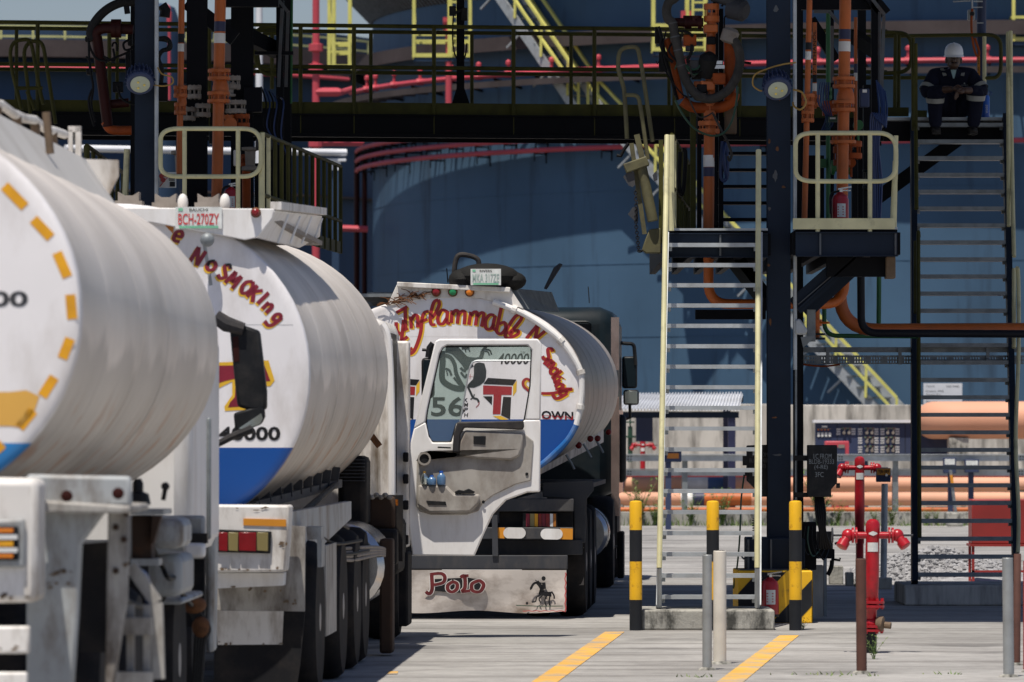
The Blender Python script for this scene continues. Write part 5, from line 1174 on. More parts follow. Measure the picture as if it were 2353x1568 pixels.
pr([(472,168),(478,60),(500,-15),(905,-25),(908,12),(900,30),(545,18),(520,60),(515,165)], yd-.07, .05, 'dark_trim', 'window_trim', z1, .01)
pr([(600,68),(675,68),(672,122),(600,118)], yd-.062, .006, 'black_plastic', 'handle_recess', z1, .004)
pr([(382,132),(462,136),(462,145),(382,142)], yd-.024, .005, 'black_plastic', 'vent_slot', z1, 0)
pr([(312,462),(430,468),(436,490),(325,488)], yd-.09, .004, 'black_plastic', 'pocket_slot', z1, 0)
p = T2.f(z1, yd-.075)(300, 207); obj('speaker_hole', MB().lathe([(.055, .06), (.055, 0), (.04, 0), (.038, .03)], p, (0, 1, 0), 18), 'door_card', door); obj('speaker_mesh', MB().lathe([(.037, .0), (.037, .02)], p + Vector((0, .012, 0)), (0, 1, 0), 16), 'black_plastic', door)
pr([(485,408),(510,395),(540,400),(570,388),(610,408),(600,420),(490,420)], yd-.09, .03, 'black_plastic', 'window_crank', z1, .004)
for x, y in ((565, 320), (720, 1225+0)): pass
for x, y in ((640, 48), (750, 52), (925, 300), (660, 470), (545, 95)): p = T2.f(z1, yd-.022)(x, y); obj('screw', MB().lathe([(.014, 0), (.012, .004)], p, (0, -1, 0), 8), 'black_plastic', door)
gp = [(150,1110),(165,980),(310,330),(345,265),(400,235),(1310,235),(1362,290),(1355,408),(740,408),(690,440),(650,500),(545,1100),(505,1118),(445,1340),(230,1340),(185,1270)]
obj('window_glass', T2.pp(MB(), gp, yd+.02, .008, dz), 'glass_green', door)
obj('window_glass', T2.pp(MB(), [(745,420),(1350,420),(1342,700),(1280,1085),(1235,1118),(560,1118),(548,1095),(655,505),(695,448)], yd+.02, .006, dz), 'glass_clear', door)
g = T2.f(dz, yd+.02); obj('pane_edge', MB().tube(rp([g(545,1105), g(648,500), g(690,408), g(1345,408)], .05), .008, 6), 'galv', door)
g = T2.f(dz, yd+.02); obj('window_seal', MB().tube(rp([g(*p) for p in ((150,1110),(165,980),(310,330),(345,245),(1350,238),(1362,300),(1345,700),(1275,1110),(505,1118),(445,1340),(215,1340),(175,1250),(150,1110))], .03), .011, 6), 'black_plastic', door)
mirror(T2, 968, 822, 998, 915, yd+.35, .1); mb = MB(); a = T2.l(985, 822, yd+.38); mb.tube([a, T2.l(988, 800, yd+.38), T2.l(996, 790, yd+.38)], .03, 8); mb.tube([T2.l(970, 804, yd+.38), T2.l(994, 806, yd+.38)], .014, 6); obj('mirror_bracket', mb, 'black_plastic', T2.t)
for k, (x, y0, y1, c_, lab) in enumerate(((302, 282, 362, 'cable_yellow', 'small bottle with a yellow cap in the open truck door pocket'), (346, 306, 366, 'bottle_blue', 'short blue water bottle in the open truck door pocket'), (404, 280, 366, 'bottle_blue', 'tall clear blue water bottle in the open truck door pocket'))):
    a = T2.f(z1, yd-.075)(x, y1); b_ = T2.f(z1, yd-.075)(x, y0); Wp = T2.rm.inverted() @ a + T2.loc; h = b_.z-a.z
    t = thing('water_bottle', lab, 'bottle', tuple(Wp)); r_ = .036 if k else .028
    mb = MB(); mb.lathe([(r_*.9, 0), (r_, .01), (r_, h*.55), (r_*.95, h*.62), (r_*.5, h*.8), (r_*.4, h*.84)], Wp, n=14); obj('bottle_body', mb, 'mirror_glass' if k == 0 else 'bottle_water', t)
    mb = MB(); mb.lathe([(r_*.45, h*.84), (r_*.45, h), (.002, h)], Wp, n=12); obj('bottle_cap', mb, c_, t)

# ---------------------------------------------------------------- truck 1: nearest, only its right rear in view
T1 = Truck('tanker_truck', 'nearest tanker at the picture edge with orange dashes round its white tank end', -2.995, 23.0, R(1.2))
head_paint('head_one', T1.l(40, 990, 0).z - .05, (.02, .22, .55))
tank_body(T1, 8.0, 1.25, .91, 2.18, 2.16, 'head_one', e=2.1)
g = T1.f(z5, -.002)
for (x0, y0, x1, y1) in ((25,-80,142,40),(190,110,290,215),(325,300,385,440),(400,540,412,680),(400,790,355,905),(310,1010,240,1120),(190,1200,110,1300),(15,1390,-40,1440),(-100,-110,-40,-75),(-260,-150,-180,-135),(-430,-170,-350,-165)):
    mb = MB(); stroke(mb, [(x0, y0), ((x0+x1)/2, (y0+y1)/2), (x1, y1)], g, 58, taper=False, smooth=False); obj('edge_dash', mb, 'dash_orange', T1.t, smooth=False)
mb = MB(); text_in(mb, '40,000', g, -420, 520, 160, 625, .03); obj('number_lettering', mb, 'chassis_grey', T1.t, smooth=False)
mb = MB(); mb.flat([g(*p) for p in ((-1500,1100),(60,1095),(150,1085),(225,1120),(195,1210),(120,1300),(60,1290),(-1500,1290))]); obj('yellow_stripe', mb, 'line_yellow', T1.t, smooth=False)
# mark on the white end edge
mb = MB(); stroke(mb, [(470, 330), (520, 450), (575, 600), (570, 730)], T1.f(z5, .02), 18); 
# top coaming
A = T1.l(-40, 245, .2); B = T1.l(240, 469, 7.6)
mb = MB(); zt = T1.l(188, 366, 7.0).z
mb.prism([(.60, .3, 3.15), (.60, 7.0, zt), (.80, 7.0, 2.84), (.80, .3, 2.86)], (-.03, 0, 0)); obj('coaming_side', mb, 'coaming', T1.t)
mb = MB(); mb.prism([(-.60, .3, 3.15), (-.60, 7.0, zt), (-.80, 7.0, 2.84), (-.80, .3, 2.86)], (.03, 0, 0)); obj('coaming_side', mb, 'coaming', T1.t)
mb = MB(); q = [T1.l(198, 366, 7.1), T1.l(272, 368, 7.1), T1.l(272, 405, 7.1), T1.l(238, 472, 7.1), T1.l(215, 450, 7.1)]; mb.prism(q, (0, .04, 0)); mb.prism([(-.8, 7.1, zt), (q[0].x, 7.1, zt), (q[4].x, 7.1, 2.9), (-.8, 7.1, 2.9)], (0, .04, 0)); obj('coaming_end', mb, 'white_worn', T1.t)
mb = MB(); mb.box((-.6, .4, 2.98), (.6, 7.0, 3.02)); obj('coaming_floor', mb, 'grey_crust', T1.t)
mb = MB(); h0 = T1.l(-30, 205, .6); h1 = T1.l(176, 358 - 40, 6.6); h0 = Vector((.53, .6, 3.20)); h1 = Vector((.53, 6.6, 3.24)); path = [h0.lerp(h1, k/12) + Vector((0, 0, .012*math.sin(k*2.3))) for k in range(13)]; mb.tube(path, .022, 10); obj('rail_pipe', mb, 'white_worn', T1.t)
for k in range(7):
    u = (k+.3)/7; p = h0.lerp(h1, u); mb = MB(); mb.box((p.x-.02, p.y-.03, 3.0), (p.x+.02, p.y+.03, p.z-.01)); obj('rail_stanchion', mb, 'wood', T1.t)
mb = MB(); q0 = T1.l(172, 290, 6.8); q1 = T1.l(186, 290, 6.8); mb.box((q1.x-.03, 6.8, 2.95), (q1.x, 6.84, q1.z)); mb.box((q0.x-.035, 6.8, 2.95), (q0.x-.012, 6.84, q1.z-.02)); mb.box((q0.x-.035, 6.8, q1.z-.03), (q1.x, 6.84, q1.z)) ; obj('end_frame', mb, 'white_worn', T1.t)
for u, h in ((.36, .16), (.62, .10), (.5, .13)):
    p = h0.lerp(h1, u); mb = MB(); mb.lathe([(.09, 0), (.09, .03), (.05, .04), (.05, .09), (.02, .1)], (p.x-.12, p.y, 3.03), n=14); obj('hatch_valve', mb, 'wood', T1.t)
mb = MB(); p = T1.l(106, 258, 4.3); mb.cyl(p, p + Vector((.02, 0, -.2)), .02); obj('lock_pin', mb, 'wood', T1.t)
# rear end
both('lamp_box', 'white_worn', lambda m: T1.pp(m, [(-40,1098),(88,1100),(88,1385),(-40,1387)], -.5, .3), T1, bev=.03)
both('lamp_frame', 'grey_paint', lambda m: T1.pp(m, [(-40,1195),(58,1192),(58,1305),(-40,1305)], -.53, .03), T1, bev=.012)
both('tail_lamp', 'black_plastic', lambda m: T1.pp(m, [(-40,1208),(42,1210),(42,1288),(-40,1288)], -.545, .02), T1, bev=.006)
for y0, y1, m_ in ((1214, 1224, 'lamp_amber'), (1229, 1240, 'white_letter'), (1244, 1256, 'dash_orange'), (1259, 1270, 'white_letter'), (1273, 1282, 'lamp_amber')):
    both('lamp_segment', m_, lambda m: T1.pp(m, [(-36,y0),(30 if m_ != 'white_letter' else 40,y0),(30 if m_ != 'white_letter' else 40,y1),(-36,y1)], -.556, .012), T1)
both('rear_plate', 'white_worn', lambda m: T1.pp(m, [(-40,1440),(68,1439),(68,1502),(-40,1503)], -.5, .05), T1, bev=.01)
both('rear_plate', 'white_worn', lambda m: T1.pp(m, [(-40,1545),(62,1545),(60,1640),(-40,1640)], -.5, .05), T1, bev=.01)
both('rear_body_panel', 'grey_paint', lambda m: T1.pp(m, [(60,1090),(300,1095),(302,1165),(250,1165),(188,1250),(180,1420),(165,1640),(60,1640)], -.1, .06), T1, bev=.015)
both('end_post', 'white_grimy', lambda m: T1.pp(m, [(248,1165),(297,1165),(292,1380),(252,1640),(240,1640)], .0, .06), T1, bev=.01)
both('deck_plate', 'white_grimy', lambda m: T1.pp(m, [(90,1150),(298,1163),(298,1180),(90,1180)], -.2, .9), T1, bev=.01)
both('mud_flap', 'rubber', lambda m: T1.pp(m, [(182,1250),(250,1245),(250,1500),(182,1500)], .25, .03), T1)
undercarriage(T1, 7.6, (1.4, 2.9), 9.6, 'grey_paint')
for x, y in ((155, 1140), (273, 1134)): p = T1.l(x, y, -.15); mb = MB(); mb.lathe([(.022, 0), (.024, -.03), (.01, -.035)], p, (0, 1, 0), 14); obj('side_lamp', mb, 'red_dark', T1.t)
def steps(m):
    for y in (1420, 1545): a = T1.l(252, y, .2); b_ = T1.l(348, y, .2); m.box((a.x, .2, a.z-.07), (b_.x, .28, a.z))
    for x in (262, 300, 338): a = T1.l(x, 1390, .3); m.box((a.x-.015, .29, .2), (a.x+.015, .33, a.z))
    a = T1.l(300, 1300, .34); b_ = T1.l(360, 1385, .34); m.bar(a, b_, .05, .05); m.bar(b_, T1.l(365, 1560, .34), .05, .05)
both('side_step', 'white_grimy', steps, T1, split=1)
mb = MB(); T1.pb(mb, 300, 1172, 375, 1184, 3.2, .5);  T1.pb(mb, 300, 1285, 365, 1300, 3.2, .2); obj('landing_bracket', mb, 'grey_paint', T1.t, split=1)
mb = MB(); T1.pb(mb, 303, 1186, 348, 1284, 3.25, .2); T1.pp(mb, [(350,1186),(370,1186),(352,1250),(346,1250)], 3.2, .1); obj('spare_bracket', mb, 'rust_dark', T1.t, split=1)
mb = MB(); T1.pb(mb, 346, 1192, 420, 1262, 5.0, .6); T1.pb(mb, 340, 1275, 418, 1372, 5.2, .8); obj('air_tank', mb, 'grey_paint', T1.t, split=1, bev=.04)
r_ = random.Random(9)
for (x0, x1, y, n_) in ((94, 182, 1318, 9), (96, 180, 1345, 5), (100, 240, 1172, 6), (252, 292, 1300, 3), (4, 80, 1368, 5), (0, 62, 1492, 4)):
    for q in range(n_):
        cx_ = r_.uniform(x0, x1); cy_ = y + r_.uniform(-7, 7); w_ = r_.uniform(3, 11); h_ = r_.uniform(2, 6); yl_ = -.104 if x0 > 90 else -.505
        if x0 > 250: yl_ = -.004
        mb = MB(); mb.flat([T1.l(cx_ + w_*math.cos(2*math.pi*i/9)*r_.uniform(.5, 1.2), cy_ + h_*math.sin(2*math.pi*i/9)*r_.uniform(.5, 1.2), yl_) for i in range(9)]); obj('rust_stain', mb, 'wood', T1.t, smooth=False)
for x, y in ((290, 1180), (266, 1312), (285, 1240), (266, 1212)): obj('bolt', MB().lathe([(.014, 0), (.012, -.012)], T1.l(x, y, .0), (0, 1, 0), 8), 'rust_dark', T1.t)
for k, pts in enumerate((((255,1300,.2),(300,1315,1.0),(330,1340,1.6)), ((262,1330,.15),(290,1380,.4),(340,1400,1.2)), ((372,1380,5.5),(400,1350,6.0),(440,1390,7.0)), ((350,1255,4.6),(372,1300,4.8),(392,1330,5.0),(440,1300,6.5)))):
    obj('air_line', MB().tube(sm([T1.l(*q) for q in pts], 5), .013, 6), ('cable_black', 'hose', 'cable_black', 'cable_black')[k], T1.t)
mb = MB(); a = T1.l(317, 1160, 3.3); mb.lathe([(.06, 0), (.05, .05), (.025, .06), (.025, .1), (.015, .12)], a, n=10); a = T1.l(375, 1150, 3.3); mb.tube([a, T1.l(380, 1122, 3.3)], .012, 6); mb.ell(T1.l(380, 1118, 3.3), (.02, .02, .02)); obj('valve_handle', mb, 'black_plastic', T1.t)
mb = MB(); A = T1.l(300, 1310, .8); B = T1.l(345, 1400, 2.2); mb.tube(sm([A, A.lerp(B, .5) + Vector((.02, 0, .05)), B], 6), .02, 8); obj('air_hose', mb, 'cable_blue', T1.t)
# tractor: white cab seen beneath the tank, mirror on its arm
mb = MB(); mb.box((-1.22, 8.7, 1.0), (1.03, 10.9, 2.3)); obj('cab', mb, 'white_paint', T1.t, bev=.10)
mb = MB(); T1.pb(mb, 474, 960, 484, 1240, 8.66, .05); obj('corner_gutter', mb, 'galv_dark', T1.t, bev=.01)
mb = MB(); T1.pb(mb, 290, 1185, 470, 1285, 8.3, .1); obj('cab_panel', mb, 'grey_paint', T1.t, bev=.02)
mb = MB(); T1.pb(mb, 424, 1226, 476, 1249, 8.2, .08); obj('gap_shade', mb, 'black_plastic', T1.t)  # black block painted in for the shade of an open gap
mb = MB(); T1.pb(mb, 420, 1249, 470, 1282, 8.0, .12); obj('white_tray', mb, 'white_paint', T1.t, bev=.02)
mb = MB(); T1.pb(mb, 418, 1285, 470, 1440, 8.4, .1); obj('arch_shade', mb, 'chassis_black', T1.t)  # dark block in place of the shade inside the arch
for sx in (-1, 1): wheel(T1, .95*sx, 7.0, .5, .3, sx, True); wheel(T1, .8*sx, 10.2, .5, .3, sx)
mb = MB(); T1.pb(mb, 365, 1375, 420, 1390, 6.2, 1.4); obj('tractor_mudguard', mb, 'grey_paint', T1.t, bev=.02)
mb = MB(); A = T1.l(430, 1400, 8.0); r_ = random.Random(2)
for k in range(4): a = T1.l(425+10*k, 1390+4*k, 7.9); mb.tube(sm([a, a + Vector((.06, 0, -.1)), T1.l(450+6*k, 1480, 7.9), T1.l(445+5*k, 1600, 7.9)], 5), .014, 6)
obj('brake_hose', mb, 'hose', T1.t, split=1)
mb = MB(); q = T1.l(445, 1390, 7.9); mb.ell(q, (.07, .06, .05)); mb.ell(q + Vector((.04, 0, -.12)), (.05, .05, .06)); obj('brake_valve', mb, 'rust', T1.t, split=1)
mb = MB(); T1.pp(mb, [(470,940),(487,940),(494,1230),(490,1500),(474,1500)], 10.6, .3); obj('cab_door_edge', mb, 'grey_paint', T1.t, bev=.02)
yl = 11.3
mb = MB(); mb.tube([T1.l(495, 728, yl), T1.l(520, 745, yl), T1.l(560, 757, yl)], [.045, .05, .04], 10); mb.tube([T1.l(492, 1025, yl), T1.l(530, 1005, yl), T1.l(580, 985, yl)], [.02, .022, .03], 8); obj('mirror_arm', mb, 'dark_trim', T1.t, split=1)
mb = MB(); T1.pp(mb, [(527,752),(552,745),(596,760),(612,900),(612,942),(580,945),(545,935),(535,840)], yl, .12); obj('mirror', mb, 'black_plastic', T1.t, bev=.02)
mb = MB(); T1.pp(mb, [(536,950),(606,928),(608,958),(600,975),(560,990),(540,992)], yl, .1); o = obj('mirror', mb, 'black_plastic', T1.t, bev=.015)
mb = MB(); T1.pp(mb, [(548,985),(600,950),(604,962),(598,974),(562,988)], yl-.01, .009); obj('mirror_glass', mb, 'mirror_glass', o)
mb = MB(); T1.pp(mb, [(534,775),(548,773),(550,830),(537,832)], yl-.004, .003); obj('mirror_glass', mb, 'red_dark', o)
# ================================================================ loading racks, walkway, stairs
zA = zoomf(2400, 0, 1.568); zB = zoomf(3000, 0, 1.5684); zC = zoomf(2450, 500, 1.5684); zD = zoomf(3180, 1000, 3.1375); zE = zoomf(3100, 1450, 1.2249)
zF = zoomf(2500, 0, 2.24); zG = zoomf(2850, 1650, 1.742); zH = zoomf(300, 0, 2.8); zI = zoomf(0, 0, 1.6807); zJ = zoomf(600, 0, 1.743); zK = zoomf(3600, 0, 2.613)
def Q(zf, x, y, D): return P(*zf(x, y), D)
def vpipe(par, name, px, y0, y1, D, rpx, mat, px2=None, n=12):
    a = P(px, y0, D); b = P(px2 if px2 is not None else px, y1, D)
    obj(name, MB().tube([a, b], rpx*D/F, n), mat, par)
def flange(par, px, y, D, rpx, mat, h=.03, gap=.02, name='flange'):
    p = P(px, y, D); r = rpx*D/F
    mb = MB(); mb.lathe([(r, gap), (r, gap+h)], p, n=20); mb.lathe([(r, -gap-h), (r, -gap)], p, n=20)
    for k in range(8): a = 2*math.pi*k/8; mb.cyl(p + Vector((r*.82*math.cos(a), r*.82*math.sin(a), -gap-h-.007)), p + Vector((r*.82*math.cos(a), r*.82*math.sin(a), gap+h+.007)), .007, 6)
    obj(name, mb, mat, par)
def ext(label, px, y0, y1, D, tilt=0):
    b = P(px, y1, D); t_ = P(px, y0, D); h = t_.z - b.z; r = h*.20
    t = thing('fire_extinguisher', label, 'extinguisher', tuple(b))
    obj('cylinder', MB().lathe([(r*.93, 0), (r*1.0, .02), (r, h*.70), (r*.85, h*.79), (r*.4, h*.85), (r*.3, h*.88)], b, n=22), 'red_hydrant', t)
    obj('foot_ring', MB().lathe([(r*1.02, -.0), (r*1.02, h*.06)], b, n=22), 'black_plastic', t)
    mb = MB(); mb.lathe([(r*.28, h*.86), (r*.28, h*.94), (r*.15, h*.95)], b, n=12); mb.bar(b + Vector((-.02, 0, h*.95)), b + Vector((r*1.3, -.02, h*1.0)), .02, .012); mb.bar(b + Vector((-.02, 0, h*.92)), b + Vector((r*1.2, -.02, h*.91)), .02, .012); obj('valve_lever', mb, 'chrome', t)
    obj('hose', MB().tube(sm([b + Vector((-r*.2, -.02, h*.9)), b + Vector((-r*1.15, -.03, h*.8)), b + Vector((-r*1.15, -.03, h*.35))], 5), .012, 6), 'black_plastic', t)
    mb = MB(); n = 8; vs = []; fs = []
    for i in range(n+1):
        a = R(-115 + 60*i/n)
        for z in (h*.28, h*.60): vs.append(b + Vector((r*1.01*math.cos(a), r*1.01*math.sin(a), z)))
    for i in range(n): fs.append((2*i, 2*i+2, 2*i+3, 2*i+1))
    mb.add(vs, fs); obj('label', mb, 'plate_white', t)
    mb = MB()
    for z in (.52, .46, .40, .34): a = R(-112); c = R(-70); mb.bar(b + Vector((r*1.03*math.cos(a), r*1.03*math.sin(a), h*z)), b + Vector((r*1.03*math.cos(c), r*1.03*math.sin(c), h*z)), .004, h*.022)
    obj('label_text', mb, 'sticker_red', t)
    return t

RZ = 3.50
# ---- right rack
rk = thing('loading_rack', 'dark blue loading rack with orange pipes and a rusty column right of the lane', 'loading rack', (2.42, 51, 0))
def column(par, x0, x1, D, depth, z0=.0, z1=8.0, mat='steel_blue'):
    a = P(x0, 900, D).x; b = P(x1, 900, D).x; mb = MB(); tf = .02
    mb.box((a, D, z0), (b, D+tf, z1)); mb.box((a, D+depth-tf, z0), (b, D+depth, z1)); mb.box(((a+b)/2-.01, D+tf, z0), ((a+b)/2+.01, D+depth-tf, z1)); obj('column', mb, mat, par)
column(rk, 1764, 1817, 51.0, .24, .45)
mb = MB(); mb.tube([P(1827, 850, 50.98), (P(1827, 850, 50.98).x, 50.98, 8.0)], .017, 8); obj('conduit', mb, 'galv', rk)
mb = MB(); mb.tube([P(1829, 850, 50.98), P(1829, 1300, 50.98)], .011, 6); obj('conduit', mb, 'galv_dark', rk)
column(rk, 1826, 1846, 55.5, .2, 0, 8, 'steel_black'); column(rk, 1640, 1652, 56.6, .2, RZ, 8, 'steel_black'); column(rk, 1824, 1842, 50.99+.5, .15, .9, 8, 'steel_black')
# weathered rust chips on the column
for k, (x, y, w_, h_) in enumerate(((1783, 22, 10, 14), (1776, 215, 8, 26), (1790, 222, 9, 20), (1782, 405, 10, 22), (1768, 325, 7, 10), (1786, 342, 6, 10), (1768, 480, 6, 8), (1766, 610, 8, 6), (1780, 960, 14, 4), (1786, 1046, 20, 5), (1770, 740, 5, 18), (1800, 430, 10, 5))):
    r_ = random.Random(k); mb = MB(); n = 11
    mb.flat([P(x + w_*.6*math.cos(2*math.pi*i/n)*r_.uniform(.5, 1.2), y + h_*.6*math.sin(2*math.pi*i/n)*r_.uniform(.5, 1.2), 50.996) for i in range(n)]); obj('rust_patch', mb, 'rust' if k % 3 else 'steel_edge', rk, smooth=False)
# platform
def platform(par, xa, xb, D0, D1, D0b=None):
    mb = MB(); mb.box((xa, D0, RZ-.02), (xb, D1, RZ)); obj('deck', mb, 'steel_black', par)
    mb = MB(); mb.box((xa, D0-.012, RZ-.235), (xb, D0-.002, RZ-.025)); mb.box((xa, D0-.05, RZ-.03), (xb, D0-.012, RZ-.022)); mb.box((xa, D0-.05, RZ-.24), (xb, D0-.012, RZ-.23)); obj('edge_beam', mb, 'steel_blue', par)
    mb = MB(); mb.box((xa, D0-.02, RZ+.002), (xb, D0+.05, RZ+.022)); obj('grating_edge', mb, 'galv', par)
    for k in range(5):
        x = xa + (xb-xa)*k/4; mb = MB(); mb.box((x-.03, D0+.05, RZ-.22), (x+.03, D1, RZ-.022)); obj('joist', mb, 'steel_black', par)
XA, XB = P(1538, 550, 50.9).x, P(1764, 550, 50.9).x
platform(rk, XA, XB, 50.9, 57.0); XC, XD = P(1828, 550, 50.6).x, P(2062, 550, 50.6).x
platform(rk, XC, XD, 50.6, 57.0)
for x, y in ((1885, 550), (2058, 550), (1658, 550)): p = P(x, y, 50.56); mb = MB(); mb.box((p.x-.008, 50.56 if x > 1800 else 50.86, RZ-.225), (p.x+.008, 50.585 if x > 1800 else 50.885, RZ-.035)); obj('stiffener', mb, 'steel_edge', rk)
mb = MB(); mb.bar(P(1826, 705, 51.05), P(1962, 585, 51.05), .16, .02, (0, 1, 0)); mb.bar(P(1832, 712, 51.1), P(1965, 592, 51.1), .015, .2, (0, 1, 0)); mb.bar(P(1850, 720, 51.9), P(1968, 612, 51.9), .12, .12); obj('brace', mb, 'steel_blue', rk, split=1)
mb = MB(); mb.bar(P(1834, 700, 51.02), P(1965, 588, 51.02), .012, .01); mb.bar(P(1858, 690, 51.85), P(1962, 602, 51.85), .012, .01); obj('brace_edge', mb, 'steel_edge', rk, split=1)
mb = MB(); mb.pbox(2036, 590, 2058, 640, 50.9, .25); obj('timber_end', mb, 'wood', rk, bev=.008); mb = MB(); mb.pbox(1900, 592, 2036, 636, 51.0, .12); obj('timber_beam', mb, 'steel_black', rk)
mb = MB(); mb.pbox(1598, 712, 1760, 734, 53.5, .1); obj('cross_beam', mb, 'steel_black', rk)
mb = MB(); mb.bar(P(1690, 600, 52.5), P(1768, 700, 51.4), .12, .12); obj('brace', mb, 'steel_black', rk)
# base and plinth
mb = MB(); mb.pbox(1716, 1236, 1822, 1311, 50.85, .55); obj('base_shoe', mb, 'steel_blue', rk, bev=.01)
mb = MB()
for x in (1718, 1770, 1818): mb.pbox(x, 1240, x+4, 1311, 50.80, .05)
mb.pbox(1700, 1308, 1830, 1313, 50.78, .07); obj('base_rib', mb, 'steel_edge', rk, split=1)
pl = thing('concrete_plinth', 'black and yellow striped plinth under the rusty column', 'plinth', (P(1780, 1431, 50.6).x, 50.6, 0))
a = P(1695, 1312, 50.6); b = P(1867, 1312, 50.6); mb = MB(); mb.box((a.x, 50.6, 0), (b.x, 51.7, a.z)); obj('block', mb, 'bollard_yellow', pl, bev=.012)
h = a.z; wd = b.x - a.x
def stripe(x0, wdt, slope):
    pts = []
    for x, z in ((x0, 0.004), (x0+wdt, .004), (x0+wdt+slope, h-.012), (x0+slope, h-.012)): pts.append([x, z])
    out = []                                         # clip to the block's front
    def clip(ps, lim, keep):
        r_ = []
        for i in range(len(ps)):
            p, q = ps[i], ps[(i+1) % len(ps)]; ip, iq = keep(p[0]), keep(q[0])
            if ip: r_.append(p)
            if ip != iq: u = (lim-p[0])/(q[0]-p[0]); r_.append([lim, p[1]+(q[1]-p[1])*u])
        return r_
    ps = clip(pts, a.x+.004, lambda v: v >= a.x+.004); ps = clip(ps, b.x-.004, lambda v: v <= b.x-.004) if ps else ps
    if len(ps) > 2: obj('black_stripe', MB().flat([(p[0], 50.597, p[1]) for p in ps]), 'bollard_black', pl, smooth=False)
stripe(a.x-.24, .25, .42); stripe(a.x+.22, .20, .42) if False else None
stripe(a.x+.30, .22, .42)
mb = MB(); mb.flat([(b.x+.003, 50.6, .004), (b.x+.003, 51.69, .004), (b.x+.003, 51.69, h-.01), (b.x+.003, 50.6, h-.01)]); obj('black_stripe', mb, 'bollard_black', pl, smooth=False)
ext('red fire extinguisher on the ground before the striped plinth', 1769, 1314, 1418, 50.35)
ext('red fire extinguisher on the right rack platform behind the yellow rail', 1931, 430, 527, 51.6)
# guard loop (pale yellow) on the right platform
def guard(par, x0, x1, yt, ym, yb, D, posts, toe=None, r=.021, mat='pale_yellow', rad=.16):
    p = [P(x0, ym, D), P(x0, yt, D), P(x1, yt, D), P(x1, ym, D)]
    q = rp([p[0].lerp(p[1], .5)] + [p[1], p[2], p[3], p[0]] + [p[0].lerp(p[1], .5)], rad, 7)
    obj('guard_loop', MB().tube(q[:-1], r, 10, closed=True), mat, par)
    for x in posts: obj('guard_post', MB().tube([P(x, yt, D), P(x, yb, D)], r, 10), mat, par)
    if toe: mb = MB(); mb.pbox(toe[0], toe[1], toe[2], toe[3], D-.03, .008); obj('toe_board', mb, mat, par)
guard(rk, 1828, 2059, 306, 417, 533, 50.58, (1879, 1999), (1822, 502, 2056, 527))
mb = MB(); mb.tube([P(2055, 533, 50.9), P(2059, 312, 50.9)], .021, 10); mb.tube([P(2051, 527, 50.7), P(2058, 370, 50.7)], .026, 10); obj('guard_post', mb, 'pale_yellow', rk, split=1)
# meter skid frame
mb = MB()
for x0, x1, D in ((1972, 1990, 54.5), (2003, 2018, 53.2), (1905, 1916, 54.5)): mb.pbox(x0, -60, x1, 545, D, .1)
mb.pbox(1835, -14, 2002, 22, 53.3, .1); mb.pbox(1900, -30, 2010, 12, 54.6, .1); mb.bar(P(1990, -20, 53.25), P(2034, 34, 53.25), .1, .12); mb.bar(P(1960, 82, 53.8), P(2012, 118, 53.4), .1, .12); mb.bar(P(1862, 45, 54), P(1920, 140, 54), .1, .1)
obj('skid_frame', mb, 'steel_black', rk, split=1)
mb = MB(); mb.tube([P(2021, 28, 53.1), P(2021, 205, 53.1)], .016, 6); mb.bar(P(2031, 36, 53.0), P(2026, 210, 53.0), .03, .03); mb.bar(P(1998, -10, 53.0), P(2033, 35, 53.0), .03, .03); mb.bar(P(1912, 60, 53.0), P(1912, 190, 53.0), .03, .03); mb.bar(P(1870, 27, 53.0), P(1906, 27, 53.0), .03, .03); mb.bar(P(1906, 27, 53), P(1928, 55, 53), .03, .03); mb.tube([P(2000, 300, 52.5), P(2000, 530, 52.5)], .02, 6)
obj('frame_edge', mb, 'steel_edge', rk, split=1)
mb = MB(); mb.box((P(1960, 60, 55).x, 55.2, RZ), (P(2010, 60, 55).x, 55.3, 4.5)); mb.box((P(1850, 60, 55).x, 55.5, RZ), (P(1900, 60, 55).x, 55.6, 4.4)); mb.box((P(1970, 60, 55).x, 54, RZ), (P(1992, 60, 55).x, 54.2, 5.0)); obj('equipment_panel', mb, 'steel_black', rk, split=1)

# ---- pipes of the right rack
def riser(label, px, D, rpx, ytop, ybot, bands, flanges, mat='orange', px2=None, body=None, grp='orange risers on the racks'):
    b = P(px2 or px, ybot, D); t = thing('product_riser', label, 'pipe', tuple(b), group=grp)
    a = P(px, ytop, D); obj('pipe', MB().tube([b, a], rpx*D/F, 16), mat, t)
    for y0, y1, m in bands: 
        u0 = (y0-ytop)/(ybot-ytop); u1 = (y1-ytop)/(ybot-ytop); obj('colour_band', MB().tube([a.lerp(b, u0), a.lerp(b, u1)], rpx*D/F*1.02, 16), m, t)
    for y, r in flanges: flange(t, px + ((px2 or px)-px)*(y-ytop)/(ybot-ytop), y, D, r, mat)
    if body:
        for y0, y1, r in body: c0 = P(px, y0, D); c1 = P(px, y1, D); k = r*D/F; obj('valve_body', MB().lathe([(k*.7, 0), (k, .02), (k*1.02, (c0.z-c1.z)*.35), (k*.95, (c0.z-c1.z)*.6), (k*.75, c0.z-c1.z)], c1, n=20), mat, t)
    return t
ext('', 0, 0, 100, 50) if False else None
t = riser('thick orange riser with a navy and a white band on the right rack', 1943, 52.6, 13.5, -40, 527, ((68, 91, 'band_navy'), (96, 119, 'band_white')), ((190, 26), (244, 26), (318, 30)), px2=1934, body=((205, 238, 21),))
riser('thin orange riser with a black and a white band beside the rusty column', 1861, 52.3, 6.6, -40, 527, ((98, 115, 'bollard_black'), (119, 138, 'band_white')), ((229, 17), (268, 17)), px2=1848, body=((238, 262, 10),))
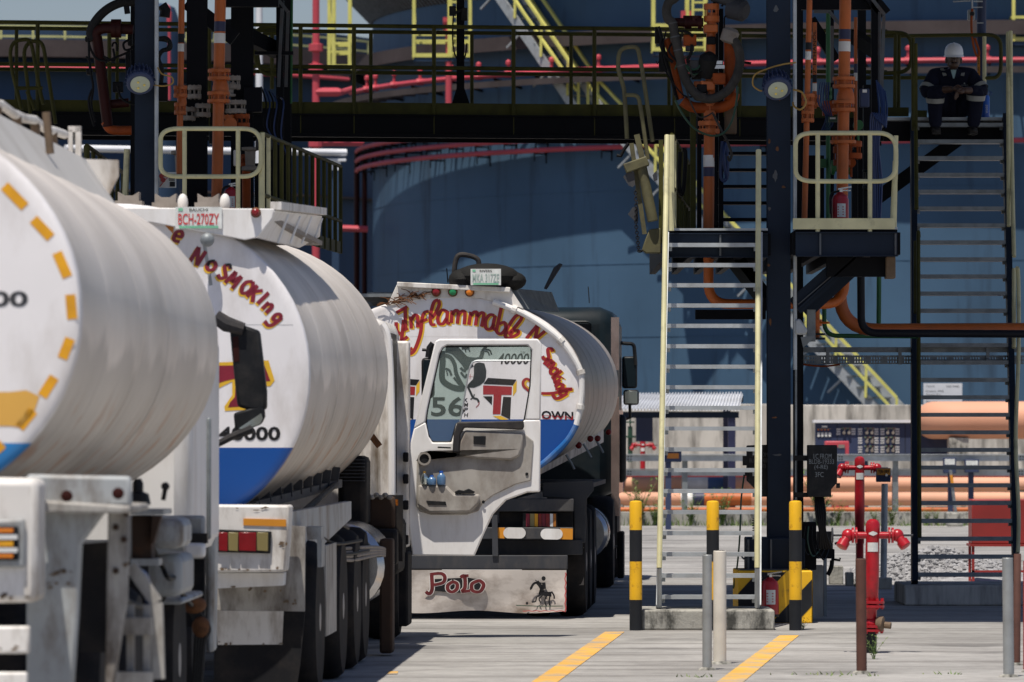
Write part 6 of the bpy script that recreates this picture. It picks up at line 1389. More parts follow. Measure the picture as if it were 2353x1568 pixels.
t = riser('slim orange riser lettered ETHANOL behind the thin banded one', 1872, 53.2, 5, 52, 250, ((172, 190, 'bollard_black'), (192, 210, 'band_white')), ((232, 12),))
mb = MB(); f = lambda x, y: P(1872 + (y-100)*.55, 120 - (x-1872)*1.0, 53.09) ; text_in(mb, '2" ETHANOL', f, 1822, 92, 1922, 106, .01); obj('lettering', mb, 'black_letter', t, smooth=False)
riser('slim orange riser close behind the thick banded one', 1966, 53.4, 4, 40, 300, ((147, 168, 'band_navy'), (168, 186, 'band_white')), ())
riser('green riser between the orange ones on the right rack', 1903, 53.8, 5.2, -40, 527, (), ((215, 9),), 'green_pipe', grp='green pipes')
riser('green pipe on the outer side of the right rack', 2018, 56.6, 5, -40, 60, (), (), 'green_pipe', grp='green pipes')
# valve clutter
vt = thing('valve_cluster', 'cluster of dark valves, gauges and flanges behind the right platform rail', 'valves', tuple(P(1950, 350, 53.6)))
r_ = random.Random(11)
for k in range(12):
    x, y = r_.uniform(1880, 2000), r_.uniform(200, 420); p = P(x, y, 53.2 + r_.uniform(0, .8)); s_ = r_.uniform(.03, .08); mb = MB()
    if k % 3 == 0: mb.box(p - Vector((s_, s_, s_)), p + Vector((s_, s_, s_*1.6)))
    elif k % 3 == 1: mb.lathe([(s_*.4, -s_*1.6), (s_*1.1, -s_*1.5), (s_*1.1, -s_), (s_*.6, -s_*.9), (s_*.7, s_), (s_*1.1, s_*1.1), (s_*1.1, s_*1.5)], p, (1, 0, 0) if k % 2 else (0, 0, 1), 14)
    else: mb.lathe([(s_, -.03), (s_, .03)], p, (0, 1, 0), 16); mb.cyl(p, p + Vector((0, 0, -s_*3)), .014, 6)
    obj(('actuator', 'valve', 'gauge')[k % 3], mb, ('cab_dark', 'chassis_grey', 'orange_dull', 'green_pipe')[k % 4], vt, bev=.004)
for x, y, r in ((1936, 330, 22), (1955, 345, 26), (1934, 360, 20)): flange(vt, x, y, 52.9, r, 'orange_dull', .05, .03)
mb = MB(); mb.pbox(1976, 204, 1998, 246, 52.7, .12); obj('junction_box', mb, 'cabinet_navy', vt, bev=.01)
mb = MB(); mb.pbox(1982, 206, 1992, 213, 52.68, .015); obj('name_plate', mb, 'plate_white', vt)
mb = MB(); mb.pbox(1905, 268, 1925, 280, 52.8, .1); obj('green_switch', mb, 'cable_green', vt)
mb = MB(); mb.pbox(1907, 270, 1920, 274, 52.78, .015); obj('name_plate', mb, 'plate_white', vt)
def cable(label, pts, r, mat, name='cable', n=6, grp=None):
    p = [P(*q) for q in pts]; o = obj(name, MB().tube(sm(p, n), r, 7), mat, at=tuple(p[0])); tag(o, label, 'cable', grp); return o
tb = thing('blue_cord', 'bundle of blue cords hanging on the outer frame of the right rack', 'cord', tuple(P(2020, 530, 52.9)))
for k in range(7):
    x = 2006 + 3.2*k; p = [P(x+8, 185+4*k, 52.9), P(x+14+3*math.sin(k), 250, 52.85), P(x+10, 275 + 3*k, 52.8), P(x-4+2*k, 262, 52.8), P(x-6, 330, 52.85), P(x-2+3*math.cos(k), 420, 52.9), P(x-4, 520, 52.9)]
    obj('cord', MB().tube(sm(p, 6), .009, 6), 'cable_blue', tb)
tb = thing('blue_cord', 'tangled blue cords among the valves of the right rack', 'cord', tuple(P(1900, 260, 52.9)))
for k in range(5):
    p = [P(1885+5*k, 190, 53), P(1880+6*k, 235, 52.9), P(1898+4*k, 268 + 3*k, 52.9), P(1888+4*k, 300, 53)]; obj('cord', MB().tube(sm(p, 6), .007, 5), 'cable_blue', tb)
cable('coil of dark blue cord hanging beside the left standpipe of the right rack', ((1660, 325, 52.2), (1656, 400, 52.2), (1664, 416, 52.2), (1672, 395, 52.2), (1668, 330, 52.2), (1662, 360, 52.15), (1670, 412, 52.2)), .016, 'cable_blue')
# pipework under the right platform
def run(label, pts, rpx, D, mat, rad, grp='pipes under the right platform', extra=None):
    t = thing('product_pipe', label, 'pipe', tuple(P(*pts[0])), group=grp)
    obj('pipe', MB().tube(rp([P(*q) for q in pts], rad, 8), rpx*D/F, 16), mat, t); return t
t = run('orange pipe bending below the right platform and past the column', ((1628, 600, 52), (1628, 699, 52), (1940, 699, 52.4), (1942, 600, 52.4)), 11.5, 52, 'orange', .2)
mb = MB(); p = P(1879, 711, 52.4); q = P(1879, 776, 52.4); mb.tube([p, q], .02, 8); mb.lathe([(.04, -.03), (.04, .03)], P(1879, 742, 52.4), n=10); mb.cyl(P(1879, 742, 52.4), P(1905, 742, 52.3), .012, 6); obj('drain_valve', mb, 'orange', t)
mb = MB(); mb.lathe([(.07, -.02), (.07, .0)], q, n=12); mb.lathe([(.07, .02), (.07, .04)], q, n=12); obj('drain_flange', mb, 'black_plastic', t)
run('large dull orange pipe curving away to the right below the platform', ((1930, 590, 56), (1930, 759, 56), (2420, 757, 56)), 15, 56, 'orange', .38)
run('black pipe curving right before the large orange one', ((1978, 600, 55), (1979, 766, 55), (2420, 768, 55)), 9, 55, 'pipe_black', .16)
run('green pipe bending right below the platform', ((1894, 620, 56.6), (1894, 772, 56.6), (2110, 773, 56.6)), 5.2, 56, 'green_pipe', .14)
run('short upright green pipe beside the timber beam', ((2020, 600, 56.9), (2019, 752, 56.9)), 5.5, 56, 'green_pipe', .1)
# cable tray
t = thing('cable_tray', 'perforated grey cable tray crossing behind the tall stair', 'cable tray', tuple(P(2000, 837, 57.2)))
mb = MB(); mb.pbox(1846, 798, 2420, 810, 57.2, .05); obj('top_rail', mb, 'galv_dark', t)
mb = MB(); mb.pbox(1846, 817, 2420, 821, 57.2, .02); mb.pbox(1846, 826, 2420, 829.5, 57.2, .02); mb.pbox(1846, 834, 2420, 837, 57.2, .02)
x = 1846; k = 0
while x < 2420:
    mb.pbox(x, 821, x+3.6, 826, 57.2, .02); mb.pbox(x, 829.5, x+3.6, 834, 57.2, .02); x += 6.2 + (7 if k % 5 == 4 else 0)
    if k % 5 == 4: mb.pbox(x-9, 821, x, 826, 57.2, .02); mb.pbox(x-9, 829.5, x, 834, 57.2, .02)
    k += 1
obj('tray_side', mb, 'galv_dark', t)
mb = MB()
for x in (1898, 2064, 2266): mb.pbox(x, 798, x+8, 838, 57.17, .02)
obj('tray_bracket', mb, 'galv_dark', t, split=1)
cable('thin red cable sagging under the perforated tray', ((1846, 838, 57.1), (1890, 842, 57.1), (1930, 838, 57.1)), .01, 'orange_dull')
t = thing('bulkhead_lamp', 'whitish bulkhead lamp bracketed to the column below the platform', 'lamp', tuple(P(1840, 768, 51)))
mb = MB(); mb.prism([P(1827, 735, 50.95), P(1838, 732, 50.95), P(1856, 758, 50.95), P(1852, 770, 50.95), P(1827, 769, 50.95)], (0, .12, 0)); obj('lamp_body', mb, 'galv', t, bev=.015)
mb = MB(); mb.pbox(1855, 712, 1874, 785, 51.4, .1); mb.prism([P(1840, 775, 51.3), P(1874, 772, 51.3), P(1846, 800, 51.3)], (0, .04, 0)); obj('lamp_bracket', mb, 'galv_dark', t, split=1)
# floodlights
def flood(label, x, y, D):
    p = P(x, y, D); ax = Vector((.08, -.78, -.62)).normalized()
    t = thing('floodlight', label, 'lamp', tuple(p), group='round floodlights on the columns')
    mb = MB(); mb.lathe([(.06, -.19), (.085, -.17), (.09, -.10), (.118, -.06), (.122, 0), (.112, .012), (.09, .012)], p, ax, 32)
    obj('housing', mb, 'cabinet_navy', t)
    mb = MB()
    for k in range(20):
        a = 2*math.pi*k/20; u = ax.cross(Vector((1, 0, 0))).normalized(); v = ax.cross(u); d = u*math.cos(a) + v*math.sin(a); mb.bar(p + d*.1 - ax*.16, p + d*.125 - ax*.03, .008, .03, d)
    obj('cooling_fin', mb, 'cabinet_navy', t)
    mb = MB(); mb.lathe([(.088, .008), (.088, .018), (.06, .026), (.002, .03)], p, ax, 28); lens = obj('lens', mb, 'gauge_lens', t)
    mb = MB()
    for k in range(3):
        a = 2*math.pi*k/3 + .5; u = ax.cross(Vector((1, 0, 0))).normalized(); v = ax.cross(u); c = p + (u*math.cos(a) + v*math.sin(a))*.036 + ax*.031; mb.lathe([(.012, -.002), (.010, .003)], c, ax, 8)
    obj('diode', mb, 'diode', lens)
    mb = MB(); mb.bar(p - ax*.16, Vector((p.x, D+.2, p.z+.1)), .05, .05); obj('bracket', mb, 'cabinet_navy', t)
flood('round floodlight with a yellow cable on the rusty right column', 1787, 205, 50.72)
flood('round floodlight on the left rack column above the tanker', 322, 192, 50.9)
cable('yellow cable looping beside the right floodlight', ((1828, 144, 50.9), (1800, 148, 50.8), (1765, 158, 50.8), (1735, 172, 50.8), (1730, 195, 50.8), (1745, 208, 50.8), (1762, 209, 50.8)), .008, 'cable_yellow')
cable('yellow cable hanging right of the right floodlight', ((1822, 206, 50.8), (1843, 213, 50.8), (1852, 235, 50.8), (1840, 252, 50.8), (1825, 245, 50.85), (1822, 236, 50.9)), .009, 'cable_yellow')
cable('thin yellow cable beside the left column', ((362, 155, 51), (372, 170, 51), (395, 178, 51), (396, 192, 51), (375, 198, 51), (352, 195, 51)), .007, 'cable_yellow')
# lane side railing panel of the right platform (bars run away from the camera)
def side_rail(name, label, p0, p1, zt, zm_, zb, nb, mat, first='pale_yellow'):
    t = thing(name, label, 'railing', (p0[0], p0[1], RZ)); A = Vector((p0[0], p0[1], 0)); B = Vector((p1[0], p1[1], 0))
    for z in (zt, zm_): obj('rail', MB().tube([A + Vector((0, 0, z)), B + Vector((0, 0, z))], .02, 8), mat, t)
    for k in range(nb):
        p = A.lerp(B, k/(nb-1)); obj('bar', MB().tube([p + Vector((0, 0, zb)), p + Vector((0, 0, zt))], .02 if k else .028, 8), first if k < 2 else mat, t)
    mb = MB(); mb.bar(A + Vector((0, 0, RZ+.06)), B + Vector((0, 0, RZ+.06)), .008, .12); obj('toe_board', mb, mat, t)
    return t
side_rail('platform_railing', 'pale vertical barred railing running back along the right platform', (1.43, 50.9), (1.79, 57), 4.36, 3.9, RZ, 9, 'olive')
mb = MB(); mb.pbox(1514, 322, 1524, 560, 51.6, .05); obj('gangway_plate', mb, 'olive', rk)
cable('black hose hanging on the barred railing of the right platform', ((1568, 345, 52), (1575, 352, 52), (1572, 420, 52), (1566, 448, 52), (1560, 420, 52), (1563, 350, 52)), .02, 'cable_black')
# stair behind the platform
def steps(name, label, x0, x1, y_list, D0, dD, mat, rung_h, parent=None, rdep=.16):
    pass
t = thing('access_stair', 'dark stair behind the right platform leading up to the walkway', 'stair', tuple(P(1710, 525, 55)))
for k in range(6):
    y = 539 - 38*k; D = 55 + .3*k; mb = MB(); a = P(1645, y, D); b = P(1766, y, D); mb.box((a.x, D, a.z-.03), (b.x, D+.18, a.z)); obj('tread', mb, 'steel_black', t)
mb = MB(); mb.bar(P(1643, 540, 54.9), P(1643, 325, 56.8), .05, .2); mb.bar(P(1768, 540, 54.9), P(1768, 325, 56.8), .05, .2); obj('stringer', mb, 'steel_black', t, split=1)

# ---- standpipe with loading arm on the right rack
la = thing('arm_assembly', 'black hoses and orange standpipe of the loading arm on the right rack', 'loading arm', tuple(P(1630, 527, 52)))
DA = 52.0
obj('standpipe', MB().tube([P(1628, 527, DA), P(1630, 300, DA)], .05, 16), 'orange', la); obj('standpipe', MB().tube([P(1628, 600, DA), P(1628, 527, DA)], .048, 16), 'orange', la)
obj('standpipe', MB().tube([P(1631, 300, DA), P(1633, 110, DA), P(1636, 30, DA)], .044, 16), 'orange', la)
obj('colour_band', MB().tube([P(1629, 384, DA), P(1629, 357, DA)], .0515, 16), 'band_white', la); obj('colour_band', MB().tube([P(1629, 406, DA), P(1629, 385, DA)], .0515, 16), 'band_navy', la)
flange(la, 1629, 293, DA, 25, 'orange', .04, .015); flange(la, 1635, 30, DA, 18, 'orange', .05, .03)
mb = MB(); mb.pbox(1610, 186, 1643, 208, DA-.1, .2); mb.pbox(1617, 56, 1650, 75, DA-.09, .18); mb.pbox(1594, 187, 1612, 200, DA-.06, .12); obj('swivel_clamp', mb, 'orange', la, split=1, bev=.012)
for dx in (-9, 5): obj('tie_rod', MB().tube([P(1633+dx, 118, DA-.06), P(1633+dx, 182, DA-.06)], .018, 8), 'orange', la)
mb = MB(); mb.lathe([(.05, -.12), (.09, -.1), (.10, 0), (.085, .08), (.04, .12)], P(1627, 150, DA-.05), (.1, -.5, .86), 16); mb.pbox(1590, 140, 1612, 182, DA-.02, .1); obj('swivel_valve', mb, 'hose_dark', la)
mb = MB(); mb.pbox(1641, 140, 1660, 148, DA-.12, .03); mb.pbox(1640, 150, 1665, 158, DA-.12, .03); obj('polished_clip', mb, 'chrome', la, split=1)
obj('counter_housing', MB().lathe([(.03, -.32), (.055, -.30), (.055, .30), (.03, .32)], P(1677, 156, DA+.02), n=14), 'orange_dull', la)
obj('manifold', MB().tube(sm([P(1568, 232, DA), P(1590, 246, DA), P(1620, 248, DA), P(1660, 246, DA), P(1682, 232, DA), P(1688, 214, DA)], 6), [.05]*31, 14), 'orange_dull', la)
flange(la, 1631, 250, DA, 14, 'orange', .08, .02)
obj('swing_pipe', MB().tube([P(1550, 52, DA), P(1616, 52, DA)], .042, 14), 'red_dark', la)
mb = MB()
for x in (1578, 1584, 1608): mb.lathe([(.062, -.018), (.062, .018)], P(x, 52, DA), (1, 0, 0), 16)
mb.pbox(1570, 36, 1612, 44, DA-.03, .06); obj('swing_coupling', mb, 'red_dark', la)
obj('swing_pipe', MB().tube(sm([P(1530, 90, DA-.02), P(1545, 130, DA), P(1556, 190, DA), P(1564, 228, DA)], 5), .035, 12), 'orange_dull', la)
hp = [(480,-60),(440,-10),(395,20),(372,90),(385,170),(425,210),(450,330),(475,450),(505,590),(545,720),(620,830),(720,885),(820,875),(920,810),(990,710),(1025,600),(1028,500),(1000,400),(950,340)]
obj('hose', MB().tube(sm([Q(zF, x, y, DA-.12) for x, y in hp], 4), .043, 14), 'hose', la)
mb = MB()
for i in (5, 6, 7, 8): p = Q(zF, *hp[i], DA-.12); q = Q(zF, *hp[i+1], DA-.12); mb.lathe([(.046, -.006), (.046, .006)], p, q-p, 16)
obj('hose_clip', mb, 'steel_edge', la, split=1)
obj('hose_coupling', MB().lathe([(.05, -.06), (.075, -.05), (.08, .05), (.05, .08)], Q(zF, 935, 330, DA-.1), (.35, 0, 1), 16), 'grey_crust', la)
obj('head_flange', MB().lathe([(.06, -.1), (.1, -.09), (.1, .05), (.07, .08)], Q(zF, 1020, 90, DA), (.7, -.4, -.2), 18), 'chassis_grey', la)
obj('head_elbow', MB().tube(sm([Q(zF, 780, -40, DA), Q(zF, 880, -10, DA), Q(zF, 960, 20, DA), Q(zF, 1000, 60, DA)], 5), .055, 14), 'chassis_grey', la)
mb = MB(); mb.tube([Q(zF, 890, 160, DA), Q(zF, 890, 290, DA)], .008, 6); mb.tube([Q(zF, 890, 160, DA), Q(zF, 940, 100, DA)], .008, 6); mb.tube([Q(zF, 865, 60, DA), Q(zF, 900, 10, DA)], .01, 6); obj('linkage', mb, 'cable_black', la)
obj('frame_column', MB().pbox(1652, 20, 1662, 527, DA+.25, .12), 'steel_black', la); obj('frame_column', MB().pbox(1602, 260, 1612, 527, DA+.3, .12), 'steel_black', la)
obj('pale_column', MB().pbox(1586, 250, 1599, 527, DA+1.2, .06), 'olive', la)
for k, pts in enumerate((((300,240),(330,330),(350,480),(400,640),(440,780),(470,900)), ((310,250),(345,420),(370,560),(415,700),(450,860)), ((330,330),(320,400),(360,500),(430,560)), ((480,280),(560,290),(610,330)), ((600,400),(590,480),(560,540),(580,560)))):
    obj('control_hose', MB().tube(sm([Q(zF, x, y, DA-.05-.03*k) for x, y in pts], 5), .014, 7), 'cable_black', la)
obj('control_hose', MB().tube(sm([Q(zF, x, y, DA-.2) for x, y in ((450,900),(520,1030),(620,1150),(760,1215),(880,1195),(960,1080),(1000,900),(1010,780))], 6), .010, 7), 'cable_green', la)
obj('control_hose', MB().tube(sm([Q(zF, x, y, DA-.15) for x, y in ((790,1020),(870,1180),(930,1300),(955,1390),(935,1440),(920,1400))], 6), .012, 7), 'hose', la)
r_ = random.Random(31)
for k in range(9):
    x0, y0 = r_.uniform(1530, 1580), r_.uniform(60, 160); x1, y1 = r_.uniform(1590, 1640), r_.uniform(120, 260)
    obj('control_hose', MB().tube(sm([P(x0, y0, DA-.1), P(x0 + r_.uniform(-12, 10), (y0+y1)/2, DA-.14), P((x0+x1)/2, y1 + r_.uniform(0, 30), DA-.12), P(x1, y1, DA-.08)], 5), r_.uniform(.006, .012), 6), ('cable_black', 'hose', 'cable_green')[k % 3], la)
for k in range(6):
    p = P(r_.uniform(1575, 1660), r_.uniform(80, 240), DA-.06); s_ = r_.uniform(.03, .06); mb = MB(); mb.box(p - Vector((s_, s_, s_*.7)), p + Vector((s_, s_, s_))); obj('fitting', mb, ('cable_black', 'orange_dull', 'chassis_grey')[k % 3], la, bev=.01)
mb = MB(); mb.pbox(1666, 248, 1693, 307, DA+.1, .15); obj('control_box', mb, 'wood', la, bev=.01)
mb = MB(); mb.pbox(1505, 62, 1518, 100, DA, .1); mb.pbox(1514, 120, 1536, 165, DA, .08); obj('limit_switch', mb, 'cable_black', la, split=1, bev=.01)
mb = MB(); mb.tube([Q(zF, 1060, 560, DA), Q(zF, 1130, 570, DA)], .014, 6); mb.tube([Q(zF, 280, 550, DA), Q(zF, 290, 575, DA), Q(zF, 310, 545, DA), Q(zF, 410, 545, DA)], .007, 6); obj('hook', mb, 'cable_black', la, split=1)

# ---- folding gangway beside the right platform
fg = thing('folding_gangway', 'raised folding gangway of dirty yellow tube hung with a chain', 'gangway', tuple(P(1505, 580, 51.6)))
DG = 51.6
def gt(pts, r, m='gangway_paint', name='frame_tube', off=0): obj(name, MB().tube(rp([Q(zA, x, y, DG+off) for x, y in pts], .05, 4), r, 8), m, fg)
gt(((170, 870), (152, 560), (112, 430), (118, 330), (150, 298), (236, 292), (270, 470), (330, 890)), .020, 'gangway_paint', off=.05); gt(((160, 597), (240, 597), (262, 720), (300, 1000)), .019, 'gangway_paint')
obj('frame_bar', MB().bar(Q(zA, 197, 900, DG), Q(zA, 280, 1470, DG), .06, .04), 'gangway_paint', fg); obj('frame_bar', MB().bar(Q(zA, 230, 845, DG-.04), Q(zA, 268, 1010, DG-.04), .07, .05), 'gangway_paint', fg)
obj('damper', MB().tube([Q(zA, 262, 1050, DG-.06), Q(zA, 332, 1390, DG-.06)], .048, 14), 'gangway_paint', fg); obj('damper', MB().tube([Q(zA, 292, 1200, DG-.06), Q(zA, 331, 1385, DG-.06)], .0495, 14), 'gangway_paint', fg)
mb = MB(); mb.bar(Q(zA, 155, 1060, DG-.08), Q(zA, 300, 1010, DG-.08), .10, .09); obj('pivot_block', mb, 'gangway_paint', fg, bev=.01)
for pts in (((145,1110),(180,1072),(215,1085),(220,1160),(205,1175),(180,1165)), ((175,1345),(205,1300),(238,1305),(240,1385),(225,1395)), ((330,1100),(355,1070),(360,1130),(340,1140))):
    obj('hinge_plate', MB().prism([Q(zA, x, y, DG-.1) for x, y in pts], (0, .02, 0)), 'chassis_grey', fg)
obj('base_bracket', MB().prism([Q(zA, x, y, DG-.04) for x, y in ((285,1500),(310,1440),(380,1430),(385,1590),(290,1590),(262,1570))], (0, .1, 0)), 'gangway_paint', fg, bev=.01)
obj('hook_arm', MB().tube([Q(zA, 105, 975, DG), Q(zA, 130, 980, DG), Q(zA, 150, 940, DG), Q(zA, 180, 900, DG)], .018, 6), 'cable_black', fg)
mb = MB(); cp = [Q(zA, x, y, DG-.12) for x, y in ((222,1190),(228,1300),(226,1400),(236,1500),(245,1580),(262,1570))]; cp = sm(cp, 6)
for i in range(len(cp)-1):
    d = cp[i+1]-cp[i]; c = (cp[i]+cp[i+1])/2; u = Vector((1, 0, 0)) if i % 2 else Vector((0, 1, 0)); dn = d.normalized(); L = d.length*.72
    mb.tube([c + dn*L*math.cos(k*.7854) + u*.014*math.sin(k*.7854) for k in range(8)], .0045, 5, closed=True)
obj('chain', mb, 'chassis_black', fg)

# ---- front ladder stair (sunlit below)
blk = thing('concrete_step', 'stained concrete footing block under the front ladder stair', 'block', (P(1628, 1448, 48.9).x, 48.9, 0))
a = P(1475, 1402, 48.85); b = P(1780, 1402, 48.85); mb = MB(); mb.box((a.x, 48.85, 0), (b.x, 49.9, a.z)); obj('block', mb, 'concrete_block', blk, bev=.015); Z0 = a.z
st = thing('access_stair', 'steep galvanised ladder stair with yellow handrails beside the bollards', 'stair', (P(1625, 1402, 49.3).x, 49.3, Z0))
def steep(t, xl0, xr0, xl1, xr1, D0, z0, D1, z1, n, sw, mat, tm, dep=.17, th=.035, sdep=.16):
    zf_ = lambda x, D: P(x, 993, D).x
    A = Vector((zf_(xl0, D0), D0, z0)); B = Vector((zf_(xl1, D1), D1, z1)); A2 = Vector((zf_(xr0, D0), D0, z0)); B2 = Vector((zf_(xr1, D1), D1, z1))
    for p, q in ((A, B), (A2, B2)): mb = MB(); mb.bar(p, q, sw, sdep, (0, -1, .3)); obj('stringer', mb, mat, t)
    for k in range(1, n+1):
        u = (k-.35)/n; p = A.lerp(B, u); q = A2.lerp(B2, u); mb = MB()
        mb.box((p.x+sw*.5, p.y-dep/2, p.z-th), (q.x-sw*.5, p.y+dep/2, p.z)); mb.box((p.x+sw*.5, p.y-.02, p.z-.07), (p.x+sw*.5+.03, p.y+.04, p.z-th)); mb.box((q.x-sw*.5-.03, p.y-.02, p.z-.07), (q.x-sw*.5, p.y+.04, p.z-th)); obj('tread', mb, tm, t)
steep(st, 1513, 1742, 1531, 1746, 49.2, Z0, 50.85, RZ-.05, 18, .045, 'galv', 'galv')
for xs in (((1515, 1305, 48.95), (1517, 1200, 49.0), (1533, 312, 50.7)), ((1740, 1305, 48.95), (1740, 1200, 49.0), (1743, 346, 50.7))):
    p = [P(*q) for q in xs]; obj('handrail', MB().tube(p, .024, 10), 'pale_yellow', st)
for x in (1515, 1740):
    obj('rail_foot', MB().tube([P(x, 1305, 48.95), P(x, 1395, 49.1)], .022, 8), 'galv', st)
# ---- tall stair with the seated worker
blk = thing('concrete_step', 'long grey concrete footing under the tall dark stair', 'block', (P(2200, 1390, 55.7).x, 55.7, 0))
a = P(2078, 1345, 55.7); b = P(2420, 1345, 55.7); mb = MB(); mb.box((a.x, 55.7, 0), (b.x, 57.2, a.z)); obj('block', mb, 'concrete_wall', blk, bev=.02); Z1 = a.z
ZD = 4.93; DS = 58.45
ts = thing('access_stair', 'tall steep dark stair below the seated worker', 'stair', (P(2210, 1345, 56).x, 56, Z1))
steep(ts, 2101, 2334, 2100, 2311, 56.0, Z1, DS-.05, ZD-.0, 27, .06, 'steel_blue', 'galv_dark', .2, .04, .18)
for pts in (((2104, 100, 58.0), (2104, 250, 58.1), (2106, 480, 57.3)), ((2098, 88, 58.2), (2099, 300, 58.0)), ((2111, 545, 57.2), (2110, 600, 57.0), (2113, 1235, 55.8)), ((2104, 555, 57.2), (2104, 720, 56.9)),
            ((2322, 72, 58.2), (2324, 300, 57.9), (2330, 590, 57.1)), ((2316, 75, 58.3), (2318, 520, 57.4)), ((2337, 616, 57.0), (2340, 640, 57.0), (2341, 800, 56.6), (2334, 1010, 56.2), (2341, 1180, 55.9), (2339, 1270, 55.8)), ((2330, 618, 57.0), (2330, 800, 56.7))):
    obj('handrail', MB().tube(sm([P(*q) for q in pts], 4), .021, 8), 'pale_yellow' if pts[0][0] > 2300 else 'olive', ts)
# ---- walkway bridge
wk = thing('walkway_bridge', 'dark overhead walkway with olive handrails linking the two loading racks', 'walkway', (0, 59.3, 4.77))
def WD(X): return 58.5 + (X+5.26)*.147
def wbox(mb, X0, X1, o0, o1, z0, z1):
    p = [(X0, WD(X0)+o0), (X1, WD(X1)+o0), (X1, WD(X1)+o1), (X0, WD(X0)+o1)]
    mb.add([(x, y, z0) for x, y in p] + [(x, y, z1) for x, y in p], [(0,3,2,1),(4,5,6,7),(0,1,5,4),(1,2,6,5),(2,3,7,6),(3,0,4,7)])
X0, X1 = -7.0, 3.95
mb = MB(); wbox(mb, X0, X1, 0, .02, 4.80, 4.985); wbox(mb, X0, X1, -.04, .04, 4.985, 5.0); wbox(mb, X0, X1, -.04, .05, 4.76, 4.797); obj('girder', mb, 'steel_black', wk)
mb = MB(); wbox(mb, X0, X1, .93, .95, 4.76, 4.985); obj('girder', mb, 'steel_black', wk)
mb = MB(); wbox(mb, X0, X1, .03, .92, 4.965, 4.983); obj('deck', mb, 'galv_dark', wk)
for k in range(10): x = X0 + .5 + k*1.15; mb = MB(); wbox(mb, x-.05, x+.05, .021, .929, 4.80, 4.96); obj('cross_member', mb, 'steel_black', wk)
mb = MB(); wbox(mb, X0, X1, .041, .05, 5.003, 5.125); obj('toe_board', mb, 'olive', wk)
mb = MB(); wbox(mb, X0, X1, .90, .91, 5.003, 5.125); obj('toe_board', mb, 'olive', wk)
for o_ in (.02, .9):
    for z in (5.92, 5.49): obj('handrail', MB().tube([(X0, WD(X0)+o_, z), (X1, WD(X1)+o_, z)], .021, 8), 'olive', wk)
for x in (-60, 85, 250, 480, 690, 813, 997, 1180, 1366, 1550, 1700): D = 59; X = (x-1176.5)*D/F; X = (x-1176.5)*WD(X)/F; obj('rail_post', MB().tube([(X, WD(X)+.02, 4.78), (X, WD(X)+.02, 5.92)], .022, 8), 'olive', wk)
for x in (48, 275, 852, 1084, 1313, 1540): D = 60; X = (x-1176.5)*D/F; obj('rail_post', MB().tube([(X, WD(X)+.9, 4.95), (X, WD(X)+.9, 5.92)], .02, 8), 'olive', wk)
# landing
ld = thing('landing', 'dark landing deck at the head of the tall stair', 'platform', tuple(P(2170, 270, 59)))
a = P(2030, 270, DS); b = P(2312, 270, DS)
mb = MB(); mb.box((a.x, DS, ZD-.03), (b.x, 60.6, ZD)); obj('deck', mb, 'galv_dark', ld)
mb = MB(); mb.box((a.x, DS+.01, ZD-.24), (b.x, DS+.03, ZD-.032)); obj('edge_beam', mb, 'steel_black', ld); mb = MB(); mb.box((a.x, DS-.02, ZD-.025), (b.x, DS-.002, ZD+.005)); obj('nosing', mb, 'galv', ld)
mb = MB(); mb.bar(P(1990, 474, 58.6), P(2200, 322, 58.6), .12, .14); obj('support_brace', mb, 'steel_black', ld)
def gl(pts, m='olive', rad=.14, r=.021): obj('landing_rail', MB().tube(rp([P(*q) for q in pts], rad, 6), r, 8), m, ld)
gl(((1990, 84, 60.3), (2300, 80, 60.3), (2300, 179, 60.3), (2262, 180, 60.3)), 'olive'); gl(((2262, 84, 60.3), (2262, 268, 60.3)), 'pale_yellow'); gl(((1990, 179, 60.3), (2140, 179, 60.3)))
gl(((2000, 74, 59.4), (2094, 76, 59.4), (2094, 165, 59.4), (2000, 171, 59.4))); gl(((2058, 75, 59.4), (2056, 268, 59.4))); gl(((2066, 82, 59.5), (2064, 250, 59.5)))
mb = MB(); mb.pbox(2030, 247, 2088, 268, 59.35, .01); obj('toe_board', mb, 'olive', ld); mb = MB(); mb.pbox(2098, 254, 2130, 270, 60.2, .01); obj('toe_board', mb, 'olive', ld)
gp_ = thing('detector_pole', 'blue grey pole with a gas detector, red cable and orange tag behind the worker', 'pole', tuple(P(2254, 268, 60.45)))
obj('pole_tube', MB().tube([P(2254, 268, 60.45), P(2256, -60, 60.45)], .05, 14), 'cabinet_navy', gp_)
mb = MB(); mb.pbox(2224, 22, 2241, 46, 60.3, .1); obj('detector_box', mb, 'galv_dark', gp_, bev=.01); obj('detector_eye', MB().lathe([(.026, 0), (.022, -.02)], P(2234, 32, 60.3), (0, 1, 0), 12), 'black_plastic', gp_)
mb = MB(); mb.pbox(2238, 2, 2258, 5, 60.38, .02); mb.pbox(2236, 16, 2258, 18, 60.38, .02); mb.pbox(2246, 52, 2260, 54, 60.38, .02); mb.tube([P(2234, -20, 60.35), P(2234, 25, 60.35)], .01, 6); mb.tube([P(2190, 4, 60.3), P(2230, 2, 60.3)], .008, 6); obj('clamp', mb, 'galv', gp_, split=1)
obj('red_cable', MB().tube(sm([P(x, y, 60.3) for x, y in ((2234, 20), (2232, 60), (2236, 100), (2243, 126), (2249, 128), (2249, 116), (2240, 88))], 6), .013, 7), 'orange_dull', gp_)
mb = MB(); mb.pbox(2246, 130, 2252, 174, 60.38, .008); tg = obj('orange_tag', mb, 'sign_orange', gp_)
mb = MB(); f = lambda x, y: P(2249 + (y-150)*.35, 152 - (x-2249), 60.375); text_in(mb, 'TJB-302', f, 2229, 144, 2269, 156, .01); obj('tag_text', mb, 'black_letter', tg, smooth=False)
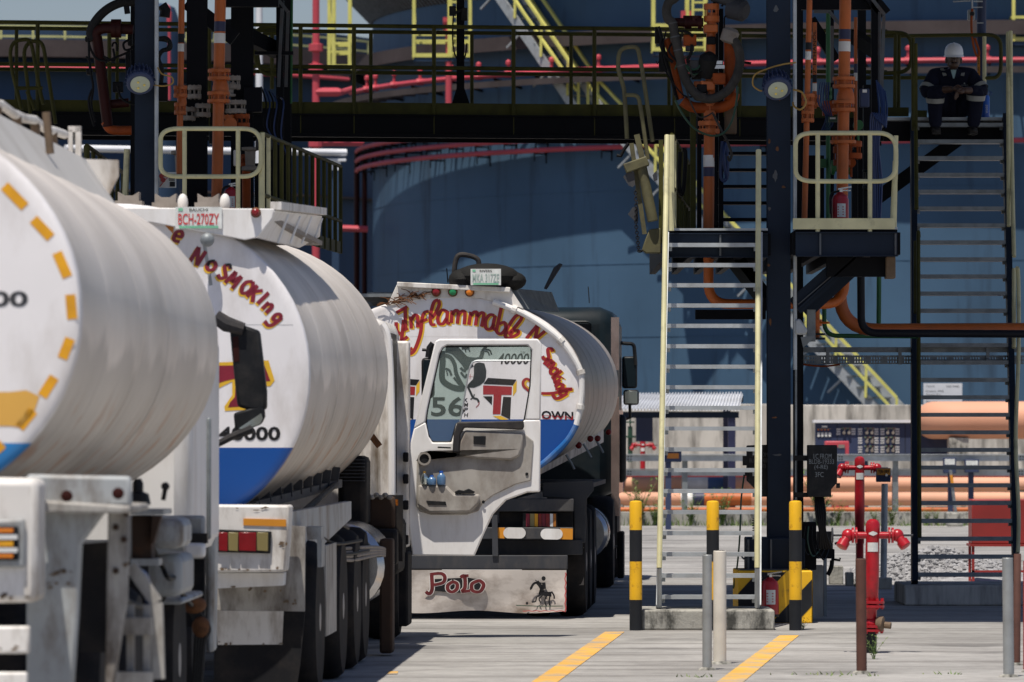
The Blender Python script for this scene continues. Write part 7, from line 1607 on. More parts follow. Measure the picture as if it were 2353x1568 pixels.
# flask beside the worker
p = P(2264, 269, 58.75); p.z = ZD; h = P(2264, 209, 58.75).z - ZD
fl = thing('drink_flask', 'tall blue drink flask standing beside the seated worker', 'flask', tuple(p))
obj('flask_body', MB().lathe([(.042, 0), (.045, .01), (.045, h*.78), (.036, h*.84)], p, n=18), 'bottle_blue', fl); obj('flask_lid', MB().lathe([(.036, h*.84), (.042, h*.86), (.042, h*.96), (.03, h)], p, n=18), 'band_blue', fl)
obj('flask_handle', MB().tube(sm([p + Vector((.04, 0, h*.96)), p + Vector((.065, 0, h*.94)), p + Vector((.06, 0, h*.87)), p + Vector((.04, 0, h*.86))], 4), .008, 6), 'band_blue', fl)
mb = MB(); f = lambda x, y: p + Vector((.012 + (y)*.001, -.046, .02 + x*.001)); text_in(mb, 'SOFTWARE'[4:], f, 40, -12, 130, 12, .0); obj('flask_text', mb, 'white_letter', fl, smooth=False)

# ---- lamp post standing on the walkway
D = WD(0)+.5
t = thing('camera_post', 'black post with a splayed foot and small camera standing on the walkway', 'post', tuple(P(1058, 250, D)))
mb = MB(); mb.pbox(1049, -60, 1067, 212, D, .08); obj('post_tube', mb, 'steel_black', t); mb = MB(); q = [P(1050, 200, D-.01), P(1066, 200, D-.01), P(1082, 246, D-.01), P(1036, 246, D-.01)]; mb.prism(q, (0, .1, 0)); obj('splayed_foot', mb, 'steel_black', t)
mb = MB(); mb.pbox(1032, 14, 1048, 36, D-.05, .12); mb.bar(P(1046, 30, D), P(1062, 24, D), .03, .03); mb.pbox(1060, 18, 1074, 48, D-.03, .06); obj('camera_head', mb, 'black_plastic', t, bev=.008, split=1)
obj('loop_cable', MB().tube(sm([P(x, y, D-.05) for x, y in ((1042, 36), (1040, 75), (1043, 118), (1056, 142), (1068, 132), (1073, 100))], 6), .009, 6), 'cable_black', t)

# ---- left rack
lk = thing('loading_rack', 'dark loading rack with orange pipes left of the lane behind the tankers', 'loading rack', (-3.3, 51.2, 0))
column(lk, 309, 354, 51.2, .24, 0, 8); mb = MB(); p = P(359, 900, 51.15); mb.tube([(p.x, 51.15, 2.4), (p.x, 51.15, 8)], .019, 8); obj('conduit', mb, 'galv', lk); column(lk, 299, 308, 51.9, .1, 0, 8, 'steel_black')
column(lk, 428, 474, 53.0, .2, RZ, 8, 'steel_black'); column(lk, 530, 580, 54.2, .2, RZ, 8, 'steel_black'); column(lk, 634, 650, 54.8, .2, 0, 8, 'steel_black'); column(lk, 652, 668, 55.6, .2, 0, 8, 'steel_black'); column(lk, 585, 597, 55, .15, RZ, 4.3, 'steel_black'); column(lk, 600, 634, 56.2, .2, RZ, 4.9, 'steel_black')
mb = MB()
mb.pbox(505, -40, 640, 15, 53.5, .15); mb.pbox(360, -60, 520, -8, 53.2, .1); mb.bar(P(520, 60, 54.5), P(640, 118, 55), .12, .14); mb.bar(P(430, 5, 53.5), P(540, 90, 53.5), .1, .14); mb.pbox(585, 118, 674, 126, 54.7, .08); obj('head_frame', mb, 'steel_black', lk, split=1)
mb = MB(); mb.bar(P(648, 20, 54.7), P(640, 200, 54.7), .035, .03); mb.bar(P(662, 25, 55.4), P(657, 200, 55.4), .035, .03); mb.bar(P(632, -10, 54.7), P(662, 28, 54.7), .035, .03); obj('frame_edge', mb, 'steel_edge', lk, split=1)
obj('green_conduit', MB().tube([P(671, -20, 55), P(669, 238, 55)], .013, 6), 'green_pipe', lk)
platform(lk, -4.4, -2.26, 51.0, 57.2)
for X in (-4.3, -2.4):
    for Y in (52, 56.8): mb = MB(); mb.box((X-.09, Y, 0), (X+.09, Y+.18, RZ-.24)); obj('column', mb, 'steel_black', lk)
guard(lk, 369, 600, 296, 406, 480, 50.95, (424, 547), None); obj('guard_post', MB().tube([P(603, 305, 51), P(603, 500, 51)], .023, 10), 'pale_yellow', lk); obj('guard_post', MB().tube([P(292, 343, 51.3), P(287, 470, 51.3)], .028, 10), 'pale_yellow', lk)
side_rail('platform_railing', 'olive vertical barred railing running back along the left platform', (-2.245, 51.0), (-1.73, 57.4), 4.38, 3.83, RZ, 14, 'olive')
side_rail('platform_railing', 'dark railing running back on the outer side of the left platform', (-3.86, 51.6), (-3.9, 57.0), 4.30, 3.9, RZ, 7, 'olive', 'olive')
t = riser('thin orange riser with a black and a white band on the left rack', 418, 52.2, 7.2, -40, 400, ((78, 99, 'bollard_black'), (101, 119, 'band_white')), ((211, 16), (250, 14)), px2=412, grp='orange risers on the racks', body=((218, 245, 11),))
t = riser('thick orange riser with a navy and a white band on the left rack', 507, 52.6, 13, -40, 485, ((50, 73, 'band_navy'), (77, 100, 'band_white')), ((172, 26), (224, 26)), px2=498, body=((185, 216, 19),))
riser('dull orange riser in the shade of the left rack frame', 575, 54.6, 5.5, -20, 330, ((182, 200, 'band_white'),), (), mat='orange_dull'); riser('short dull orange pipe low in the left rack shade', 566, 54, 10, 355, 480, (), ((370, 15),), mat='orange_dull')
vt = thing('valve_cluster', 'cluster of greyish flanges and valves between the left rack risers', 'valves', tuple(P(460, 300, 53)))
for x, y, r, m in ((447, 212, 16, 'grey_crust'), (430, 262, 20, 'grey_crust'), (536, 190, 17, 'grey_crust'), (542, 246, 24, 'grey_crust'), (466, 254, 18, 'grey_crust'), (556, 278, 18, 'orange_dull'), (524, 280, 16, 'orange')): flange(vt, x, y, 52.95, r, m, .04, .02)
r_ = random.Random(21)
for k in range(12):
    x, y = r_.uniform(375, 640), r_.uniform(190, 420); p = P(x, y, 53.3 + r_.uniform(0, .8)); s_ = r_.uniform(.03, .09); mb = MB()
    if k % 2: mb.lathe([(s_*.4, -s_*1.6), (s_*1.1, -s_*1.5), (s_*1.1, -s_), (s_*.6, -s_*.9), (s_*.7, s_), (s_*1.1, s_*1.1), (s_*1.1, s_*1.5)], p, (1, 0, 0) if k % 4 == 1 else (0, 0, 1), 14)
    else: mb.box(p - Vector((s_, s_, s_)), p + Vector((s_, s_, s_*1.8)))
    obj(('actuator', 'valve')[k % 2], mb, ('cab_dark', 'chassis_grey', 'steel_black', 'grey_crust')[k % 4], vt, bev=.005)
mb = MB(); mb.pbox(536, 345, 552, 382, 53.1, .1); obj('meter_body', mb, 'white_worn', vt, bev=.01)
obj('clamp_disc', MB().lathe([(.06, -.03), (.06, .03)], P(530, 285, 52.9), (0, 1, 0), 16), 'orange', vt)
ext('red fire extinguisher on the left platform above the second tanker', 531, 420, 500, 52.4)
t = thing('sign_plate', 'small white warning plate with red signs beside the left column', 'sign', tuple(P(384, 432, 51.5)))
mb = MB(); mb.pbox(365, 396, 405, 432, 51.5, .01); obj('plate', mb, 'plate_white', t)
mb = MB(); mb.pbox(388, 400, 403, 402, 51.49, .005)
for k in range(4): mb.pbox(388, 405+k*3, 402, 406.4+k*3, 51.49, .005)
mb.pbox(390, 418, 402, 429, 51.49, .005); obj('plate_text', mb, 'black_letter', t)
mb = MB(); mb.bar(P(367, 429, 51.48), P(385, 408, 51.48), .01, .006)
for x, y in ((371, 405), (381, 402), (375, 414)): mb.lathe([(.022, 0), (.022, .004)], P(x, y, 51.485), (0, 1, 0), 12)
obj('prohibition_signs', mb, 'sticker_red', t)
tb = thing('blue_cord', 'blue cords tangled in the shade of the left rack', 'cord', tuple(P(640, 250, 54)))
for k in range(6): p = [P(600+9*k, 200+5*k, 54.2), P(612+8*k, 240, 54.1), P(606+8*k, 290+4*k, 54.1), P(640+4*k, 330+6*k, 54.1)]; obj('cord', MB().tube(sm(p, 6), .008, 5), 'cable_blue' if k % 2 else 'cable_black', tb)
t = thing('arm_assembly', 'dark red swing pipe and black hose of the loading arm on the left rack', 'loading arm', tuple(P(270, 300, 51.6)))
D = 51.6
obj('hose', MB().tube(sm([P(x, y, D) for x, y in ((345, -22), (312, 2), (280, 6), (252, 18), (230, 36), (214, 58), (208, 78), (214, 92))], 5), .042, 14), 'hose_dark', t)
obj('swing_pipe', MB().tube(sm([P(x, y, D) for x, y in ((306, 68), (262, 66), (238, 66), (222, 74), (220, 92))], 5), .048, 14), 'red_dark', t)
mb = MB()
for x in (262, 272): mb.lathe([(.085, -.025), (.085, .025)], P(x, 66, D), (1, 0, 0), 16)
obj('coupling', mb, 'red_dark', t, split=1)
obj('swing_pipe', MB().tube([P(222, 84, D), P(234, 180, D), P(248, 292, D)], .05, 14), 'red_dark', t); obj('swing_pipe', MB().tube([P(250, 240, D+.1), P(296, 236, D+.1)], .04, 12), 'red_dark', t); obj('swing_pipe', MB().tube(sm([P(242, 280, D), P(252, 296, D), P(270, 300, D), P(302, 300, D)], 5), .042, 12), 'orange_dull', t)
for k, pts in enumerate((((202, 88), (208, 112), (222, 135), (246, 140), (272, 130), (300, 118)), ((204, 95), (206, 150), (214, 200), (210, 240), (218, 280)), ((198, 130), (206, 145), (210, 175)), ((212, 205), (204, 230), (208, 262), (216, 290)), ((300, 90), (284, 100), (288, 115), (304, 112)), ((270, 198), (278, 225), (300, 238), (330, 240)), ((238, 130), (262, 140), (260, 112)))): obj('control_hose', MB().tube(sm([P(x, y, D-.08) for x, y in pts], 5), .012, 6), 'cable_black', t)
mb = MB(); mb.pbox(195, 84, 210, 96, D, .1); mb.pbox(198, 158, 212, 172, D, .1); mb.pbox(258, 188, 282, 212, D+.1, .1); mb.pbox(288, 120, 300, 180, D+.1, .1); mb.pbox(293, 55, 304, 105, D+.1, .1); obj('limit_switch', mb, 'cable_black', t, split=1, bev=.01)
obj('hook', MB().tube(sm([P(258, 108, D), P(260, 100, D), P(266, 99, D), P(269, 106, D), P(269, 118, D)], 5), .010, 6), 'cable_black', t)
obj('grip', MB().bar(P(290, 10, D), P(293, 32, D), .05, .05), 'cable_black', t)
t = thing('hose_bundle', 'black hose loops hanging behind the left column', 'hose', tuple(P(375, 260, 52)))
for k in range(3): obj('hose_loop', MB().tube(sm([P(x, y, 51.9+.03*k) for x, y in ((362, 90), (380, 88+2*k), (390, 98), (386+2*k, 112), (372, 118), (364, 135), (372, 160), (370, 190))], 5), .02, 8), 'hose_dark', t)
mb = MB(); mb.pbox(362, 190, 384, 232, 51.9, .15); obj('valve_box', mb, 'cable_black', t, bev=.01)
mb = MB(); mb.tube([P(372, 12, 52), P(380, 24, 52), P(378, 40, 52)], .05, 10); obj('hose_end', mb, 'cable_black', t)
t = thing('hooped_ladder', 'olive hooped ladder rails at the left end of the walkway', 'ladder', tuple(P(60, 250, 57.5)))
for pts in (((50, 252), (28, 165), (22, 118), (32, 95), (60, 90), (70, 95)), ((72, 290), (62, 180), (54, 120), (62, 102), (72, 96), (92, 210), (100, 240)), ((72, 95), (98, 95), (112, 180), (128, 285)), ((40, 203), (98, 203)), ((62, 210), (80, 252))): obj('hoop_tube', MB().tube(rp([P(x, y, 57.6) for x, y in pts], .1, 5), .02, 8), 'olive', t)
t = thing('guard_hoop', 'olive rounded guard rail behind the left rack columns', 'railing', tuple(P(610, 190, 57.5)))
for pts in (((640, 63), (590, 62), (584, 110), (590, 158), (640, 162)), ((640, 76), (598, 78), (590, 120), (598, 170), (640, 172)), ((625, 75), (625, 205))): obj('rail', MB().tube(rp([P(x, y, 57.8) for x, y in pts], .2, 6), .021, 8), 'olive', t)

# ---- unseen roof over the bays, front edges shaped to place its shade: sheet on purlins, standing on the rack columns
for par, x0, x1, d0 in ((lk, -9.5, -2.0, 48.3), (rk, -1.99, 1.3, 50.4), (rk, 1.31, 7.5, 48.3)):
    mb = MB(); mb.box((x0, d0, 8.2), (x1, 60.6, 8.26)); obj('unseen_roof', mb, 'galv_dark', par)
    for k in range(6): y = 51.9 + k*1.65; mb = MB(); mb.box((x0, y, 8.02), (x1, y+.1, 8.198)); obj('unseen_purlin', mb, 'steel_black', par)

# ---- meter boxes and clutter at the foot of the right column
def meter(label, pts, D, text=True):
    t = thing('meter_box', label, 'box', tuple(Q(zE, *pts[-1], D)))
    obj('box_body', MB().prism([Q(zE, x, y, D) for x, y in pts], (0, .22, 0)), 'black_plastic', t, bev=.008)
    return t
t = meter('black meter box with white hand lettering right of the striped plinth', ((162,405),(305,405),(305,590),(276,622),(276,660),(162,660)), 50.7)
mb = MB(); f = lambda x, y: Q(zE, x, y, 50.692)
for s_, x0, x1, y0, y1 in (('I/C FROM', 188, 277, 448, 473), ('BLDB-19333', 167, 289, 475, 498), ('(4-RE)', 193, 258, 502, 528), ('3FC', 197, 238, 538, 562)): text_in(mb, s_, f, x0, y0, x1, y1, .0)
obj('lettering', mb, 'galv_dark', t, smooth=False)
obj('side_knob', MB().cyl(Q(zE, 300, 604, 50.75), Q(zE, 318, 604, 50.75), .022, 8), 'black_plastic', t)
mb = MB(); mb.pbox(1826, 1047, 1858, 1059, 50.85, .06); mb.pbox(1826, 1132, 1858, 1143, 50.85, .06); obj('mount_arm', mb, 'black_plastic', t, split=1)
for k in range(5): obj('power_cable', MB().tube(sm([P(1874+4*k, 1141, 50.8), P(1876+5*k, 1180, 50.75), P(1884+3*k, 1220, 50.75), P(1886+6*k, 1262, 50.8)], 5), .012, 6), 'cable_black', t)
t = thing('meter_box', 'black meter box behind the front ladder left of the column', 'box', tuple(P(1742, 1141, 50.9)))
mb = MB(); mb.prism([P(x, y, 51.1) for x, y in ((1717, 1024), (1772, 1022), (1772, 1142), (1738, 1142), (1738, 1126), (1717, 1105))], (0, .2, 0)); obj('box_body', mb, 'black_plastic', t, bev=.008)
mb = MB(); f = lambda x, y: P(x, y, 51.09); text_in(mb, 'I/C FROM', f, 1728, 1040, 1764, 1050); text_in(mb, 'BLDB-19333', f, 1722, 1054, 1768, 1063); text_in(mb, '(4-RE)', f, 1734, 1067, 1760, 1077); obj('lettering', mb, 'steel_edge', t, smooth=False)
mb = MB(); mb.pbox(1707, 1048, 1720, 1070, 51.1, .08); mb.pbox(1712, 1080, 1720, 1094, 51.1, .05); obj('mount_arm', mb, 'black_plastic', t, split=1)
cable('thin green wire hanging behind the front ladder', ((1710, 1092, 51.2), (1703, 1150, 51.1), (1700, 1230, 51.1), (1694, 1300, 51.2), (1685, 1352, 51.3)), .008, 'cable_green')
t = thing('cable_pedestal', 'dark cable pedestal with tangled wires right of the striped plinth', 'box', (P(1890, 1400, 51.9).x, 51.9, 0))
for x0, y0, x1, y1, D, m in ((1842, 1200, 1876, 1310, 51.5, 'steel_black'), (1878, 1222, 1914, 1262, 51.8, 'black_plastic'), (1824, 1238, 1850, 1312, 51.3, 'steel_blue'), (1868, 1262, 1918, 1284, 51.9, 'steel_black')): obj('pedestal_box', MB().pbox(x0, y0, x1, y1, D, .2), m, t, bev=.008)
a = P(1866, 1300, 52.2); b = P(1892, 1300, 52.2); mb = MB(); mb.box((a.x, 52.2, 0), (b.x, 52.5, a.z)); obj('concrete_stub', mb, 'concrete_wall', t); a = P(1893, 1284, 52.4); b = P(1900, 1284, 52.4); mb = MB(); mb.box((a.x, 52.4, 0), (b.x, 52.5, a.z)); obj('angle_post', mb, 'galv_dark', t)
mb = MB(); mb.tube([P(1918, 1250, 51.9), P(1928, 1246, 51.9), P(1934, 1236, 51.9)], .012, 6); mb.tube([P(1910, 1285, 51.9), P(1930, 1288, 51.9), P(1930, 1282, 51.9)], .012, 6); mb.tube(sm([P(1912, 1288, 51.9), P(1910, 1305, 51.9), P(1902, 1322, 51.9)], 4), .02, 8); obj('loose_fitting', mb, 'cable_black', t, split=1)
for k in range(4): obj('loose_wire', MB().tube(sm([P(1850+8*k, 1210, 51.4), P(1846+10*k, 1245, 51.35), P(1856+12*k, 1275+4*k, 51.4), P(1880+9*k, 1255, 51.7)], 5), .007, 5), 'cable_green' if k == 1 else 'cable_black', t)
t = thing('junction_stand', 'dark junction stand left of the column behind the front ladder', 'box', (P(1730, 1330, 52).x, 52, 0))
mb = MB(); mb.pbox(1712, 1235, 1760, 1310, 51.6, .2); obj('stand_box', mb, 'steel_black', t, bev=.01); a = P(1720, 1310, 51.7); b = P(1745, 1310, 51.7); mb = MB(); mb.box((a.x, 51.7, 0), (b.x, 51.85, a.z)); obj('stand_leg', mb, 'steel_black', t)
mb = MB(); mb.tube([P(1707, 1226, 51.6), P(1725, 1224, 51.6)], .008, 5); mb.tube([P(1704, 1278, 51.6), P(1708, 1284, 51.6), P(1718, 1283, 51.6)], .01, 5); obj('bracket', mb, 'galv_dark', t, split=1)
mb = MB(); c0 = P(1733, 1182, 50.9); c1 = P(1734, 1230, 50.9); mb.tube([c0.lerp(c1, k/40) + Vector((.02*math.cos(k*1.3), .02*math.sin(k*1.3), 0)) for k in range(41)], .004, 5); obj('coiled_cord', mb, 'cable_black', t)

# ================================================================ posts, bollards, hydrants
def bollard(x, label):
    D = 48.8; p = P(x, 1449, D); h = 1.11; r = .054
    t = thing('bollard', label, 'bollard', (p.x, D, 0), group='black and yellow bollards')
    zs = [0, .262, .59, .86, h]
    for k in range(4):
        mb = MB(); pr = [(r, zs[k]), (r, zs[k+1])]
        if k == 3: pr = [(r, zs[3]), (r, h-.02), (r*.92, h-.006), (r*.6, h), (.004, h+.002)]
        mb.lathe(pr, (p.x, D, 0), n=24); obj('paint_band', mb, 'bollard_yellow' if k % 2 else 'bollard_black', t)
bollard(1461, 'black and yellow bollard standing left of the front ladder'); bollard(1638, 'black and yellow bollard standing behind the cream post'); bollard(1828, 'black and yellow bollard before the striped plinth')
def post(x, ytop, ybot, wpx, mat, label, lean=0, foot=True):
    b = G(x, ybot); D = b.y; t_ = P(x+lean, ytop, D); r = wpx*D/F/2
    t = thing('pipe_post', label, 'post', tuple(b), group='pipe posts at the yard edge')
    mb = MB(); mb.tube([b, t_ - Vector((0, 0, .004)), t_], [r, r, r*.9], 20); obj('tube', mb, mat, t)
    mb = MB(); mb.lathe([(r*.82, -.002), (r*.82, .003)], t_, n=16); obj('open_end', mb, 'chassis_black', t)
    if foot: mb = MB(); mb.lathe([(r*1.9, .0), (r*1.7, .012), (r*1.02, .02)], b, n=16); obj('foot_collar', mb, 'concrete_block', t)
post(1625, 1275, 1540, 22, 'post_grey', 'grey steel pipe post left of the cream one'); post(1654, 1266, 1526, 30, 'post_cream', 'cream painted pipe post with rust spots beside the grey post')
post(1980, 1284, 1548, 24, 'post_brown', 'rusty brown pipe post before the front hydrant', -2); post(2318, 1282, 1556, 25, 'post_grey', 'grey steel pipe post near the right picture edge', -3)
post(2336, 1273, 1529, 17, 'post_brown', 'rusty brown pipe post behind the edge grey post', 2); post(2356, 1290, 1545, 10, 'red_panel', 'red pipe post cut by the right picture edge')
def hydrant(label, x, D, ztop, lean=0.0, low=0.0, scale=1.0, wheel=False):
    X = (x-1176.5)*D/F; t = thing('fire_hydrant', label, 'hydrant', (X, D, low), group='red fire hydrants')
    k = scale; ax = Vector((lean, 0, 1)).normalized(); B = Vector((X, D, low)); H = ztop - low
    at = lambda z: B + ax*(z)
    mb = MB(); mb.lathe([(.045*k, 0), (.045*k, H*.16)], B, ax, 18); obj('black_foot', mb, 'bollard_black', t)
    mb = MB(); mb.lathe([(.043*k, H*.16), (.043*k, H*.32), (.05*k, H*.33), (.055*k, H*.6), (.052*k, H*.98-.10*k), (.056*k, H-.10*k), (.056*k, H-.04*k), (.045*k, H-.015*k), (.02*k, H)], B, ax, 22); obj('barrel', mb, 'red_hydrant', t)
    for z in ((.19, .37) if wheel else (.40,)):
        mb = MB(); p = at(H*z); mb.lathe([(.1*k, -.03*k), (.1*k, -.012*k)], p, ax, 18); mb.lathe([(.1*k, .0), (.1*k, .02*k)], p, ax, 18)
        for q in range(6): a = q*1.047; d = Vector((math.cos(a), math.sin(a), 0))*.082*k; mb.cyl(p + d - ax*.045*k, p + d + ax*.04*k, .013*k, 6)
        obj('flange', mb, 'red_hydrant', t)
    c = at(H-.125*k)
    for s_ in (-1, 1):
        mb = MB(); mb.tube([c, c + Vector((.16*k*s_, 0, 0))], .027*k, 14); mb.lathe([(.062*k, 0), (.062*k, .014*k)], c + Vector((.12*k*s_, 0, 0)), (s_, 0, 0), 18); mb.lathe([(.06*k, 0), (.06*k, .016*k)], c + Vector((.145*k*s_, 0, 0)), (s_, 0, 0), 18)
        mb.ell(c + Vector((.19*k*s_, 0, 0)), (.05*k, .05*k, .05*k), 16, 10)
        e = c + Vector((.19*k*s_, 0, 0)); d = Vector((.55*s_ if not (s_ < 0) else -.45, -.35, -.75)).normalized(); mb.tube([e, e + d*.07*k], .036*k, 14); mb.lathe([(.046*k, 0), (.046*k, .05*k), (.036*k, .055*k)], e + d*.06*k, d, 16)
        obj('outlet', mb, 'red_hydrant', t)
        mb = MB(); mb.cyl(e, e + Vector((.12*k*s_, 0, .0)), .009*k, 8)
        if s_ < 0 and wheel: mb.lathe([(.008*k, 0), (.008*k, .02*k)], e + Vector((-.12*k, 0, 0)), (1, 0, 0), 8); mb.tube([e + Vector((-.12*k, .055*k*math.cos(q*.524), .055*k*math.sin(q*.524))) for q in range(12)], .007*k, 6, closed=True)
        obj('spindle', mb, 'chassis_grey', t)
    f = lambda x, y: at(H - .21*k) + Vector((x*.001*k, -.0575*k, y*.001*k))
    mb = MB(); n = 6; vs = []; fs = []
    for i in range(n+1):
        a = R(-135 + 90*i/n)
        for z in (-.035*k, .035*k): vs.append(at(H-.215*k) + Vector((.0565*k*math.cos(a), .0565*k*math.sin(a), z)))
    for i in range(n): fs.append((2*i, 2*i+2, 2*i+3, 2*i+1))
    mb.add(vs, fs); obj('white_label', mb, 'plate_white', t)
    mb = MB(); vs = []; fs = []
    for i in range(n+1):
        a = R(-125 + 70*i/n); w_ = .018*k*(1-abs(i-3)/4)
        for z in (-w_, w_): vs.append(at(H-.11*k) + Vector((.0575*k*math.cos(a), .0575*k*math.sin(a), z)))
    for i in range(n): fs.append((2*i, 2*i+2, 2*i+3, 2*i+1))
    mb.add(vs, fs); obj('emblem', mb, 'plate_white', t)
    if wheel:
        mb = MB(); p = at(H*.22); mb.ell(p, (.065*k, .065*k, .05*k), 16, 10); obj('valve_body', mb, 'red_hydrant', t); mb = MB(); mb.lathe([(.05*k, 0), (.06*k, .02*k), (.06*k, .05*k), (.03*k, .06*k)], p + Vector((.04*k, -.03*k, 0)), (1, -.3, -.1), 14); mb.lathe([(.026*k, 0), (.026*k, .05*k)], p + Vector((.1*k, -.05*k, -.01*k)), (1, -.3, -.1), 10); obj('drain_cap', mb, 'wood', t)
    return t
hydrant('big red fire hydrant nearest the camera behind the brown post', 2000, 43.8, 1.03, .018, 0, 1.0, True)
hydrant('red fire hydrant farther back beside the yellow tagged sign post', 1975, 63.0, 1.43, 0, 0, 1.02)
hydrant('small far red hydrant among the pipe rails behind the dark truck', 1477, 118.2, 1.55, 0, .15, 1.0)
t = thing('hand_valve', 'small green valve with handwheel beside the far hydrant', 'valve', tuple(P(1445, 1060, 119)))
mb = MB(); mb.tube([P(1448, 1062, 119), P(1448, 980, 119)], .05, 8); mb.lathe([(.14, -.02), (.14, .02)], P(1448, 1004, 119), n=14); mb.tube([P(1448, 984, 119), P(1448, 962, 119)], .02, 6); mb.lathe([(.09, 0), (.09, .03)], P(1448, 972, 119), n=12); obj('valve_body', mb, 'cable_green', t)
t = thing('sign_post', 'grey post carrying a navy box with a yellow numbered plate', 'sign', (P(2030, 1345, 62.5).x, 62.5, 0))
obj('post_tube', MB().tube([(P(2030, 1345, 62.5).x, 62.5, 0), P(2033, 1112, 62.5)], .036, 12), 'galv', t)
mb = MB(); mb.pbox(2014, 1076, 2047, 1108, 62.4, .12); obj('sign_box', mb, 'cabinet_navy', t, bev=.008)
mb = MB(); mb.pbox(2015, 1077, 2046, 1092, 62.385, .012); pz = obj('number_plate', mb, 'sign_orange', t)
mb = MB(); text_in(mb, 'TJB-389', lambda x, y: P(x, y, 62.38), 2018, 1080, 2043, 1089, .015); obj('plate_text', mb, 'black_letter', pz, smooth=False)
obj('bolt', MB().lathe([(.018, 0), (.015, .012)], P(2037, 1092, 62.39), (0, -1, 0), 8), 'chrome', t)

# ================================================================ the worker on the stair
pz = P(2190, 270, DS); PX, PZ = pz.x, ZD
wr = thing('person', 'worker in navy coveralls and white hard hat sitting on the stair head, hands clasped', 'person', (PX, DS+.18, ZD))
def W(x, y, z): return Vector((PX + x, DS + y, ZD + z))
def skin(name, verts, edges, rad, mat, parent, root=0, sub=2):
    me = bpy.data.meshes.new(name); o0 = ORG[parent.name]; me.from_pydata([tuple(Vector(v)-o0) for v in verts], edges, []); me.materials.append(M[mat])
    o = bpy.data.objects.new(name, me); COL.objects.link(o); o.parent = parent; ORG[o.name] = o0
    m = o.modifiers.new('skin', 'SKIN'); m.use_smooth_shade = True
    for i, r in enumerate(rad): d = me.skin_vertices[0].data[i]; d.radius = r if isinstance(r, tuple) else (r, r); d.use_root = (i == root)
    s_ = o.modifiers.new('sub', 'SUBSURF'); s_.levels = sub; s_.render_levels = sub
    return o
V = [W(0, .17, .12), W(0, .13, .26), W(0, .06, .40), W(0, .0, .47), W(0, -.04, .53),             # 0-4 pelvis..neck
     W(-.10, .12, .10), W(-.20, -.24, .26), W(-.20, -.20, .06), W(-.19, -.16, -.12),            # 5-8 leg
     W(.10, .12, .10), W(.22, -.24, .27), W(.21, -.20, .06), W(.19, -.16, -.12),                # 9-12
     W(-.19, .03, .42), W(-.29, -.08, .24), W(-.10, -.30, .275), W(-.02, -.35, .275),           # 13-16 arm to wrist
     W(.19, .03, .42), W(.30, -.08, .25), W(.14, -.31, .265), W(.07, -.36, .26)]                # 17-20
E = [(0,1),(1,2),(2,3),(3,4),(0,5),(5,6),(6,7),(7,8),(0,9),(9,10),(10,11),(11,12),(2,13),(13,14),(14,15),(15,16),(2,17),(17,18),(18,19),(19,20)]
RD = [.14,.13,.13,.085,.052, .095,.078,.062,.05, .095,.078,.062,.05, .08,.062,.047,.038, .08,.062,.047,.038]
b0 = skin('body', V, E, [r*.86 for r in RD], 'skin', wr)
mh = MB(); hc = W(0, -.085, .60)
mh.ell(hc, (.074, .092, .108), 18, 14); mh.ell(hc + Vector((0, -.045, -.06)), (.05, .055, .05), 14, 10); mh.ell(hc + Vector((0, -.098, -.022)), (.014, .02, .022), 10, 8); mh.ell(hc + Vector((0, -.088, -.058)), (.026, .014, .012), 10, 6)
for s_ in (-1, 1): mh.ell(hc + Vector((.078*s_, .0, -.015)), (.012, .024, .032), 10, 8)
head = obj('head', mh, 'skin', wr)
mb = MB()
for s_ in (-1, 1): mb.ell(hc + Vector((.03*s_, -.085, .01)), (.012, .008, .008), 10, 6)
obj('eye', mb, 'black_letter', head, split=1)
mb = MB(); mb.ell(hc + Vector((0, -.092, -.045)), (.03, .008, .006), 10, 6); mb.ell(hc + Vector((0, .03, .0)), (.077, .075, .075), 14, 10); obj('hair', mb, 'black_letter', head)
cv = [v for v in V]; cv[4] = W(0, -.02, .49); 
skin('coverall', V[:4] + V[5:16] + V[17:20], [(0,1),(1,2),(2,3),(0,4),(4,5),(5,6),(6,7),(0,8),(8,9),(9,10),(10,11),(2,12),(12,13),(13,14),(2,15),(15,16),(16,17)],
     [.155,.15,.15,.10, .115,.098,.08,.068, .115,.098,.08,.068, .10,.08,.058, .10,.08,.058], 'navy_cloth', wr)
mb = MB(); mb.prism([W(-.032, -.075, .49), W(.032, -.075, .49), W(.006, -.105, .40), W(-.006, -.105, .40)], (0, .03, 0)); obj('tee_shirt', mb, 'tee', wr)
for s_ in (-1, 1):                                     # collar flaps
    mb = MB(); mb.prism([W(.03*s_, -.07, .50), W(.085*s_, -.05, .49), W(.06*s_, -.10, .42), W(.014*s_, -.115, .40)], (0, .012, 0)); obj('collar', mb, 'navy_cloth', wr)
def band(p, q, u, r0, r1, wd):
    p = W(*p); q = W(*q); c = p.lerp(q, u); d = (q-p).normalized(); mb = MB(); mb.tube([c - d*wd/2, c - d*wd/4, c + d*wd/4, c + d*wd/2], [r0, (r0*2+r1)/3, (r0+2*r1)/3, r1], 18, cap=False); obj('reflective_band', mb, 'reflective', wr)
band((-.20,-.24,.26), (-.20,-.20,.06), .46, .098, .090, .05); band((.22,-.24,.27), (.21,-.20,.06), .36, .100, .092, .055)
band((-.19,.03,.42), (-.29,-.08,.24), .72, .092, .088, .045); band((.19,.03,.42), (.30,-.08,.25), .72, .092, .088, .045)
for s_ in (-1, 1):
    mb = MB(); mb.bar(W(.115*s_, .0, .505), W(.09*s_, -.085, .43), .035, .012, (0, -.7, .7)); obj('shoulder_band', mb, 'reflective', wr)
mb = MB(); text_in(mb, 'DANGOTE'.lower().upper(), lambda x, y: W(x, -.158, y), .075, .318, .145, .332); 
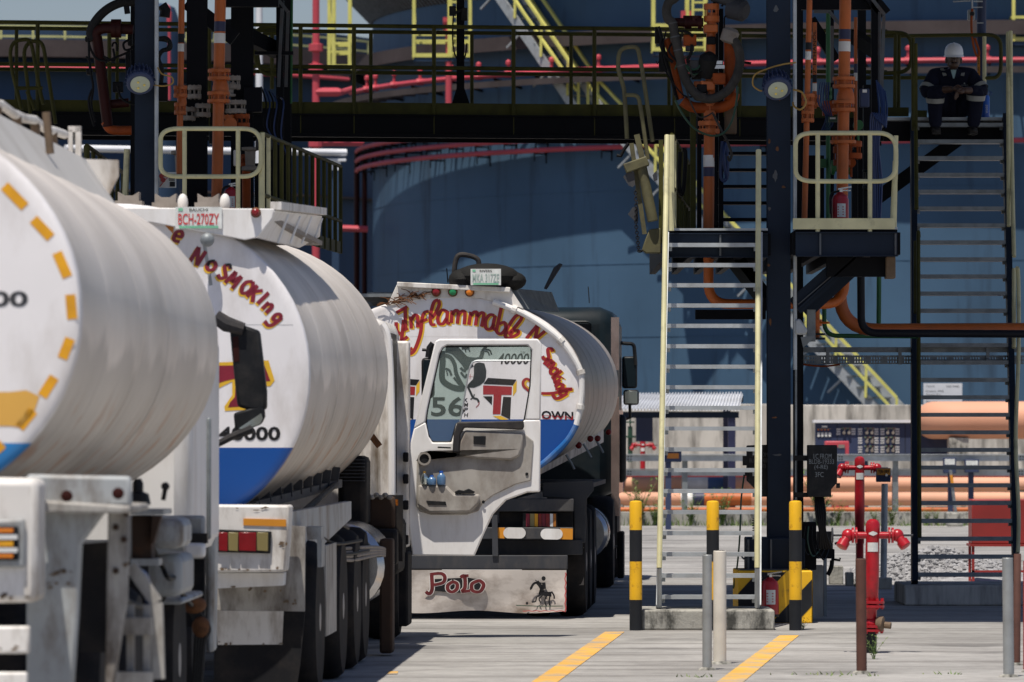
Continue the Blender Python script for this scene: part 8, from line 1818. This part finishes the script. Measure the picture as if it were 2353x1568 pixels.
obj('chest_logo', mb, 'reflective', wr, smooth=False)
mb = MB(); mb.lathe([(.008, 0), (.006, .003)], W(.105, -.155, .345), (0, -1, 0), 10); obj('chest_logo', mb, 'reflective', wr)
# helmet with brim and ridge
hp_ = hc + Vector((0, -.012, .032)); mb = MB(); n = 24; vs = []; fs = []
prof = [(1.0, 0), (1.01, .025), (.97, .06), (.86, .09), (.66, .113), (.38, .127), (.0, .131)]
for r_, z in prof:
    for k in range(n):
        a = 2*math.pi*k/n; vs.append(hp_ + Vector((.096*r_*math.cos(a), .118*r_*math.sin(a) - .02, z + (.006 if abs(math.cos(a)) < .25 and 0 < z < .13 else 0))))
for j in range(len(prof)-1):
    for k in range(n): l = (k+1) % n; fs.append((j*n+k, j*n+l, (j+1)*n+l, (j+1)*n+k))
mb.add(vs, fs); vs = []; fs = []
for rr_, dz_ in ((.97, .004), (1.04, -.002), (1.06, -.008), (.97, -.006)):
    for k in range(n):
        a = 2*math.pi*k/n; ext_ = 1 + (.16*max(0, -math.sin(a))**2 if rr_ > 1 else 0); vs.append(hp_ + Vector((.100*rr_*math.cos(a), .12*rr_*ext_*math.sin(a) - .02, dz_ - (.018*max(0, -math.sin(a)) if rr_ > 1 else 0))))
for j in range(3):
    for k in range(n): l = (k+1) % n; fs.append((j*n+k, j*n+l, (j+1)*n+l, (j+1)*n+k))
mb.add(vs, fs); mb.ell(hp_ + Vector((0, -.02, .118)), (.018, .09, .018), 12, 6); hm = obj('hard_hat', mb, 'helmet_white', wr)
mb = MB(); text_in(mb, 'DANGOTE', lambda x, y: hp_ + Vector((x, -.137 + (y-.03)*.3, y)), -.022, .038, .022, .044); mb.lathe([(.008, 0), (.006, .002)], hp_ + Vector((0, -.131, .058)), (0, -1, .3), 8); obj('hat_logo', mb, 'band_navy', hm, smooth=False)
# hands: palms and five fingers each
def hand(c, d, side, curl):
    c = W(*c); d = Vector(d).normalized(); up = Vector((0, -.4, 1)).normalized(); s_ = d.cross(up).normalized()*side
    mb = MB(); mb.ell(c, (.042, .036, .028), 12, 8)
    for k, L in enumerate((.062, .072, .068, .052)):
        b_ = c + d*.03 + up*(.026 - .017*k); p1 = b_ + d*L*.5; p2 = p1 + (d*(1-curl) + Vector((0, -.25, -1))*curl)*L*.35; p3 = p2 + (d*(.6-curl) + Vector((0, .1, -1))*curl)*L*.3; mb.tube([b_, p1, p2, p3], [.0105, .010, .009, .006], 8)
    t0 = c + up*.02 - d*.005; mb.tube([t0, t0 + up*.02 + d*.022 + Vector((0, -.015, 0)), t0 + up*.018 + d*.052 + Vector((0, -.02, 0))], [.013, .011, .007], 8)
    obj('hand', mb, 'skin', wr)
hand((.0, -.375, .275), (1, -.12, -.18), 1, .35); hand((.045, -.40, .245), (-.75, -.1, -.65), -1, .5)
# boots
for x in (-.19, .19):
    mb = MB(); mb.tube([W(x, -.10, -.10), W(x, -.15, -.135), W(x, -.22, -.15), W(x, -.285, -.157)], [.055, .05, .045, .03], 14); mb.ell(W(x, -.26, -.152), (.045, .055, .03), 14, 8); mb.box(W(x-.042, -.30, -.182), W(x+.042, -.085, -.165)); obj('boot', mb, 'boot', wr)
